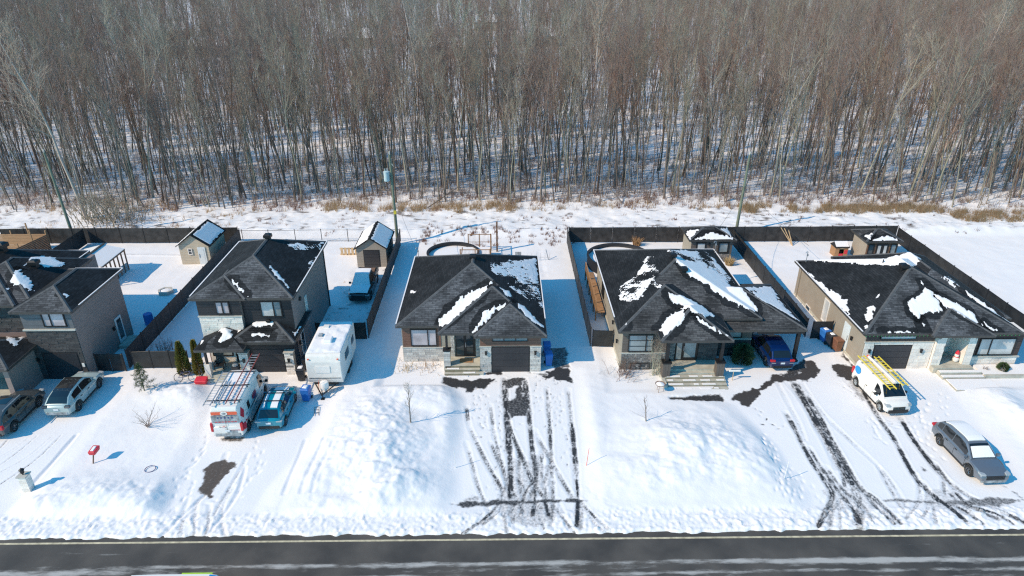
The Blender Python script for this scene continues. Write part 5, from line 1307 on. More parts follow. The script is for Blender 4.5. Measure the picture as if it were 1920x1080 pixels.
for k in range(6):
    mb.tube((2.4 + k * .45, 62.9, 0), (2.4 + k * .45, 62.9, .9), .015, .015, 4); 
mb.tube((2.4, 62.9, .45), (4.7, 62.9, .45), .01, .01, 4); mb.tube((4.6, 62.9, 0), (4.3, 63.4, 1.1), .04, .04, 5); mb.build('stakes', M['steel'], t)

# ================================================================ UTILITY POLES AND WIRES
POLES = []
def util_pole(label, x, y, h, lean=(0, 0), tr=False):
    g = hz(x, y); t = thing('utility_pole', label, 'utility pole', (x, y, g - .2), group='utility poles behind the lots')
    mb = MB(); T = (x + lean[0], y + lean[1], g + h); mb.tube((x, y, g - .2), T, .17, .11, 12); mb.build('shaft', M['polewood'], t)
    mb = MB(); mb.tube((T[0], T[1], T[2]), (T[0], T[1], T[2] + .14), .05, .05, 8); mb.lathe([(.02, 0), (.10, .02), (.06, .09), (.10, .13), (.05, .2), (.001, .26)], (T[0], T[1], T[2] + .12), n=10); mb.build('insulator', M['sill'], t)
    f = (h - 2.2) / h; q = (x + lean[0] * f, y + lean[1] * f, g + h * f)
    if tr:
        mb = MB(); mb.lathe([(.001, -.5), (.27, -.5), (.29, -.45), (.29, .42), (.31, .44), (.31, .5), (.1, .56), (.001, .56)], (q[0] - .48, q[1] - .1, q[2]), n=18); mb.tube((q[0] - .6, q[1] - .1, q[2] + .5), (q[0] - .6, q[1] - .1, q[2] + .8), .05, .04, 8); mb.tube((q[0] - .36, q[1] - .1, q[2] + .5), (q[0] - .36, q[1] - .1, q[2] + .8), .05, .04, 8)
        mb.build('transformer', M['transformer'], t)
        mb = MB(); mb.box(q[0] - .3, q[0] - .1, q[1] - .06, q[1] + .02, q[2] + .3, q[2] + .36); mb.box(q[0] - .3, q[0] - .1, q[1] - .06, q[1] + .02, q[2] - .36, q[2] - .3); mb.build('bracket', M['steel'], t)
        mb = MB(); mb.tube((q[0] + .14, q[1] - .1, q[2] + 1.3), (q[0] + .3, q[1] - .1, q[2] + 1.0), .05, .03, 8); mb.build('cutout_fuse', M['sill'], t)
        B(t, 'tag', M['yellow'], (x - .14, x + .14, y - .19, y - .17, g + 3.4, g + 3.8))
    POLES.append((T, (x + lean[0] * .62, y + lean[1] * .62, g + h * .62)))
    return t
M['transformer'] = mat('transformer_paint', (.45, .55, .58), .4, .08)
util_pole('green-grey utility pole leaning slightly at the far left behind the cedar fence', -45.9, 68.6, 9.6, (-.6, .3))
util_pole('utility pole with a pale blue transformer can behind the taupe shed', -11.2, 67.4, 9.6, (-.15, .2), True)
util_pole('plain pale utility pole behind the right-hand fence and fieldstone shed', 25.3, 69.0, 9.0, (.25, .1))
def wire(label, p, q, sag=.7, r=.012, n=16):
    p, q = Vector(p), Vector(q); pts = []
    for k in range(n + 1):
        t_ = k / n; v = p.lerp(q, t_); v.z -= 4 * sag * t_ * (1 - t_); pts.append(v)
    mb = MB(); mb.path([tuple(v) for v in pts], r, 4); o = mb.build('power_line', M['fascia'])
    return tag(o, label, 'wire', 'overhead wires')
ends = [((-95, 69, 8.8), (-95, 69, 5.6))] + POLES + [((88, 69.5, 8.8), (88, 69.5, 5.6))]
nm = ['left of the leaning green-grey pole', 'between the leaning pole and the transformer pole', 'between the transformer pole and the plain pale pole', 'right of the plain pale pole']
for k in range(4):
    wire('thin upper overhead wire ' + nm[k], ends[k][0], ends[k + 1][0], .6, .009); wire('lower overhead cable ' + nm[k], ends[k][1], ends[k + 1][1], .6, .015)
wire('service wire dropping from the plain pale pole to the mast on the carport house', POLES[2][1], (*onroof(H3, 1340, 474)[:2], 5.9), .3, .012); wire('service wire dropping from the plain pale pole to the mast on the beige bungalow', POLES[2][1], (*onroof(H4, 1511, 492)[:2], 5.0), .3, .012)
wire('service wire dropping from the transformer pole to the mast on the brown bungalow', POLES[1][1], (-7.75, 55.8, 4.5), .3, .012)

# ================================================================ VEHICLES
def interp(P, x): return float(np.interp(x, [p[0] for p in P], [p[1] for p in P]))
class Car:
    """local frame: +x forward, +y left"""
    def __init__(s, name, label, cat, loc, rz, L, W, top, roof, pm, wr=.34, wx=(-1.35, 1.35), wb=.90, wt=.72, zb=.26, mb_=None, rimm='rim', taper=.10, clad=True, group='vehicles parked in the driveways'):
        s.t = thing(name, label, cat, loc, rz, group); s.L, s.W, s.top, s.roof = L, W, top, roof; s.wb, s.wt = wb, wt; s.taper = taper
        s.zmax = max(p[1] for p in roof) if roof else 2
        s.pm = M[pm]; s.x0, s.x1 = (roof[0][0], roof[-1][0]) if roof else (0, 0)
        xs = sorted(set(np.round(list(np.linspace(-L / 2, L / 2, 37)) + [w + d for w in wx for d in np.linspace(-wr - .07, wr + .07, 13)] + [-L / 2 + .03, L / 2 - .03, -L / 2 + .09, L / 2 - .09], 4)))
        rings = []; mb = MB()
        for x in xs:
            w = s.hw(x); zt = interp(top, x); z0 = zb + .10 * max(0, (abs(x) - L / 2 + .5) / .5)
            for c in wx:
                rr = wr + .07; d = abs(x - c)
                if d < rr: z0 = max(z0, wr + math.sqrt(rr * rr - d * d))
            e = max(0, (abs(x) - (L / 2 - .10)) / .10); zt2 = zt - .05 * e * e
            zs = min(z0 + .10, zt2 - .12)
            half = [(w * .86, z0), (w * .985, zs), (w, (zs + zt2) * .52), (w * .975, zt2 - .10), (w * .90, zt2 - .015), (w * .5, zt2 + .025), (0, zt2 + .035)]
            rings.append([(x, -y, z) for y, z in half] + [(x, y, z) for y, z in half[-2::-1]])
        n = len(rings[0])
        for a, b in zip(rings[:-1], rings[1:]):
            for i in range(n - 1): mb.face([a[i], b[i], b[i + 1], a[i + 1]])
            mb.face([a[n - 1], b[n - 1], b[0], a[0]])
        mb.face(rings[0]); mb.face(rings[-1][::-1])
        s.body = mb.build('body', s.pm, s.t, local=True, smooth=35, fix=True)
        for k, c in enumerate(wx):
            for sd_ in (-1, 1):
                y = sd_ * (W / 2 - .13)
                m = MB(); m.lathe([(wr * .58, -.09), (wr * .92, -.105), (wr, -.06), (wr, .06), (wr * .92, .105), (wr * .58, .09), (wr * .58, -.09)], (c, y, wr), 'y', 24); tw = m.build('wheel', M['tyre'], s.t, local=True, smooth=40, fix=True)
                m = MB(); yo = y + sd_ * .08
                for q in range(5):
                    a_ = q * 2 * math.pi / 5 + .3; r_ = wr * .6; p0 = (c + .04 * math.cos(a_), yo, wr + .04 * math.sin(a_)); p1 = (c + r_ * math.cos(a_), yo, wr + r_ * math.sin(a_))
                    m.tube(p0, p1, .045, .03, 5)
                m.lathe([(wr * .52, -.02), (wr * .62, -.02), (wr * .62, .02), (wr * .52, .02), (wr * .52, -.02)], (c, yo, wr), 'y', 20); m.lathe([(.001, .0), (.07, .0)], (c, yo + sd_ * .02, wr), 'y', 10)
                rm = m.build('rim', M[rimm], tw, local=True, fix=True)
                m = MB(); m.lathe([(.001, 0), (wr * .57, 0)], (c, y, wr), 'y', 18); m.build('brake_disc', M['trim'], tw, local=True)
        if roof:
            mb = MB(); X_ = sorted(set(np.round(list(np.linspace(s.x0, s.x1, 34)) + [p[0] for p in roof], 4))); rings = []
            for x in X_:
                y1, z1, y2, z2, y3, z3 = s.cab(x); rings.append([(x, -y1, z1), (x, -y2, z2), (x, -y3, z3), (x, -y3 * .5, z3 + .018), (x, 0, z3 + .024), (x, y3 * .5, z3 + .018), (x, y3, z3), (x, y2, z2), (x, y1, z1)])
            for a, b in zip(rings[:-1], rings[1:]):
                for i in range(8): mb.face([a[i], b[i], b[i + 1], a[i + 1]])
            mb.face(rings[0]); mb.face(rings[-1][::-1])
            s.cabin = mb.build('cabin', s.pm, s.t, local=True, smooth=38, fix=True)
    def hw(s, x):
        e = abs(x) / (s.L / 2); return s.W / 2 * (1 - s.taper * e ** 5) - (.05 * max(0, (abs(x) - s.L / 2 + .08) / .08))
    def cab(s, x):
        zr = interp(s.roof, x); zb = interp(s.top, x) - .06; w0 = s.hw(x) * s.wb
        t = max(.02, min(1, (zr - zb) / max(.1, s.zmax - 1.0))); w1 = w0 - (s.W / 2 * (s.wb - s.wt)) * t
        h = max(0, zr - zb); return w0, zb, w1, zb + h * .90, w1 - .07 * t, zb + h
    def side_glass(s, x0, x1, lo=.10, hi=.84, name='side_window', m='car_glass'):
        for sd_ in (-1, 1):
            mb = MB(); xs = np.linspace(x0, x1, 7); pr_ = None
            for x in xs:
                y1, z1, y2, z2, _, _ = s.cab(x); f = lambda t: (x, sd_ * (y1 + (y2 - y1) * t + .008), z1 + (z2 - z1) * t)
                cur = (f(lo + .04), f(hi / .9 if hi < .9 else 1))
                if pr_: mb.face([pr_[0], cur[0], cur[1], pr_[1]] if sd_ < 0 else [cur[0], pr_[0], pr_[1], cur[1]])
                pr_ = cur
            mb.build(name, M[m], s.t, local=True)
    def top_glass(s, x0, x1, f=.9, name='windshield', m='car_glass', lift=.012, n=8, mi=None, th=0, yoff=0):
        mb = MB(); xs = np.linspace(x0, x1, n); ys = np.linspace(-f, f, 7) + yoff
        def P(x, q, l):
            y3, z3 = s.cab(x)[4:]; return (x, q * y3, z3 + .024 * (1 - q * q) + l)
        for a, b in zip(xs[:-1], xs[1:]):
            for p, q in zip(ys[:-1], ys[1:]): mb.face([P(a, p, lift + th), P(b, p, lift + th), P(b, q, lift + th), P(a, q, lift + th)])
        if th:
            for a, b in zip(xs[:-1], xs[1:]):
                mb.face([P(a, ys[0], lift), P(b, ys[0], lift), P(b, ys[0], lift + th), P(a, ys[0], lift + th)]); mb.face([P(b, ys[-1], lift), P(a, ys[-1], lift), P(a, ys[-1], lift + th), P(b, ys[-1], lift + th)])
            for p, q in zip(ys[:-1], ys[1:]):
                mb.face([P(x0, q, lift), P(x0, p, lift), P(x0, p, lift + th), P(x0, q, lift + th)]); mb.face([P(x1, p, lift), P(x1, q, lift), P(x1, q, lift + th), P(x1, p, lift + th)])
        return mb.build(name, M[m], s.t, local=True, smooth=40)
    def hood_patch(s, x0, x1, f, m, name, lift=.01, th=.0):
        mb = MB(); xs = np.linspace(x0, x1, 7); ys = np.linspace(-f, f, 5)
        P = lambda x, q: (x, q * s.hw(x) * .9, interp(s.top, x) + .036 - abs(q) * .045 + lift + th)
        for a, b in zip(xs[:-1], xs[1:]):
            for p, q in zip(ys[:-1], ys[1:]): mb.face([P(a, p), P(b, p), P(b, q), P(a, q)])
        return mb.build(name, M[m], s.t, local=True, smooth=40)
    def bx(s, name, m, *b, parent=None, bevel=0):
        if name in SEP and len(b) > 1:
            for q in b: s.bx(name, m, q, bevel=bevel)
            return
        mb = MB()
        for q in b: mb.box(*q)
        return mb.build(name, M[m], parent or s.t, local=True, bevel=bevel)
    def lights(s, zf, zr, hf=.10, hr=.2, wf=.34, wr_=.3, rear='red_light', front='white_light'):
        L2 = s.L / 2
        for sd_ in (-1, 1):
            y = sd_ * (s.hw(L2 - .1) - wf / 2 + .03); mb = MB()
            mb.hull8([(L2 - .16, y - wf / 2, zf - hf / 2), (L2 + .005, y - wf / 2, zf - hf / 2), (L2 - .03, y + wf / 2, zf - hf / 2), (L2 - .3, y + wf / 2, zf - hf / 2)] if sd_ > 0 else
                     [(L2 - .3, y - wf / 2, zf - hf / 2), (L2 - .03, y - wf / 2, zf - hf / 2), (L2 + .005, y + wf / 2, zf - hf / 2), (L2 - .16, y + wf / 2, zf - hf / 2)],
                     [(L2 - .2, y - wf / 2, zf + hf / 2), (L2 - .02, y - wf / 2, zf + hf / 2), (L2 - .10, y + wf / 2, zf + hf / 2), (L2 - .4, y + wf / 2, zf + hf / 2)] if sd_ > 0 else
                     [(L2 - .4, y - wf / 2, zf + hf / 2), (L2 - .10, y - wf / 2, zf + hf / 2), (L2 - .02, y + wf / 2, zf + hf / 2), (L2 - .2, y + wf / 2, zf + hf / 2)])
            mb.build('headlight', M[front], s.t, local=True, bevel=.02)
            y = sd_ * (s.hw(-L2 + .1) - wr_ / 2 + .035); mb = MB(); mb.box(-L2 - .015, -L2 + .18, y - wr_ / 2, y + wr_ / 2, zr - hr / 2, zr + hr / 2); mb.build('tail_light', M[rear], s.t, local=True, bevel=.025)
    def bumpers(s, m='trim', h=.2, z=.34, plate_f=True):
        L2 = s.L / 2; w = s.hw(L2) + .02
        for e in (1, -1):
            mb = MB(); mb.hull8([(e * L2 - .06 * e, -w, z), (e * (L2 + .035), -w * .8, z), (e * (L2 + .035), w * .8, z), (e * L2 - .06 * e, w, z)], [(e * L2 - .06 * e, -w, z + h), (e * (L2 + .03), -w * .8, z + h), (e * (L2 + .03), w * .8, z + h), (e * L2 - .06 * e, w, z + h)])
            mb.build('bumper', M[m], s.t, local=True, fix=True, bevel=.02)
        s.bx('licence_plate', 'plate', (-L2 - .045, -L2 - .037, -.16, .16, z + h + .16 if m != 'none' else z, z + h + .30))
    def grille(s, z0, z1, w=.5, m='trim'): s.bx('grille', m, *[(s.L / 2 - .02, s.L / 2 + .022, -w, w, z0 + k * (z1 - z0) / 3, z0 + (k + .7) * (z1 - z0) / 3) for k in range(3)])
    def mirrors(s, x, z, m=None):
        for sd_ in (-1, 1):
            w = s.hw(x) * s.wb; mb = MB(); mb.box(x - .06, x + .08, sd_ * (w + .08), sd_ * (w + .28), z, z + .16); mb.box(x - .02, x + .04, sd_ * (w - .02), sd_ * (w + .09), z + .02, z + .07); mb.build('mirror', m or s.pm, s.t, local=True, bevel=.015)
    def seams(s, xs):
        for sd_ in (-1, 1):
            for x in xs:
                mb = MB(); w = s.hw(x); zt = interp(s.top, x)
                for (f0, z0_, f1, z1_) in ((.990, .40, 1.003, (.36 + zt) * .52), (1.003, (.36 + zt) * .52, .98, zt - .10)): mb.face([(x - .008, sd_ * (w * f0 + .004), z0_), (x + .008, sd_ * (w * f0 + .004), z0_), (x + .008, sd_ * (w * f1 + .004), z1_), (x - .008, sd_ * (w * f1 + .004), z1_)])
                mb.build('door_seam', M['trim'], s.t, local=True)
            for x in xs[1:]: s.bx('door_handle', 'trim', (x + .08, x + .26, sd_ * (s.hw(x) * .985), sd_ * (s.hw(x) * .985 + .03), interp(s.top, x) - .17, interp(s.top, x) - .13))
    def sills(s, x0, x1, m='trim'):
        for sd_ in (-1, 1): s.bx('side_sill', m, (x0, x1, sd_ * (s.W / 2 * .93), sd_ * (s.W / 2 * 1.003), .26, .38))
    def arches(s, wx, wr, m='trim'):
        for c in wx:
            for sd_ in (-1, 1):
                mb = MB(); pts = [(c + (wr + .075) * math.cos(a_), sd_ * (s.hw(c) * .995), wr + (wr + .075) * math.sin(a_)) for a_ in np.linspace(0, math.pi, 13)]; mb.path(pts, .035, 5); mb.build('arch_trim', M[m], s.t, local=True)
UP, DN = R(90), R(-90)
TOPS = [(-2.4, .95), (-2.2, 1.02), (-1.2, 1.03), (.7, 1.0), (1.1, 1.02), (1.9, .93), (2.3, .78), (2.4, .70)]
def sc_(P, k, dz=0): return [(x * k, z + dz) for x, z in P]
# dark grey crossover at the left edge
c = Car('crossover', 'dark grey crossover at the left edge with red tail lights and a black sunroof', 'car', (-32.65, 37.55, .03), UP + .02, 4.65, 1.87, sc_(TOPS, .97), [(-2.22, 1.02), (-1.75, 1.48), (-1.2, 1.66), (0, 1.69), (.35, 1.62), (1.12, 1.04)], 'p_grey')
c.top_glass(.42, 1.08); c.top_glass(-2.16, -1.8, .85, 'rear_window'); c.side_glass(-.5, .75); c.side_glass(-1.45, -.56); c.side_glass(-1.95, -1.52); c.top_glass(-.75, .1, .62, 'sunroof')
c.lights(.80, .92, hr=.26, wr_=.42); c.bumpers(); c.grille(.5, .75); c.mirrors(.85, 1.0); c.seams([.9, -.1, -1.0]); c.sills(-.9, .9); c.arches((-1.35, 1.35), .34)
for sd_ in (-1, 1): c.bx('roof_rail', 'steel', (-1.5, .3, sd_ * .62, sd_ * .655, 1.68, 1.73))
# pale mint coupe-like crossover with black roof
c = Car('crossover', 'pale mint crossover with an all-black glass roof beside the black yard gate', 'car', (-29.72, 39.75, .03), UP + .02, 4.6, 1.88, sc_(TOPS, .96), [(-2.15, 1.03), (-1.75, 1.36), (-1.1, 1.55), (0, 1.62), (.35, 1.56), (1.15, 1.05)], 'p_mint', rimm='rim')
c.top_glass(.36, 1.1); c.top_glass(-2.1, -1.25, .9, 'rear_window', m='car_glass'); c.top_glass(-1.24, .35, .97, 'roof_panel', 'p_black'); c.side_glass(-.5, .75); c.side_glass(-1.5, -.56)
c.lights(.80, .93, hr=.16, wr_=.34, rear='rim'); c.bumpers('decal_grey'); c.grille(.5, .72); c.mirrors(.88, 1.0); c.seams([.9, -.1, -1.0]); c.sills(-.9, .9); c.arches((-1.35, 1.35), .34)
# white cargo van with decals
VT = [(-2.95, 1.12), (1.7, 1.12), (2.1, 1.12), (2.75, .98), (2.98, .78)]
c = Car('cargo_van', 'white cargo van with red and orange decals and a ladder rack on its snowy roof', 'van', (-17.62, 38.0, .03), UP + .04, 5.95, 2.05, VT, [(-2.93, 2.32), (-2.80, 2.50), (1.3, 2.50), (1.5, 2.44), (2.35, 1.15)], 'p_white', wr=.36, wx=(-1.95, 1.95), wb=.97, wt=.84, taper=.06, rimm='rim')
van1 = c
c.top_glass(1.56, 2.3, .92); c.side_glass(1.0, 1.75, .1, .75); c.lights(.85, 1.05, hr=.62, wr_=.17, hf=.3); c.bumpers('decal_grey', .22, .38); c.grille(.45, .8); c.mirrors(1.95, 1.15, M['trim']); c.seams([1.9, 1.0, -.3]); c.sills(-1.5, 1.5)
yb = -c.L / 2
c.bx('rear_window', 'decal_grey', (yb - .012, yb - .004, -.82, -.05, 1.25, 1.75), (yb - .012, yb - .004, .05, .82, 1.25, 1.75)) if False else None
def rear_panel(name, m, y0, y1, z0, z1, d=.012):
    """on the van's rear, following its slight tumblehome"""
    mb = MB(); x = yb - d + .02; mb.box(x - .01, x, y0, y1, z0, z1); return mb.build(name, M[m], van1.t, local=True)
rear_panel('orange_band', 'decal_orange', -.80, .80, 2.02, 2.24, .02); rear_panel('rear_glass', 'decal_grey', -.84, .84, 1.42, 1.96, .02); rear_panel('door_seam', 'trim', -.008, .008, .62, 2.3, .026); rear_panel('plate_recess', 'decal_grey', -.62, -.05, .62, .85, .02)
mb = MB(); mb.lathe([(.001, 0), (.2, 0)], (yb - .018, 0, 0), 'y', 20)
def disc(name, m, parent, cx, cy, cz, r, ax='x', ry=None, th=.006):
    mb = MB(); n = 22; ry = ry or r
    P = lambda t, q: (cx + q, cy + r * math.cos(t), cz + ry * math.sin(t)) if ax == 'x' else (cx + r * math.cos(t), cy + q, cz + ry * math.sin(t))
    a_ = [P(2 * math.pi * k / n, 0) for k in range(n)]; b_ = [P(2 * math.pi * k / n, th) for k in range(n)]
    mb.face(a_); mb.face(b_[::-1])
    for k in range(n): mb.face([a_[k], a_[(k + 1) % n], b_[(k + 1) % n], b_[k]])
    return mb.build(name, M[m], parent, local=True, fix=True)
disc('round_emblem', 'white', c.t, yb - .024, 0, 2.13, .22, ry=.15); disc('round_emblem', 'decal_grey', c.t, yb - .031, 0, 2.13, .13, ry=.08)
def text(s_, size, m, parent, loc, rot, name='lettering', ext=.002, sx=1):
    cu = bpy.data.curves.new(name, 'FONT'); cu.body = s_; cu.size = size; cu.align_x = 'CENTER'; cu.align_y = 'CENTER'; cu.extrude = ext; cu.resolution_u = 2
    o = bpy.data.objects.new(name, cu); dg = None; link(o)
    bpy.context.view_layer.update(); me = bpy.data.meshes.new_from_object(o.evaluated_get(bpy.context.evaluated_depsgraph_get())); bpy.data.objects.remove(o)
    me.materials.clear(); me.materials.append(M[m]); n = bpy.data.objects.new(name, me); link(n, parent); n.location = loc; n.rotation_euler = rot; n.scale = (sx, 1, 1); return n
RB = (R(90), 0, R(-90))   # reading from behind the vehicle
text('N', .16, 'trim', c.t, (yb - .02, .38, 1.1), RB); disc('round_emblem', 'decal_red', c.t, yb - .02, .16, 1.1, .09, ry=.07); disc('round_emblem', 'white', c.t, yb - .027, .16, 1.1, .06, ry=.045)
text('450-826', .13, 'decal_red', c.t, (yb - .02, -.45, .78), RB) if False else None
for k in range(9): rear_panel('decal_stripe', 'decal_red', -.78 + k * .075, -.735 + k * .075, .80, .86, .02)
for k in range(7): rear_panel('decal_stripe', 'decal_red', -.7 + k * .2, -.56 + k * .2, 1.46, 1.52, .028)
for k in range(5): rear_panel('decal_stripe', 'decal_blue', -.5 + k * .22, -.4 + k * .22, 1.75, 1.86, .028)
ys = -1.0
def sideflat(name, m, pts, d=.0):
    """decal on the right side, hugging the van's flank"""
    mb = MB()
    def P(x, z):
        y1, z1, y2, z2, _, _ = van1.cab(min(x, 2.2)); t_ = max(0, min(1, (z - z1) / (z2 - z1))); y = max(y1 + (y2 - y1) * t_, 0) if z > z1 else van1.W / 2 * .995
        return (x, -(y + .012 + d), z)
    mb.face([P(x, z) for x, z in pts]); return mb.build(name, M[m], van1.t, local=True)
sideflat('red_diamond', 'decal_red', [(-2.75, 1.75), (-2.4, 1.35), (-2.1, 1.75), (-2.4, 2.2)]); sideflat('red_flash', 'decal_red', [(-2.85, .75), (-2.45, .6), (-2.35, 1.05), (-2.7, 1.15)]); sideflat('red_flash', 'decal_red', [(-2.3, 1.0), (-1.9, .95), (-1.85, 1.06), (-2.25, 1.08)])
sideflat('dark_square', 'trim', [(-1.5, 1.35), (-1.1, 1.35), (-1.1, 1.85), (-1.5, 1.85)], .002)
sideflat('round_emblem', 'white', [(-1.95 + .3 * math.cos(t_), 1.28 + .3 * math.sin(t_)) for t_ in np.linspace(0, 6, 16)], .001); sideflat('round_emblem', 'decal_grey', [(-1.95 + .22 * math.cos(t_), 1.28 + .1 * math.sin(t_)) for t_ in np.linspace(0, 6, 16)], .004)
sideflat('dark_blue_swirl', 'decal_blue', [(-.55 + .1 * k + (.05 if k % 2 else 0), 1.45 + (.35 if k % 2 else .12) * (1 if k < 6 else .7)) for k in range(9)] + [(.3, 1.3), (0, 1.25), (-.3, 1.3)], .002)
for k in range(5): sideflat('decal_letter', 'decal_red', [(-.5 + k * .17, 1.4), (-.39 + k * .17, 1.4), (-.37 + k * .17, 1.72), (-.48 + k * .17, 1.72)], .006)
for k in range(12): sideflat('decal_letter', 'trim', [(-1.2 + k * .14, 1.17), (-1.11 + k * .14, 1.17), (-1.11 + k * .14, 1.24), (-1.2 + k * .14, 1.24)], .006)
c.top_glass(-2.5, 1.1, .97, 'roof_snow', 'snow2', .01, 18, th=.05)
B_ = []
def ladder_obj(label, m, parent_rot, x0, x1, y, w, z0, z1, n, loc, group='ladders on the vehicle roofs'):
    t = thing('ladder', label, 'ladder', loc, parent_rot, group)
    for sd_ in (-1, 1):
        mb = MB(); mb.hull8([(x0, y + sd_ * w / 2 - .018, z0 - .04), (x1, y + sd_ * w / 2 - .018, z1 - .04), (x1, y + sd_ * w / 2 + .018, z1 - .04), (x0, y + sd_ * w / 2 + .018, z0 - .04)], [(x0, y + sd_ * w / 2 - .018, z0 + .04), (x1, y + sd_ * w / 2 - .018, z1 + .04), (x1, y + sd_ * w / 2 + .018, z1 + .04), (x0, y + sd_ * w / 2 + .018, z0 + .04)]); mb.build('rail', M[m], t, local=True, fix=True)
    for k in range(n):
        f = (k + .5) / n; x, z = x0 + (x1 - x0) * f, z0 + (z1 - z0) * f; mb = MB(); mb.tube((x, y - w / 2 + .02, z), (x, y + w / 2 - .02, z), .022, .022, 6); mb.build('rung', M['aluminium'] if m != 'yellow' else M[m], t, local=True)
    return t
V1 = van1.t.location
c.bx('ladder_rack', 'dark', *[(x - .025, x + .025, -1.0, 1.15, 2.62, 2.67) for x in (-2.3, -.6, 1.0)], *[(x - .025, x + .025, y, y + .04, 2.45, 2.62) for x in (-2.3, -.6, 1.0) for y in (-.85, .8)])
ladder_obj('long ladder with dark red rails reaching forward over the white decal van roof', 'orange_rail', UP + .04, -2.75, 3.0, -.42, .52, 2.73, 2.78, 18, V1)
ladder_obj('grey aluminium ladder overhanging the left side of the white decal van', 'aluminium', UP + .04, -2.95, .9, .95, .42, 2.73, 2.73, 13, V1); ladder_obj('short aluminium ladder lying in the middle of the white decal van rack', 'aluminium', UP + .04, -2.7, -.2, .42, .30, 2.73, 2.73, 9, V1)
# teal hatchback
c = Car('hatchback', 'teal hatchback with a snowy roof and roof bars between the decal van and blue bin', 'car', (-15.23, 37.9, .03), UP + .03, 4.2, 1.80, sc_(TOPS, .875), [(-2.02, 1.0), (-1.62, 1.42), (-1.1, 1.55), (0, 1.6), (.4, 1.52), (1.15, 1.02)], 'p_teal', wx=(-1.3, 1.3), wr=.32)
c.top_glass(.46, 1.1); c.top_glass(-1.98, -1.58, .9, 'rear_window'); c.side_glass(-.5, .8); c.side_glass(-1.4, -.56)
c.lights(.75, .86, hr=.10, wr_=.38, rear='white_light'); c.bumpers(); c.grille(.45, .7); c.mirrors(.85, .98); c.seams([.85, -.1, -.95]); c.sills(-.85, .85)
c.top_glass(-1.45, .25, .36, 'roof_snow', 'snow2', .01, 9, th=.04, yoff=-.45); c.top_glass(-1.45, .25, .12, 'roof_snow', 'snow2', .01, 9, th=.03, yoff=.70); c.hood_patch(1.2, 1.7, .6, 'snow2', 'hood_snow', .01, .03)
c.bx('roof_bar', 'black', (-.95, -.9, -.72, .72, 1.66, 1.70), (-.1, -.05, -.72, .72, 1.68, 1.72), *[(x, x + .05, y, y + .05, 1.5, 1.66) for x in (-.95, -.1) for y in (-.7, .65)])
# deep blue SUV under the carport
c = Car('crossover', 'deep blue crossover parked under the carport with its tail lights to the street', 'car', (20.5, 44.75, .03), UP + .02, 4.6, 1.88, sc_(TOPS, .96), [(-2.18, 1.02), (-1.75, 1.45), (-1.2, 1.66), (0, 1.69), (.35, 1.62), (1.12, 1.04)], 'p_blue')
c.top_glass(.42, 1.08); c.top_glass(-2.12, -1.72, .88, 'rear_window'); c.side_glass(-.5, .75); c.side_glass(-1.45, -.56); c.side_glass(-1.95, -1.52)
c.lights(.80, .93, hr=.14, wr_=.36); c.bumpers(); c.mirrors(.85, 1.0); c.seams([.9, -.1, -1.0]); c.sills(-.9, .9)
c.bx('reflector', 'white_light', (-2.33, -2.31, -.8, -.5, .74, .78), (-2.33, -2.31, .5, .8, .74, .78))
# small white service van with yellow ladders
WT = [(-2.2, 1.05), (1.1, 1.05), (1.5, 1.08), (2.0, .98), (2.22, .78)]
c = Car('service_van', 'small white service van with yellow ladders parked in front of the white stone garage', 'van', (26.15, 39.15, .03), DN + .07, 4.45, 1.84, WT, [(-2.18, 1.68), (-2.08, 1.82), (.6, 1.84), (.85, 1.78), (1.62, 1.12)], 'p_white', wr=.33, wx=(-1.5, 1.5), wb=.95, wt=.80, taper=.08, rimm='rim_light')
van2 = c
c.top_glass(.92, 1.58, .93); c.side_glass(.55, 1.25, .1, .75); c.lights(.86, 1.0, hf=.13, hr=.5, wr_=.15, wf=.28); c.bumpers('trim', .26, .3); c.grille(.55, .8, .42); c.mirrors(1.05, 1.05, M['trim']); c.seams([1.3, .45, -.4]); c.sills(-1.1, 1.1)
disc('round_emblem', 'decal_sky', c.t, -1.6, -.86, 1.3, .34, 'y', .3, -.006); c.bx('safety_vest', 'decal_green', (1.0, 1.3, .2, .6, 1.13, 1.2))
ladder_obj('yellow fibreglass ladder over the passenger side of the small white service van', 'yellow', DN + .07, -2.3, 1.75, -.42, .44, 2.02, 1.92, 14, c.t.location); ladder_obj('yellow fibreglass ladder over the driver side of the small white service van', 'yellow', DN + .07, -2.1, 1.45, .62, .34, 2.02, 1.95, 12, c.t.location)
t = thing('pipe_tube', 'white conduit tube with an orange end cap between the yellow ladders', 'tube', c.t.location, DN + .07); mb = MB(); mb.tube((-2.2, .12, 1.97), (1.1, .12, 1.97), .09, .09, 14); mb.build('tube', M['white'], t, local=True); mb = MB(); mb.tube((-2.32, .12, 1.97), (-2.2, .12, 1.97), .1, .1, 14); mb.build('end_cap', M['decal_orange'], t, local=True)
c.bx('ladder_rack', 'steel', *[(x - .02, x + .02, -.8, .9, 1.9, 1.94) for x in (-1.6, -.2)], *[(x - .02, x + .02, y, y + .03, 1.78, 1.9) for x in (-1.6, -.2) for y in (-.7, .7)])
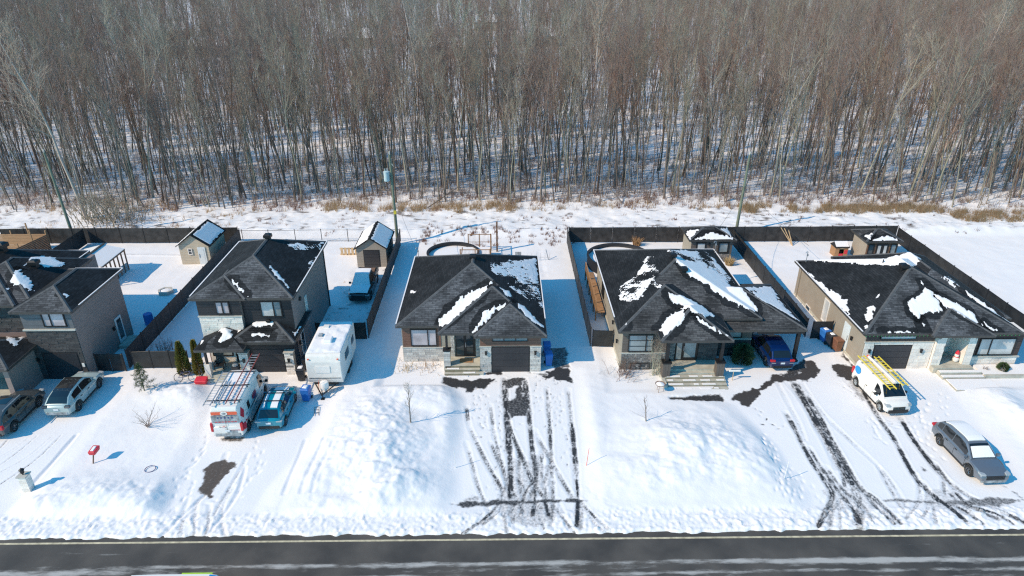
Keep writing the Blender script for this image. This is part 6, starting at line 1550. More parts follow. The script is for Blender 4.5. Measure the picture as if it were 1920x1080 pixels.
# silver crossover
c = Car('crossover', 'blue-grey crossover with snow on its roof and windshield in the right driveway', 'car', (28.35, 32.65, .03), DN + .04, 4.8, 1.88, sc_(TOPS, 1.0), [(-2.3, 1.02), (-1.9, 1.42), (-1.3, 1.62), (0, 1.68), (.4, 1.6), (1.22, 1.04)], 'p_silver', wx=(-1.4, 1.4))
c.top_glass(.46, 1.2); c.top_glass(-2.26, -1.85, .88, 'rear_window'); c.side_glass(-.5, .8); c.side_glass(-1.5, -.56); c.side_glass(-2.0, -1.56)
c.lights(.80, .93, hr=.16, wr_=.34, wf=.3); c.bumpers('decal_grey', .14, .28); c.grille(.5, .78, .55); c.mirrors(.95, 1.0); c.seams([.95, -.1, -1.0]); c.sills(-.95, .95); c.arches((-1.4, 1.4), .34)
c.top_glass(-1.75, .3, .86, 'roof_snow', 'snow2', .01, 12, th=.05); c.top_glass(.62, 1.18, .84, 'windshield_snow', 'snow2', .02, 7, th=.03); c.hood_patch(1.3, 2.2, .82, 'p_black', 'bonnet_shade_panel', .004) if False else None
# pickup buried in snow behind the gates
PT_ = [(-2.7, 1.05), (-.7, 1.08), (1.1, 1.1), (2.3, 1.05), (2.7, .9)]
c = Car('pickup_truck', 'dark pickup truck under snow facing the black gates in the shaded yard', 'pickup', (-12.75, 56.4, .05), DN, 5.5, 1.95, PT_, [(-.9, 1.15), (-.75, 1.78), (.5, 1.8), (1.25, 1.12)], 'p_grey', wr=.37, wx=(-1.75, 1.75))
c.top_glass(.58, 1.2, .9); c.side_glass(-.6, .7); c.lights(.85, .9); c.bumpers('trim', .22, .4); c.grille(.62, .92, .6); c.mirrors(.8, 1.15)
c.top_glass(-.75, .5, 1.0, 'roof_snow', 'snow2', .01, 7, th=.14); c.hood_patch(1.2, 2.6, .98, 'snow2', 'hood_snow', .01, .12); c.top_glass(.5, 1.22, .95, 'windshield_snow', 'snow2', .02, 6, th=.08)
c.bx('cargo_bed', 'trim', (-2.65, -.95, -.8, .8, 1.09, 1.1)); c.bx('bed_rail', 'p_grey', (-2.7, -.95, .82, .95, 1.09, 1.18), (-2.7, -.95, -.95, -.82, 1.09, 1.18), (-2.72, -2.6, -.81, .81, 1.09, 1.18)); c.bx('bed_load', 'wood_dk', (-2.5, -1.8, -.7, .7, 1.101, 1.2))
# passing van on the road
c = Car('panel_van', 'white panel van with lime and blue markings passing on the road', 'van', (-14.75, 21.75, .01), 0.0, 5.2, 2.0, [(-2.6, 1.1), (1.5, 1.1), (2.2, 1.0), (2.6, .8)], [(-2.58, 2.2), (-2.35, 2.36), (1.2, 2.36), (1.5, 2.28), (2.2, 1.15)], 'p_white', wr=.35, wx=(-1.7, 1.7), wb=.97, wt=.86, taper=.06, group=None)
c.top_glass(1.55, 2.15, .92); c.side_glass(.9, 1.7, .1, .75); c.lights(.85, 1.0, hr=.5, wr_=.15); c.bumpers('trim', .22, .34); c.mirrors(1.8, 1.15, M['trim']); c.seams([1.7, .8, -.4])
for sd_ in (-1, 1): c.bx('lime_stripe', 'decal_green', (-.1, 1.3, sd_ * .80, sd_ * .86, 2.33, 2.375))
c.top_glass(1.2, 1.5, .95, 'blue_marking', 'decal_sky', .008)
bpy.data.objects[c.t.name].location.z = .01

# camping trailer
t = thing('camping_trailer', 'white camping trailer with a snowy roof parked between the black house and the alley fence', 'trailer', (-12.6, 43, 0))
x0, x1, y0, y1, z0, z1 = -13.85, -11.4, 40.65, 45.6, .55, 2.85
mb = MB(); prof = [(y0 + .12, z0), (y0, z0 + .35), (y0, z1 - .55), (y0 + .14, z1 - .12), (y0 + .34, z1), (y1 - .15, z1), (y1, z1 - .12), (y1, z0 + .2), (y1 - .3, z0)]
mb.face([(x0, y, z) for y, z in prof]); mb.face([(x1, y, z) for y, z in prof][::-1])
for a, b in zip(prof, prof[1:] + prof[:1]): mb.face([(x0, a[0], a[1]), (x1, a[0], a[1]), (x1, b[0], b[1]), (x0, b[0], b[1])])
mb.build('body', M['white_dirty'], t, fix=True, bevel=.05)
B(t, 'front_window_cover', M['white'], (-13.2, -12.2, y0 - .035, y0 - .003, 1.45, 2.0)); B(t, 'trim_strip', M['trim'], (x0 + .1, x1 - .1, y0 - .02, y0 - .001, .98, 1.02)); B(t, 'side_window', M['car_glass'], (x1 + .002, x1 + .03, 42.0, 43.1, 1.6, 2.2), (x1 + .002, x1 + .03, 44.2, 44.9, 1.6, 2.1)); B(t, 'side_door', M['door_white'], (x1 + .003, x1 + .03, 43.3, 43.95, .75, 2.5))
B(t, 'marker_light', M['decal_orange'], (-13.7, -13.6, y0 - .03, y0 + .1, 2.5, 2.56), (-11.65, -11.55, y0 - .03, y0 + .1, 2.5, 2.56)); B(t, 'chassis', M['trim'], (-13.5, -11.8, y0 + .2, y1 - .2, .35, .549))
mb = MB(); mb.tube((-13.4, y0 + .1, .45), (-12.62, y0 - 1.3, .45), .05, .05, 6); mb.tube((-11.9, y0 + .1, .45), (-12.62, y0 - 1.3, .45), .05, .05, 6); mb.tube((-12.62, y0 - 1.15, .05), (-12.62, y0 - 1.15, .75), .035, .035, 8); mb.box(-12.75, -12.5, y0 - 1.3, y0 - 1.0, 0, .06); mb.build('drawbar', M['trim'], t)
mb = MB(); mb.lathe([(.30, 0), (.31, .4), (.26, .52), (.001, .56)], (-12.62, y0 - .45, .46), n=20); mb.build('gas_bottle_cover', M['white'], t, smooth=40)
for y in (42.9, 43.7):
    for x in (x0 + .12, x1 - .12):
        mb = MB(); mb.lathe([(.001, -.09), (.3, -.09), (.33, -.05), (.33, .05), (.3, .09), (.001, .09)], (0, 0, 0), 'y', 20); w_ = mb.build('wheel', M['tyre'], t, local=True); w = wl(t); w_.rotation_euler = (0, 0, R(90)); w_.location = (x - w.x, y - w.y, .33 - w.z)
sn = MB(); gx, gy = np.meshgrid(np.linspace(x0 + .06, x1 - .06, 30), np.linspace(y0 + .36, y1 - .1, 56)); hh_ = z1 + .012 + .07 * np.clip((fbm(gx * 1.5, gy * 1.2, 5) - .25) * 3, 0, 1) * np.clip(np.minimum.reduce([gx - x0 - .06, x1 - .06 - gx, gy - y0 - .36, y1 - .1 - gy]) / .1, .1, 1)
w = wl(t); tag(grid_mesh('roof_snow', gx - w.x, gy - w.y, hh_, M['snow2'], parent=t), kind='stuff')
mb = MB(); mb.box(-12.95, -12.3, 42.2, 42.95, z1 + .05, z1 + .28); mb.build('air_conditioner', M['snow2'], t, bevel=.08); B(t, 'roof_hatch', M['white'], (-13.4, -13.0, 44.4, 44.8, z1 + .02, z1 + .16)); B(t, 'roof_hatch', M['decal_grey'], (-13.5, -13.2, 43.2, 43.6, z1 + .02, z1 + .12))

# ================================================================ BINS AND SMALL THINGS
def bin_(label, x, y, m, rz=0, snow=True, h=1.0, g='wheeled bins'):
    z = hz(x, y); t = thing('wheeled_bin', label, 'bin', (x, y, z), rz, g)
    mb = MB(); mb.hull8([(-.22, -.24, .06), (.22, -.24, .06), (.22, .24, .06), (-.22, .24, .06)], [(-.29, -.33, h), (.29, -.33, h), (.29, .33, h), (-.29, .33, h)]); mb.build('bin_body', M[m], t, local=True, bevel=.03)
    mb = MB(); mb.hull8([(-.31, -.37, h + .002), (.31, -.37, h + .002), (.31, .36, h + .002), (-.31, .36, h + .002)], [(-.25, -.3, h + .09), (.25, -.3, h + .09), (.25, .3, h + .09), (-.25, .3, h + .09)]); mb.build('lid', M[m], t, local=True, bevel=.02)
    for s_ in (-1, 1):
        mb = MB(); mb.lathe([(.001, -.03), (.11, -.03), (.11, .03), (.001, .03)], (0, 0, 0), 'y', 14); o = mb.build('wheel', M['tyre'], t, local=True); o.rotation_euler = (0, 0, R(90)); o.location = (s_ * .26, .27, .11)
    mb = MB(); mb.tube((-.2, .4, h - .02), (.2, .4, h - .02), .02, .02, 6); mb.build('handle', M[m], t, local=True)
    if snow: mb = MB(); mb.hull8([(-.2, -.2, h + .091), (.17, -.22, h + .091), (.2, .2, h + .091), (-.15, .16, h + .091)], [(-.15, -.14, h + .15), (.1, -.15, h + .15), (.13, .12, h + .15), (-.1, .1, h + .15)]); mb.build('snow_patch', M['snow2'], t, local=True, bevel=.03)
    return t
bin_('black wheeled bin standing against the camping trailer beside the garage column', -14.7, 41.9, 'black_bin', .1); bin_('second black wheeled bin behind the first, in the shade of the black house', -14.65, 43.3, 'black_bin', 0, False)
bin_('blue wheeled bin standing in front of the camping trailer', -13.7, 39.4, 'blue_bin', -.1); bin_('blue wheeled bin at the right corner of the brown bungalow', 3.35, 43.6, 'blue_bin', .1, False); bin_('dark blue bin farther back beside the brown bungalow wall', 3.3, 45.0, 'blue_bin', 0, False)
bin_('blue wheeled bin beside the beige side wall, rearmost of three', 25.6, 46.9, 'blue_bin', .3); bin_('black wheeled bin in the middle of the three by the beige wall', 25.75, 46.1, 'black_bin', .2); bin_('brown wheeled bin nearest the street by the beige wall', 25.95, 45.35, 'brown_bin', .1, False)
# lamp pillar
z = hz(-27.5, 30.7); t = thing('lamp_pillar', 'short white stone pillar with a lantern on top, beside the left driveway', 'lamp pillar', (-27.5, 30.7, z))
for k in range(6): B(t, 'stone', M['white%d' % (k % 3)], (-27.72, -27.28, 30.48, 30.92, z - .1 + k * .2, z + .093 + k * .2))
B(t, 'cap_stone', M['sill'], (-27.78, -27.22, 30.42, 30.98, z + 1.1, z + 1.17)); mb = MB(); mb.lathe([(.05, 0), (.03, .06), (.1, .12), (.12, .3), (.16, .33), (.02, .45), (.001, .5)], (-27.5, 30.7, z + 1.17), n=8); mb.build('lantern', M['black'], t)
# toy on a stake
z = hz(-24.9, 33.0); t = thing('mailbox', 'small red snow-topped box on a dark stake in the left front snow', 'mailbox', (-24.9, 33, z))
mb = MB(); mb.tube((-24.95, 32.8, z - .1), (-24.85, 33.05, z + .75), .04, .04, 6); mb.build('stake', M['wood_dk'], t)
mb = MB(); mb.hull8([(-25.08, 32.9, z + .55), (-24.72, 32.9, z + .55), (-24.66, 33.42, z + .62), (-25.02, 33.42, z + .62)], [(-25.12, 32.86, z + .8), (-24.68, 32.86, z + .8), (-24.62, 33.46, z + .9), (-25.06, 33.46, z + .9)]); mb.build('shell', M['red'], t, bevel=.05)
mb = MB(); mb.hull8([(-25.0, 32.98, z + .82), (-24.8, 32.98, z + .82), (-24.76, 33.34, z + .88), (-24.96, 33.34, z + .88)], [(-24.98, 33.0, z + .86), (-24.82, 33.0, z + .86), (-24.78, 33.3, z + .93), (-24.94, 33.3, z + .93)]); mb.build('snow_patch', M['snow2'], t)
z = hz(-21.2, 32.2) + .03; mb = MB(); n = 28
pts = [(-21.2 + .3 * math.cos(2 * math.pi * k / n), 32.2 + .3 * math.sin(2 * math.pi * k / n), z + .02) for k in range(n + 1)]; mb.path(pts, .022, 6); tag(mb.build('hoop', M['decal_blue']), 'dark blue toy hoop lying on the left front snow', 'hoop')
# stakes
for k, (x, y, lx, ly, lab, m) in enumerate(((-2.95, 32.25, -.05, 0, 'thin white marker stake left of the middle driveway, casting a blue shadow', 'white'), (4.95, 32.3, .12, .1, 'thin reddish marker stake right of the middle driveway', 'decal_orange'), (16.45, 30.9, .05, 0, 'thin marker stake left of the right-hand driveway tracks', 'white'), (-13.0, 39.9, .1, .05, 'thin orange stake by the trailer drawbar', 'decal_orange'))):
    z = hz(x, y); mb = MB(); mb.tube((x, y, z - .1), (x + lx, y + ly, z + 1.25), .018, .014, 6); tag(mb.build('marker_stake', M[m]), lab, 'stake', 'snow marker stakes')
# bicycle
t = thing('bicycle', 'dark bicycle lying against the snow beside the hedge cedars', 'bicycle', (-23.0, 41.75, hz(-23, 41.75) + .02), .05)
for x in (-.5, .5):
    mb = MB(); mb.path([(x + .31 * math.cos(a_), .0 + .10 * math.sin(a_), .33 + .31 * math.sin(a_)) for a_ in np.linspace(0, 2 * math.pi, 21)], .02, 5); mb.build('wheel', M['tyre'], t, local=True)
mb = MB(); [mb.tube(a_, b_, .017, .017, 6) for a_, b_ in (((-.5, 0, .33), (-.1, 0, .35)), ((-.1, 0, .35), (-.2, .02, .8)), ((-.2, .02, .75), (.35, .03, .8)), ((.35, .03, .85), (.5, 0, .33)), ((-.1, 0, .35), (.37, .03, .72)), ((-.5, 0, .33), (-.2, .02, .75)))]; mb.build('frame', M['decal_blue'], t, local=True)
mb = MB(); mb.tube((.34, -.25, .95), (.34, .28, .98), .015, .015, 6); mb.build('handlebar', M['black'], t, local=True); mb = MB(); mb.box(-.33, -.1, -.06, .09, .83, .88); mb.build('saddle', M['black'], t, local=True)
# red scoop
t = thing('snow_scoop', 'bright red snow scoop leaning at the porch step of the black house', 'snow shovel', (-21.75, 41.45, hz(-21.75, 41.45)))
mb = MB(); mb.hull8([(-.38, -.25, .08), (.38, -.25, .08), (.38, .2, .08), (-.38, .2, .08)], [(-.45, -.3, .35), (.45, -.3, .35), (.42, .25, .5), (-.42, .25, .5)]); mb.build('scoop', M['red'], t, local=True, bevel=.06); mb = MB(); mb.path([(0, .2, .4), (0, .45, 1.3)], .02, 6); mb.path([(-.1, .45, 1.3), (.1, .45, 1.3)], .025, 6); mb.build('handle', M['black'], t, local=True)
# porch chair and clutter
t = thing('garden_chair', 'black slatted garden chair on the porch of the black house', 'chair', (-20.9, 42.9, .42), .1)
for k in range(5): mb = MB(); mb.hull8([(-.28 + k * .115, .2, .35), (-.18 + k * .115, .2, .35), (-.18 + k * .115, .23, .35), (-.28 + k * .115, .23, .35)], [(-.28 + k * .115, .42, 1.1), (-.18 + k * .115, .42, 1.1), (-.18 + k * .115, .45, 1.1), (-.28 + k * .115, .45, 1.1)]); mb.build('slat', M['trim'], t, local=True)
mb = MB(); mb.box(-.3, .3, -.3, .22, .33, .37); mb.build('seat', M['trim'], t, local=True)
for x in (-.34, .3): mb = MB(); mb.box(x, x + .05, -.32, .3, .55, .59); mb.box(x, x + .05, -.3, -.25, 0, .55); mb.box(x, x + .05, .2, .25, 0, .55); mb.build('armrest', M['trim'], t, local=True)
t = thing('plastic_tub', 'short black tub on the porch of the black house beside the garage column', 'tub', (-19.55, 42.4, .42)); mb = MB(); mb.hull8([(-.2, -.2, 0), (.2, -.2, 0), (.2, .2, 0), (-.2, .2, 0)], [(-.26, -.26, .55), (.26, -.26, .55), (.26, .26, .55), (-.26, .26, .55)]); mb.build('tub_body', M['black_bin'], t, local=True, bevel=.03); mb = MB(); mb.lathe([(.001, 0), (.2, .02), (.17, .16), (.001, .2)], (0, 0, .56), n=12); mb.build('bag', M['decal_grey'], t, local=True)
t = thing('sled_frame', 'thin metal sled frame lying in the snow right of the teal hatchback', 'sled', (-12.7, 38.0, hz(-12.7, 38) + .03), .2)
mb = MB(); mb.path([(-.15, -.5, .03), (-.15, .5, .03), (.15, .5, .03), (.15, -.5, .03)], .015, 5); mb.build('frame', M['dark'], t, local=True)
for y in (-.2, .15): mb = MB(); mb.tube((-.13, y, .05), (.13, y, .05), .015, .015, 5); mb.build('crossbar', M['dark'], t, local=True)
# bird bath, no: barbecue bowl on legs at step corner
t = thing('fire_bowl', 'rusty fire bowl on thin legs left of the carport house steps', 'fire bowl', (11.0, 40.0, hz(11.0, 40.0)))
mb = MB(); mb.lathe([(.001, .45), (.2, .47), (.33, .58), (.36, .64), (.32, .62), (.2, .54)], (0, 0, 0), n=18); mb.build('bowl', M['wood_dk'], t, local=True, smooth=40); mb = MB(); mb.lathe([(.31, .6), (.2, .68), (.001, .72)], (0, 0, 0), n=18); mb.build('snow', M['snow2'], t, local=True, smooth=40)
for k in range(3): mb = MB(); mb.tube((.2 * math.cos(k * 2.1), .2 * math.sin(k * 2.1), .5), (.28 * math.cos(k * 2.1), .28 * math.sin(k * 2.1), -.05), .015, .015, 5); mb.build('leg', M['wood_dk'], t, local=True)
# snow-topped sign frame
zz_ = hz(16.6, 41.6); t = thing('yard_sign', 'small white yard sign on a pinkish post in the snow by the carport house steps', 'sign', (16.6, 41.4, zz_)); mb = MB(); mb.tube((0, 0, -.1), (0, 0, .75), .025, .025, 6); mb.build('post', M['lumber'], t, local=True); mb = MB(); mb.box(-.35, .5, -.05, .05, .75, .9); mb.build('board', M['white'], t, local=True, bevel=.03)
# snowman decoration on porch of house 4
t = thing('porch_figure', 'small snowman decoration with a red hat and scarf on the white stone porch', 'decoration', (33.75, 43.0, .5))
mb = MB(); mb.lathe([(.001, 0), (.16, .03), (.22, .2), (.16, .38), (.12, .4), (.16, .52), (.13, .66), (.001, .72)], n=14); mb.build('body', M['white'], t, local=True, smooth=50); mb = MB(); mb.lathe([(.15, .66), (.13, .74), (.08, .9), (.001, .96)], n=12); mb.build('hat', M['red'], t, local=True); mb = MB(); mb.lathe([(.14, .36), (.17, .40), (.14, .44)], n=12); mb.build('scarf', M['red'], t, local=True)
mb = MB(); mb.tube((-.2, .0, .35), (-.38, -.02, .5), .02, .015, 5); mb.tube((.2, 0, .35), (.38, -.02, .55), .02, .015, 5); mb.build('arm', M['wood_dk'], t, local=True)
# ================================================================ PLANTS
def sticks_mesh(name, P0, P1, R0, R1, m, sides=3):
    P0, P1 = np.asarray(P0, float), np.asarray(P1, float); R0, R1 = np.asarray(R0, float), np.asarray(R1, float)
    n = len(P0); d = P1 - P0; d /= np.linalg.norm(d, axis=1)[:, None] + 1e-9
    ref = np.where(np.abs(d[:, 2:3]) > .9, np.array([[1., 0, 0]]), np.array([[0, 0, 1.]]))
    a = np.cross(d, ref); a /= np.linalg.norm(a, axis=1)[:, None] + 1e-9; b = np.cross(d, a)
    V = np.zeros((n, 2 * sides, 3))
    for k in range(sides):
        t = 2 * math.pi * k / sides; u = a * math.cos(t) + b * math.sin(t)
        V[:, k] = P0 + u * R0[:, None]; V[:, sides + k] = P1 + u * R1[:, None]
    base = (np.arange(n) * 2 * sides)[:, None]
    F = np.concatenate([np.stack([base[:, 0] + k, base[:, 0] + (k + 1) % sides, base[:, 0] + sides + (k + 1) % sides, base[:, 0] + sides + k], -1) for k in range(sides)])
    me = bpy.data.meshes.new(name); me.vertices.add(n * 2 * sides); me.vertices.foreach_set('co', V.ravel().astype(np.float32))
    me.loops.add(F.size); me.loops.foreach_set('vertex_index', F.ravel().astype(np.int32)); me.polygons.add(len(F)); me.polygons.foreach_set('loop_start', (np.arange(len(F)) * 4).astype(np.int32))
    me.polygons.foreach_set('use_smooth', np.full(len(F), True)); me.update(calc_edges=True); me.materials.append(m)
    return me
def grow_tree(seed, H, r, start=.42, nb=26, sub=6, tw=7, spread=.55, blen=.24, lean=.03, fork=0, twr=.011, bend=1.0):
    """returns stick lists for trunk and crown"""
    rg = np.random.default_rng(seed); T, C = [], []
    ns = 9; pts = [np.zeros(3)]; dr = np.array([rg.normal(0, lean), rg.normal(0, lean), 1.0])
    for k in range(ns):
        dr = dr + np.array([rg.normal(0, .035), rg.normal(0, .035), 0]) * bend; dr /= np.linalg.norm(dr); pts.append(pts[-1] + dr * H / ns)
    rad = lambda t: r * (1 - t) ** .8 + .012
    for k in range(ns): T.append((pts[k], pts[k + 1], rad(k / ns) * (1.25 if k == 0 else 1), rad((k + 1) / ns)))
    def at(t):
        q = t * ns; k = min(int(q), ns - 1); return pts[k] + (pts[k + 1] - pts[k]) * (q - k)
    leaders = []
    for f in range(fork):
        t = start + .05 + .15 * rg.random(); p = at(t); a_ = rg.uniform(0, 6.28); d = np.array([math.cos(a_) * .45, math.sin(a_) * .45, 1]); d /= np.linalg.norm(d); L = H * (1 - t) * .9; q = [p]
        for k in range(5):
            d = d + np.array([rg.normal(0, .06), rg.normal(0, .06), .08]); d /= np.linalg.norm(d); q.append(q[-1] + d * L / 5)
        for k in range(5): T.append((q[k], q[k + 1], rad(t) * .7 * (1 - k / 5) + .012, rad(t) * .7 * (1 - (k + 1) / 5) + .012))
        leaders.append(q)
    def branch(p, d, L, r0, lev):
        n = 3; q = [p]
        for k in range(n):
            d = d + np.array([rg.normal(0, .10), rg.normal(0, .10), .10 + rg.normal(0, .05)]); d /= np.linalg.norm(d); q.append(q[-1] + d * L / n)
        for k in range(n): C.append((q[k], q[k + 1], r0 * (1 - k / n * .8), max(twr * .6, r0 * (1 - (k + 1) / n * .8))))
        cnt = sub if lev == 0 else tw
        for j in range(cnt):
            t = .2 + .8 * (j + rg.random()) / cnt; k = min(int(t * n), n - 1); b = q[k] + (q[k + 1] - q[k]) * (t * n - k)
            sd_ = rg.normal(0, 1, 3); sd_ -= d * sd_.dot(d); sd_ /= np.linalg.norm(sd_) + 1e-9
            e = d * rg.uniform(.7, 1.1) + sd_ * spread * rg.uniform(.7, 1.5); e[2] += .15; e /= np.linalg.norm(e)
            if lev == 0: branch(b, e, L * rg.uniform(.35, .55), r0 * .45, 1)
            else:
                l2 = L * rg.uniform(.5, .9); C.append((b, b + e * l2, twr, twr * .35))
    for j in range(nb):
        t = start + (1 - start) * ((j + rg.random()) / nb) ** .85
        if leaders and rg.random() < .5:
            q = leaders[rg.integers(len(leaders))]; k = rg.integers(5); p = q[k] + (q[k + 1] - q[k]) * rg.random()
        else: p = at(min(t, .995))
        a_ = rg.uniform(0, 6.28); up = rg.uniform(.7, 1.5) + t * .8; d = np.array([math.cos(a_), math.sin(a_), up]); d /= np.linalg.norm(d)
        branch(p, d, H * blen * (1.15 - t * .75) * rg.uniform(.7, 1.2), rad(t) * .42 + .008, 0)
    # small side shoots along the lower trunk
    for j in range(10):
        t = rg.uniform(.08, start); a_ = rg.uniform(0, 6.28); p = at(t); d = np.array([math.cos(a_), math.sin(a_), .7]); C.append((p, p + d * rg.uniform(.4, 1.3), twr, twr * .4))
    return T, C
def mesh_of(name, L, m, sides=3): return sticks_mesh(name, [l[0] for l in L], [l[1] for l in L], [l[2] for l in L], [l[3] for l in L], m, sides)
def obj_tree(name, label, cat, x, y, T, C, mt, mc, group=None, rz=0, z=None):
    t = thing(name, label, cat, (x, y, hz(x, y) - .05 if z is None else z), rz, group)
    link(bpy.data.objects.new('trunk', mesh_of('trunk', T, mt, 6)), t); link(bpy.data.objects.new('crown', mesh_of('crown', C, mc)), t); return t
# ---- young trees in the front yards
T, C = grow_tree(5, 3.0, .035, .3, 14, 3, 3, .5, .26, .02, twr=.006); obj_tree('young_tree', 'thin bare young tree standing alone left of the middle driveway', 'young tree', -6.1, 36.2, T, C, M['bark'], M['twig'], 'bare young trees in the front yards')
T, C = grow_tree(9, 1.9, .03, .45, 4, 2, 2, .5, .3, .10, twr=.006); obj_tree('young_tree', 'small leaning bare sapling in the snow in front of the carport house', 'young tree', 9.3, 36.2, T, C, M['bark'], M['twig'], 'bare young trees in the front yards')
def bush(label, x, y, h, n, spread, mt, seed, cat='shrub', w=.010, group='bare shrubs in the front yards', base=.1, name='bare_shrub'):
    rg = np.random.default_rng(seed); T, C = [], []
    for k in range(n):
        a_ = rg.uniform(0, 6.28); p = np.array([rg.normal(0, base), rg.normal(0, base), 0]); d = np.array([math.cos(a_) * spread * rg.random(), math.sin(a_) * spread * rg.random(), 1]); d /= np.linalg.norm(d); L = h * rg.uniform(.6, 1); m_ = p + d * L * .5; d2 = d + np.array([math.cos(a_), math.sin(a_), -.2]) * .25 * spread; e = m_ + d2 * L * .5
        T.append((p, m_, w * 1.6, w)); T.append((m_, e, w, w * .3))
        for j in range(5):
            f = rg.random(); b = m_ + (e - m_) * f; v = rg.normal(0, 1, 3); v[2] = abs(v[2]) + .4; v /= np.linalg.norm(v); C.append((b, b + v * h * .22, w * .5, w * .2))
    t = thing(name, label, cat, (x, y, hz(x, y) - .03), 0, group)
    if False: pass
    link(bpy.data.objects.new('stems', mesh_of('stems', T, mt)), t); link(bpy.data.objects.new('twigs', mesh_of('twigs', C, mt)), t); return t
bush('wide bare shrub with arching stems alone in the left front snow', -23.3, 36.5, 1.6, 13, 1.1, M['twig'], 3, w=.012)
bush('low pinkish-red bare shrub at the left corner of the carport house', 8.9, 42.2, 1.5, 46, .9, M['twig_red'], 4, base=.35)
bush('tall pale bare shrub in front of the carport house window', 11.1, 42.2, 3.0, 26, .25, M['twig_pale'], 6, base=.15)
bush('small reddish dry shrub in the planter bed of the beige bungalow', 35.7, 42.2, .5, 14, .8, M['twig_red'], 7)
bush('brown dried perennial at the left foot of the brown bungalow', -7.2, 43.3, .6, 40, .9, M['straw'], 8, base=.4); bush('second dried perennial under the window of the brown bungalow', -5.5, 43.3, .5, 34, .9, M['straw'], 9, base=.4)
bush('snowy purple-leaved shrub along the fence beside the left two-storey house', -26.3, 46.0, 1.1, 50, .6, M['twig_red'], 10, base=.35)
bush('brown thicket standing at the forest edge behind the left lots', -45.5, 74.0, 3.8, 110, .7, M['twig'], 14, base=1.5, w=.03, group=None); 
bush('low brown brush clump at the forest edge behind the far left fence', -42.0, 73.0, 2.2, 60, .6, M['twig'], 15, base=1.0, w=.02, group=None)
def leafy(name, label, cat, x, y, h, shape, n, m, seed, size=.05, group=None, dark=None, droop=0):
    rg = np.random.default_rng(seed); t = thing(name, label, cat, (x, y, hz(x, y) - .03), 0, group)
    V, F = [], []
    for k in range(n):
        z = h * (.04 + .96 * rg.random() ** .9); a_ = rg.uniform(0, 6.28); lobe = .82 + .18 * math.sin(a_ * 3 + z * 4) * math.sin(z * 7 + seed)
        rr = shape(z / h) * lobe * (1 - .45 * rg.random() ** 2.2); c = np.array([rr * math.cos(a_), rr * math.sin(a_), z]); out = np.array([math.cos(a_), math.sin(a_), .5 - droop]); u = rg.normal(0, 1, 3); u -= out * u.dot(out) / out.dot(out); u /= np.linalg.norm(u)
        s_ = size * rg.uniform(.6, 1.5); v = out / np.linalg.norm(out) * s_ * 1.8 + rg.normal(0, .3, 3) * s_; i = len(V); V += [c - u * s_ * .5, c + u * s_ * .5, c + v]; F.append((i, i + 1, i + 2))
    me = bpy.data.meshes.new('foliage'); me.from_pydata([tuple(v) for v in V], [], F); me.materials.append(m); link(bpy.data.objects.new('foliage', me), t)
    mb = MB(); mb.tube((0, 0, -.1), (0, 0, h * .85), .06, .015, 7); mb.build('trunk', M['bark'], t, local=True); return t
cs = lambda w: (lambda t: w * min(1, t * 6 + .5) * (1 - t) ** .55)
leafy('hedge_cedar', 'taller olive-green hedge cedar, left of the pair by the black house porch', 'cedar', -23.5, 42.75, 2.75, cs(.55), 9000, M['cedar'], 1, .055, 'hedge cedars by the porch')
leafy('hedge_cedar', 'olive-green hedge cedar touching the porch roof corner of the black house', 'cedar', -22.35, 42.65, 2.95, cs(.46), 8000, M['cedar'], 2, .055, 'hedge cedars by the porch')
# open young spruce with tiers
t = thing('young_spruce', 'open young spruce with tiered branches in the snow in front of the low fence', 'spruce', (-25.3, 40.3, hz(-25.3, 40.3)))
rg = np.random.default_rng(4); C, V, F = [], [], []
for k in range(46):
    z = .25 + 2.0 * (k / 46); L = (1.0 - z / 2.5) * 1.05 * rg.uniform(.6, 1.1); a_ = k * 2.4; e = np.array([math.cos(a_) * L, math.sin(a_) * L, z - .05 + .25 * L]); s0 = np.array([0, 0, z]); C.append((s0, e, .012, .004))
    for j in range(60):
        f = rg.random() ** .6; c = s0 + (e - s0) * f + rg.normal(0, .05, 3); v = rg.normal(0, 1, 3); v /= np.linalg.norm(v); u = rg.normal(0, 1, 3); u /= np.linalg.norm(u); i = len(V); V += [c - u * .018, c + u * .018, c + v * .10]; F.append((i, i + 1, i + 2))
me = bpy.data.meshes.new('needles'); me.from_pydata([tuple(v) for v in V], [], F); me.materials.append(M['needle']); link(bpy.data.objects.new('needles', me), t); link(bpy.data.objects.new('branches', mesh_of('branches', C, M['bark'])), t); mb = MB(); mb.tube((0, 0, -.1), (0, 0, 2.4), .045, .01, 7); mb.build('trunk', M['bark'], t, local=True)
leafy('evergreen_shrub', 'round dark evergreen shrub dusted with snow between the porch and the carport', 'evergreen shrub', 18.0, 43.7, 1.6, lambda t: .85 * math.sqrt(max(.02, 1 - (2 * t - .85) ** 2 * .75)) , 7000, M['needle'], 3, .06, 'evergreen shrubs')
leafy('evergreen_shrub', 'small round evergreen shrub in the planter bed of the beige bungalow', 'evergreen shrub', 36.9, 42.2, .75, lambda t: .42 * math.sqrt(max(.02, 1 - (2 * t - .9) ** 2 * .8)), 2500, M['needle'], 5, .045, 'evergreen shrubs')

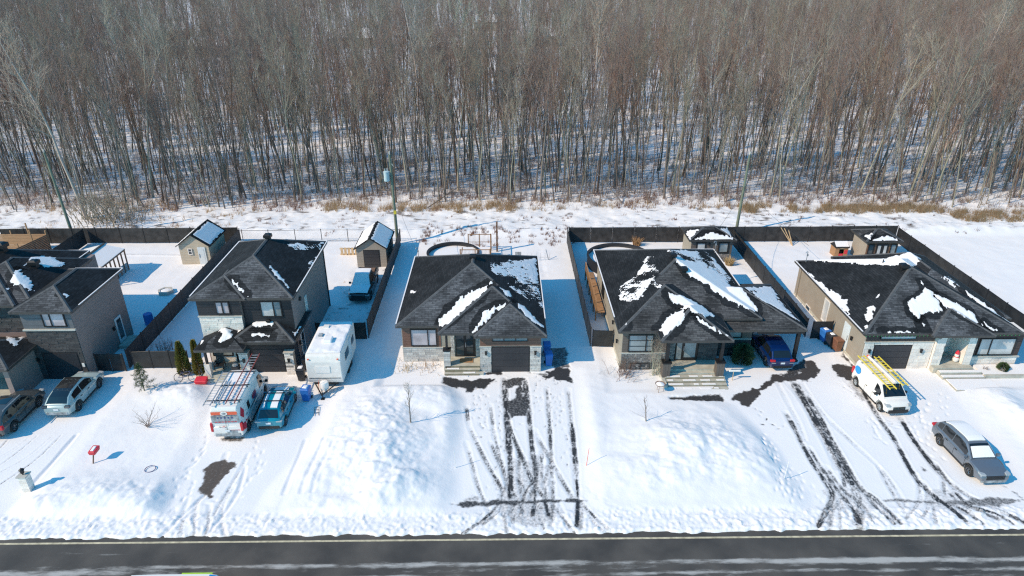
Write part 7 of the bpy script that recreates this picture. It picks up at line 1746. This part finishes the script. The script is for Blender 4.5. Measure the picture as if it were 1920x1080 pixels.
# ================================================================ DRY WEEDS
def weeds(name, label, zones, m, seed):
    rg = np.random.default_rng(seed); V, F = [], []
    for (x0, x1, y0, y1, n, h, k, fn) in zones:
        cx, cy = rg.uniform(x0, x1, n), rg.uniform(y0, y1, n); keep = fbm(cx * .35, cy * .5, seed + 5, 3) > fn; cx, cy = cx[keep], cy[keep]
        for x, y, g in zip(cx, cy, height(cx, cy)):
            r = rg.uniform(.1, .45)
            for j in range(k):
                a_ = rg.uniform(0, 6.28); d = r * rg.random(); bx_, by_ = x + d * math.cos(a_), y + d * math.sin(a_); hh = h * rg.uniform(.4, 1.2); w = rg.uniform(.008, .02); dx, dy = rg.normal(0, .35) * hh + .1 * hh, rg.normal(0, .35) * hh
                i = len(V); V += [(bx_ - w, by_, g - .05), (bx_ + w, by_, g - .05), (bx_ + dx, by_ + dy, g + hh)]; F.append((i, i + 1, i + 2))
    me = bpy.data.meshes.new(name); me.from_pydata(V, [], F); me.materials.append(m); tag(link(bpy.data.objects.new(name, me)), label, 'weeds', kind='stuff')
weeds('dry_grass', 'golden dry grass along the forest edge', [(-70, 75, 76.5, 79.5, 1000, .8, 10, .52), (28, 52, 75.0, 77.5, 700, .9, 14, .38), (52, 70, 72, 75.5, 600, .8, 14, .33), (-22, 2, 76, 78, 240, 1.0, 14, .42), (-70, -30, 69.5, 78, 350, .5, 10, .50), (-15, -11, 48, 60, 40, .15, 6, .4)], M['straw'], 3)
weeds('dry_brush', 'low reddish-brown brush poking through the snow bank behind the lots', [(-60, 66, 69.4, 76.5, 520, .30, 14, .56), (-9, 8, 66.5, 71, 160, .40, 18, .5), (-70, 75, 76.5, 83, 1700, .9, 10, .48)], M['twig_red'], 8)
weeds('forest_brush', 'grey bare undergrowth inside the forest', [(-90, 95, 78, 100, 6500, 1.5, 9, .38), (-130, 130, 100, 150, 7000, 1.5, 7, .40)], M['twig'], 12)

# ================================================================ THE FOREST
random.seed(11)
VAR = []
specs = [dict(H=16.5, r=.11), dict(H=15, r=.09), dict(H=18, r=.14, fork=1), dict(H=15.5, r=.085, nb=13), dict(H=14, r=.07, start=.5, nb=12), dict(H=17, r=.11, fork=2), dict(H=15, r=.09, lean=.09), dict(H=18.5, r=.15, fork=1, nb=18),
         dict(H=10, r=.05, start=.4, nb=9, sub=3, tw=4), dict(H=7, r=.035, start=.3, nb=8, sub=3, tw=4), dict(H=12, r=.055, start=.45, nb=10, sub=4, tw=4)]
for s in specs:
    s['r'] *= .8; s.setdefault('nb', 15); s.setdefault('sub', 5); s.setdefault('tw', 5); s.setdefault('twr', .0085); s.setdefault('blen', .21)
protos = []
for k, s in enumerate(specs):
    T, C = grow_tree(100 + k, **s); protos.append((mesh_of('trunk', T, M['bark'], 6), mesh_of('crown', C, M['twig'])))
# positions: jittered grid, denser near the edge
def forest_points():
    rg = np.random.default_rng(5); P = []
    y = 77.5
    while y < 520:
        step = 1.72 if y < 100 else (2.35 if y < 150 else (2.9 if y < 260 else 4.2))
        hw = 30 + y * .86
        x = -hw
        while x < hw:
            P.append((x + rg.uniform(-.9, .9) * step, y + rg.uniform(-.9, .9) * step)); x += step
        y += step
    P = np.array(P); x, y = P[:, 0], P[:, 1]
    edge = 78.9 + 3.0 * (fbm(x * .06, x * 0, 61) - .5) - np.where(x < -18, 3.0 * sstep(-18, -30, x), 0) - 2.0 * sstep(35, 60, x) + 0 * y
    keep = (y > edge) & (fbm(x * .13, y * .13, 62, 3) > .33) & (rg.random(len(x)) < .93)
    # clearings where far houses stand
    for cx, cy, rx, ry in CLEAR: keep &= ((x - cx) / rx) ** 2 + ((y - cy) / ry) ** 2 > 1
    return P[keep]
FAR = [(-16, 212, 'long low far house with a snow-covered roof seen through the upper trees', 17, 8), (-48, 236, 'far house with a snow roof behind the trees at upper left of centre', 13, 9), (12, 240, 'far house with a white gable roof above the middle of the wood', 12, 9), (-118, 260, 'far white-roofed house through the trees at the top left', 13, 9), (-86, 215, 'half-hidden far house with snowy roof left of the tallest pale trees', 11, 8), (-4, 290, 'farthest snow-roofed house near the top edge of the picture', 14, 9)]
CLEAR = [(x, y - 12, w * .9, 24) for x, y, l, w, d in FAR]
P = forest_points()
order = np.argsort(np.hypot(P[:, 0], P[:, 1] + 0) + np.abs(P[:, 0]) * .15)
P = P[order]
rg = np.random.default_rng(8)
PALE = [((-47.8, 74.6), 20, 'tall pale leaning tree at the far left edge of the wood', 0, -.10), ((-12.0, 99.0), 22, 'tall pale-barked tree left of centre with a broad fan of bright twigs', 1, .02), ((13.0, 103.0), 22, 'tallest pale tree right of centre, its white limbs forking near the top', 2, .03),
        ((3.5, 100.0), 18, 'slim pale tree beside the centre of the wood with crooked upper limbs', 1, 0), ((-4.5, 112.0), 19, 'pale tree with a bare knotted top left of the centre line', 1, .03), ((57.0, 97.0), 16, 'leafless white-limbed tree with a wide open fork on the right', 2, .05),
        ((66.0, 100.0), 21, 'straight pale trunk leaning right in the right part of the wood', 0, .10), ((30.0, 92.0), 13, 'short bright grey tree near the forest edge right of the middle', 1, .03), ((-55.0, 108.0), 18, 'pale crooked tree in the left part of the wood', 1, .08), ((38.5, 118.0), 20, 'pale trunk behind the plain utility pole', 1, 0)]
for (x, y), H, lab, fk, ln in PALE:
    T, C = grow_tree(int(abs(x) * 10 + y), H + 2, .17, .42, 24, 6, 6, .6, .22, .02, fk, .017, 1.6)
    t = obj_tree('pale_tree', lab, 'tree', x, y, T, C, M['bark_pale'], M['twig_pale'], 'pale-barked trees standing out in the wood'); t.rotation_euler = (0, ln, 0)
near = P[:290]; rest = P[290:]
def pick(i, y): return int(rg.integers(0, 8)) if rg.random() < (.52 if y < 105 else .78) else int(rg.integers(8, 11))
for i, (x, y) in enumerate(near):
    v = pick(i, y)
    t = bpy.data.objects.new('bare_tree', None); link(t); t.location = (x, y, hz(x, y) - .1); t.rotation_euler = (rg.normal(0, .055), rg.normal(0, .055), rg.uniform(0, 6.28)); s_ = rg.uniform(.8, 1.12); t.scale = (s_, s_, s_ * rg.uniform(.9, 1.1))
    tag(t, 'slender bare grey-brown tree in the front rows of the leafless wood behind the lots', 'tree', 'bare trees in the front rows of the wood')
    link(bpy.data.objects.new('trunk', protos[v][0]), t); link(bpy.data.objects.new('crown', protos[v][1]), t)
    if i < 40 and v not in VAR: VAR.append(v)
# the deeper wood: one object, points that carry a joined trunk and crown each
n = len(rest); me = bpy.data.meshes.new('deep_wood'); me.vertices.add(n)
zz2 = height(rest[:, 0], rest[:, 1]) - .2
me.vertices.foreach_set('co', np.stack([rest[:, 0], rest[:, 1], zz2], -1).ravel().astype(np.float32))
for nm_, ty, arr in (('rot', 'FLOAT_VECTOR', np.stack([rg.normal(0, .055, n), rg.normal(0, .055, n), rg.uniform(0, 6.28, n)], -1)), ('scl', 'FLOAT_VECTOR', (lambda s_: np.stack([s_, s_, s_ * rg.uniform(.88, 1.12, n)], -1))(rg.uniform(.78, 1.15, n))), ('pick', 'INT', np.array([pick(0, y) for y in rest[:, 1]]))):
    A = me.attributes.new(nm_, ty, 'POINT'); A.data.foreach_set('vector' if ty == 'FLOAT_VECTOR' else 'value', arr.ravel().astype(np.float32 if ty != 'INT' else np.int32))
wood = link(bpy.data.objects.new('deep_wood', me)); tag(wood, 'deep leafless wood receding to the top of the picture', 'wood', kind='stuff')
ng = bpy.data.node_groups.new('wood_nodes', 'GeometryNodeTree'); ng.interface.new_socket('Geometry', in_out='INPUT', socket_type='NodeSocketGeometry'); ng.interface.new_socket('Geometry', in_out='OUTPUT', socket_type='NodeSocketGeometry')
gi, go = ng.nodes.new('NodeGroupInput'), ng.nodes.new('NodeGroupOutput')
jn = ng.nodes.new('GeometryNodeJoinGeometry')
# first tree of each variety in the front rows lends its meshes
kinds = {}
for o in bpy.data.objects:
    if o.parent and o.parent.name.startswith('bare_tree'):
        for k, (a_, b_) in enumerate(protos):
            if o.data is a_: kinds.setdefault(k, [None, None])[0] = o
            if o.data is b_: kinds.setdefault(k, [None, None])[1] = o
for k in reversed(range(len(protos))):
    j2 = ng.nodes.new('GeometryNodeJoinGeometry')
    for o in kinds.get(k, kinds[sorted(kinds)[0]]):
        oi = ng.nodes.new('GeometryNodeObjectInfo'); oi.transform_space = 'ORIGINAL'; oi.inputs['Object'].default_value = o; ng.links.new(oi.outputs['Geometry'], j2.inputs[0])
    gt = ng.nodes.new('GeometryNodeGeometryToInstance'); ng.links.new(j2.outputs[0], gt.inputs[0]); ng.links.new(gt.outputs[0], jn.inputs[0])
ip = ng.nodes.new('GeometryNodeInstanceOnPoints'); ip.inputs['Pick Instance'].default_value = True
def na(nm_, ty):
    a_ = ng.nodes.new('GeometryNodeInputNamedAttribute'); a_.data_type = ty; a_.inputs['Name'].default_value = nm_; return a_.outputs['Attribute']
ng.links.new(gi.outputs[0], ip.inputs['Points']); ng.links.new(jn.outputs[0], ip.inputs['Instance']); ng.links.new(na('pick', 'INT'), ip.inputs['Instance Index']); ng.links.new(na('rot', 'FLOAT_VECTOR'), ip.inputs['Rotation']); ng.links.new(na('scl', 'FLOAT_VECTOR'), ip.inputs['Scale'])
ng.links.new(ip.outputs[0], go.inputs[0]); md = wood.modifiers.new('wood', 'NODES'); md.node_group = ng
print('forest', len(P), 'tris', [len(a_.polygons) * 2 + len(b_.polygons) * 2 for a_, b_ in protos])
# thin undergrowth saplings
for k, (x, y, a_, L, lab) in enumerate(((-9.0, 77.5, (1.0, .5, .55), 7.5, 'bare fallen trunk leaning to the right behind the transformer pole'), (14.5, 79.0, (-.8, .3, .9), 5.0, 'thin broken trunk leaning left at the forest edge'), (47, 76.8, (-1, .1, .05), 5, 'grey log lying at the forest edge on the right'))):
    d = Vector(a_).normalized(); z = hz(x, y); mb = MB(); q = Vector((x, y, z + .1)); mb.tube(q, q + d * L, .08, .03, 8); t = mb.build('fallen_trunk', M['bark']); tag(t, lab, 'fallen trunk', 'leaning and fallen trunks')
# far houses
for x, y, lab, w_, d_ in FAR:
    t = thing('far_house', lab, 'house', (x, y, 0), 0, 'far houses behind the wood'); B(t, 'wall', M['side_pale'], (x - w_ / 2, x + w_ / 2, y - d_ / 2, y + d_ / 2, -1, 3.4))
    mb = MB(); A = (x - w_ / 2 - .4, x + w_ / 2 + .4, y - d_ / 2 - .5, y + d_ / 2 + .5); zr = 3.4 + d_ * .28
    mb.hull8([(A[0], A[2], 3.41), (A[1], A[2], 3.41), (A[1], A[3], 3.41), (A[0], A[3], 3.41)], [(A[0] + .1, y - .05, zr), (A[1] - .1, y - .05, zr), (A[1] - .1, y + .05, zr), (A[0] + .1, y + .05, zr)]); mb.build('roof', M['snow2'], t)
    B(t, 'chimney', M['dark'], (x + 1, x + 1.6, y - .3, y + .3, zr - .6, zr + .9))
    Ff = Face(t, 'y-', y - d_ / 2)
    for q in range(3): Ff.window(x - w_ / 2 + 1.2 + q * w_ / 3.3, x - w_ / 2 + 2.6 + q * w_ / 3.3, 1.0, 2.3, (.5,), pane='pane_dark', frame='white')
    # pale open ground around them shows between the crowns
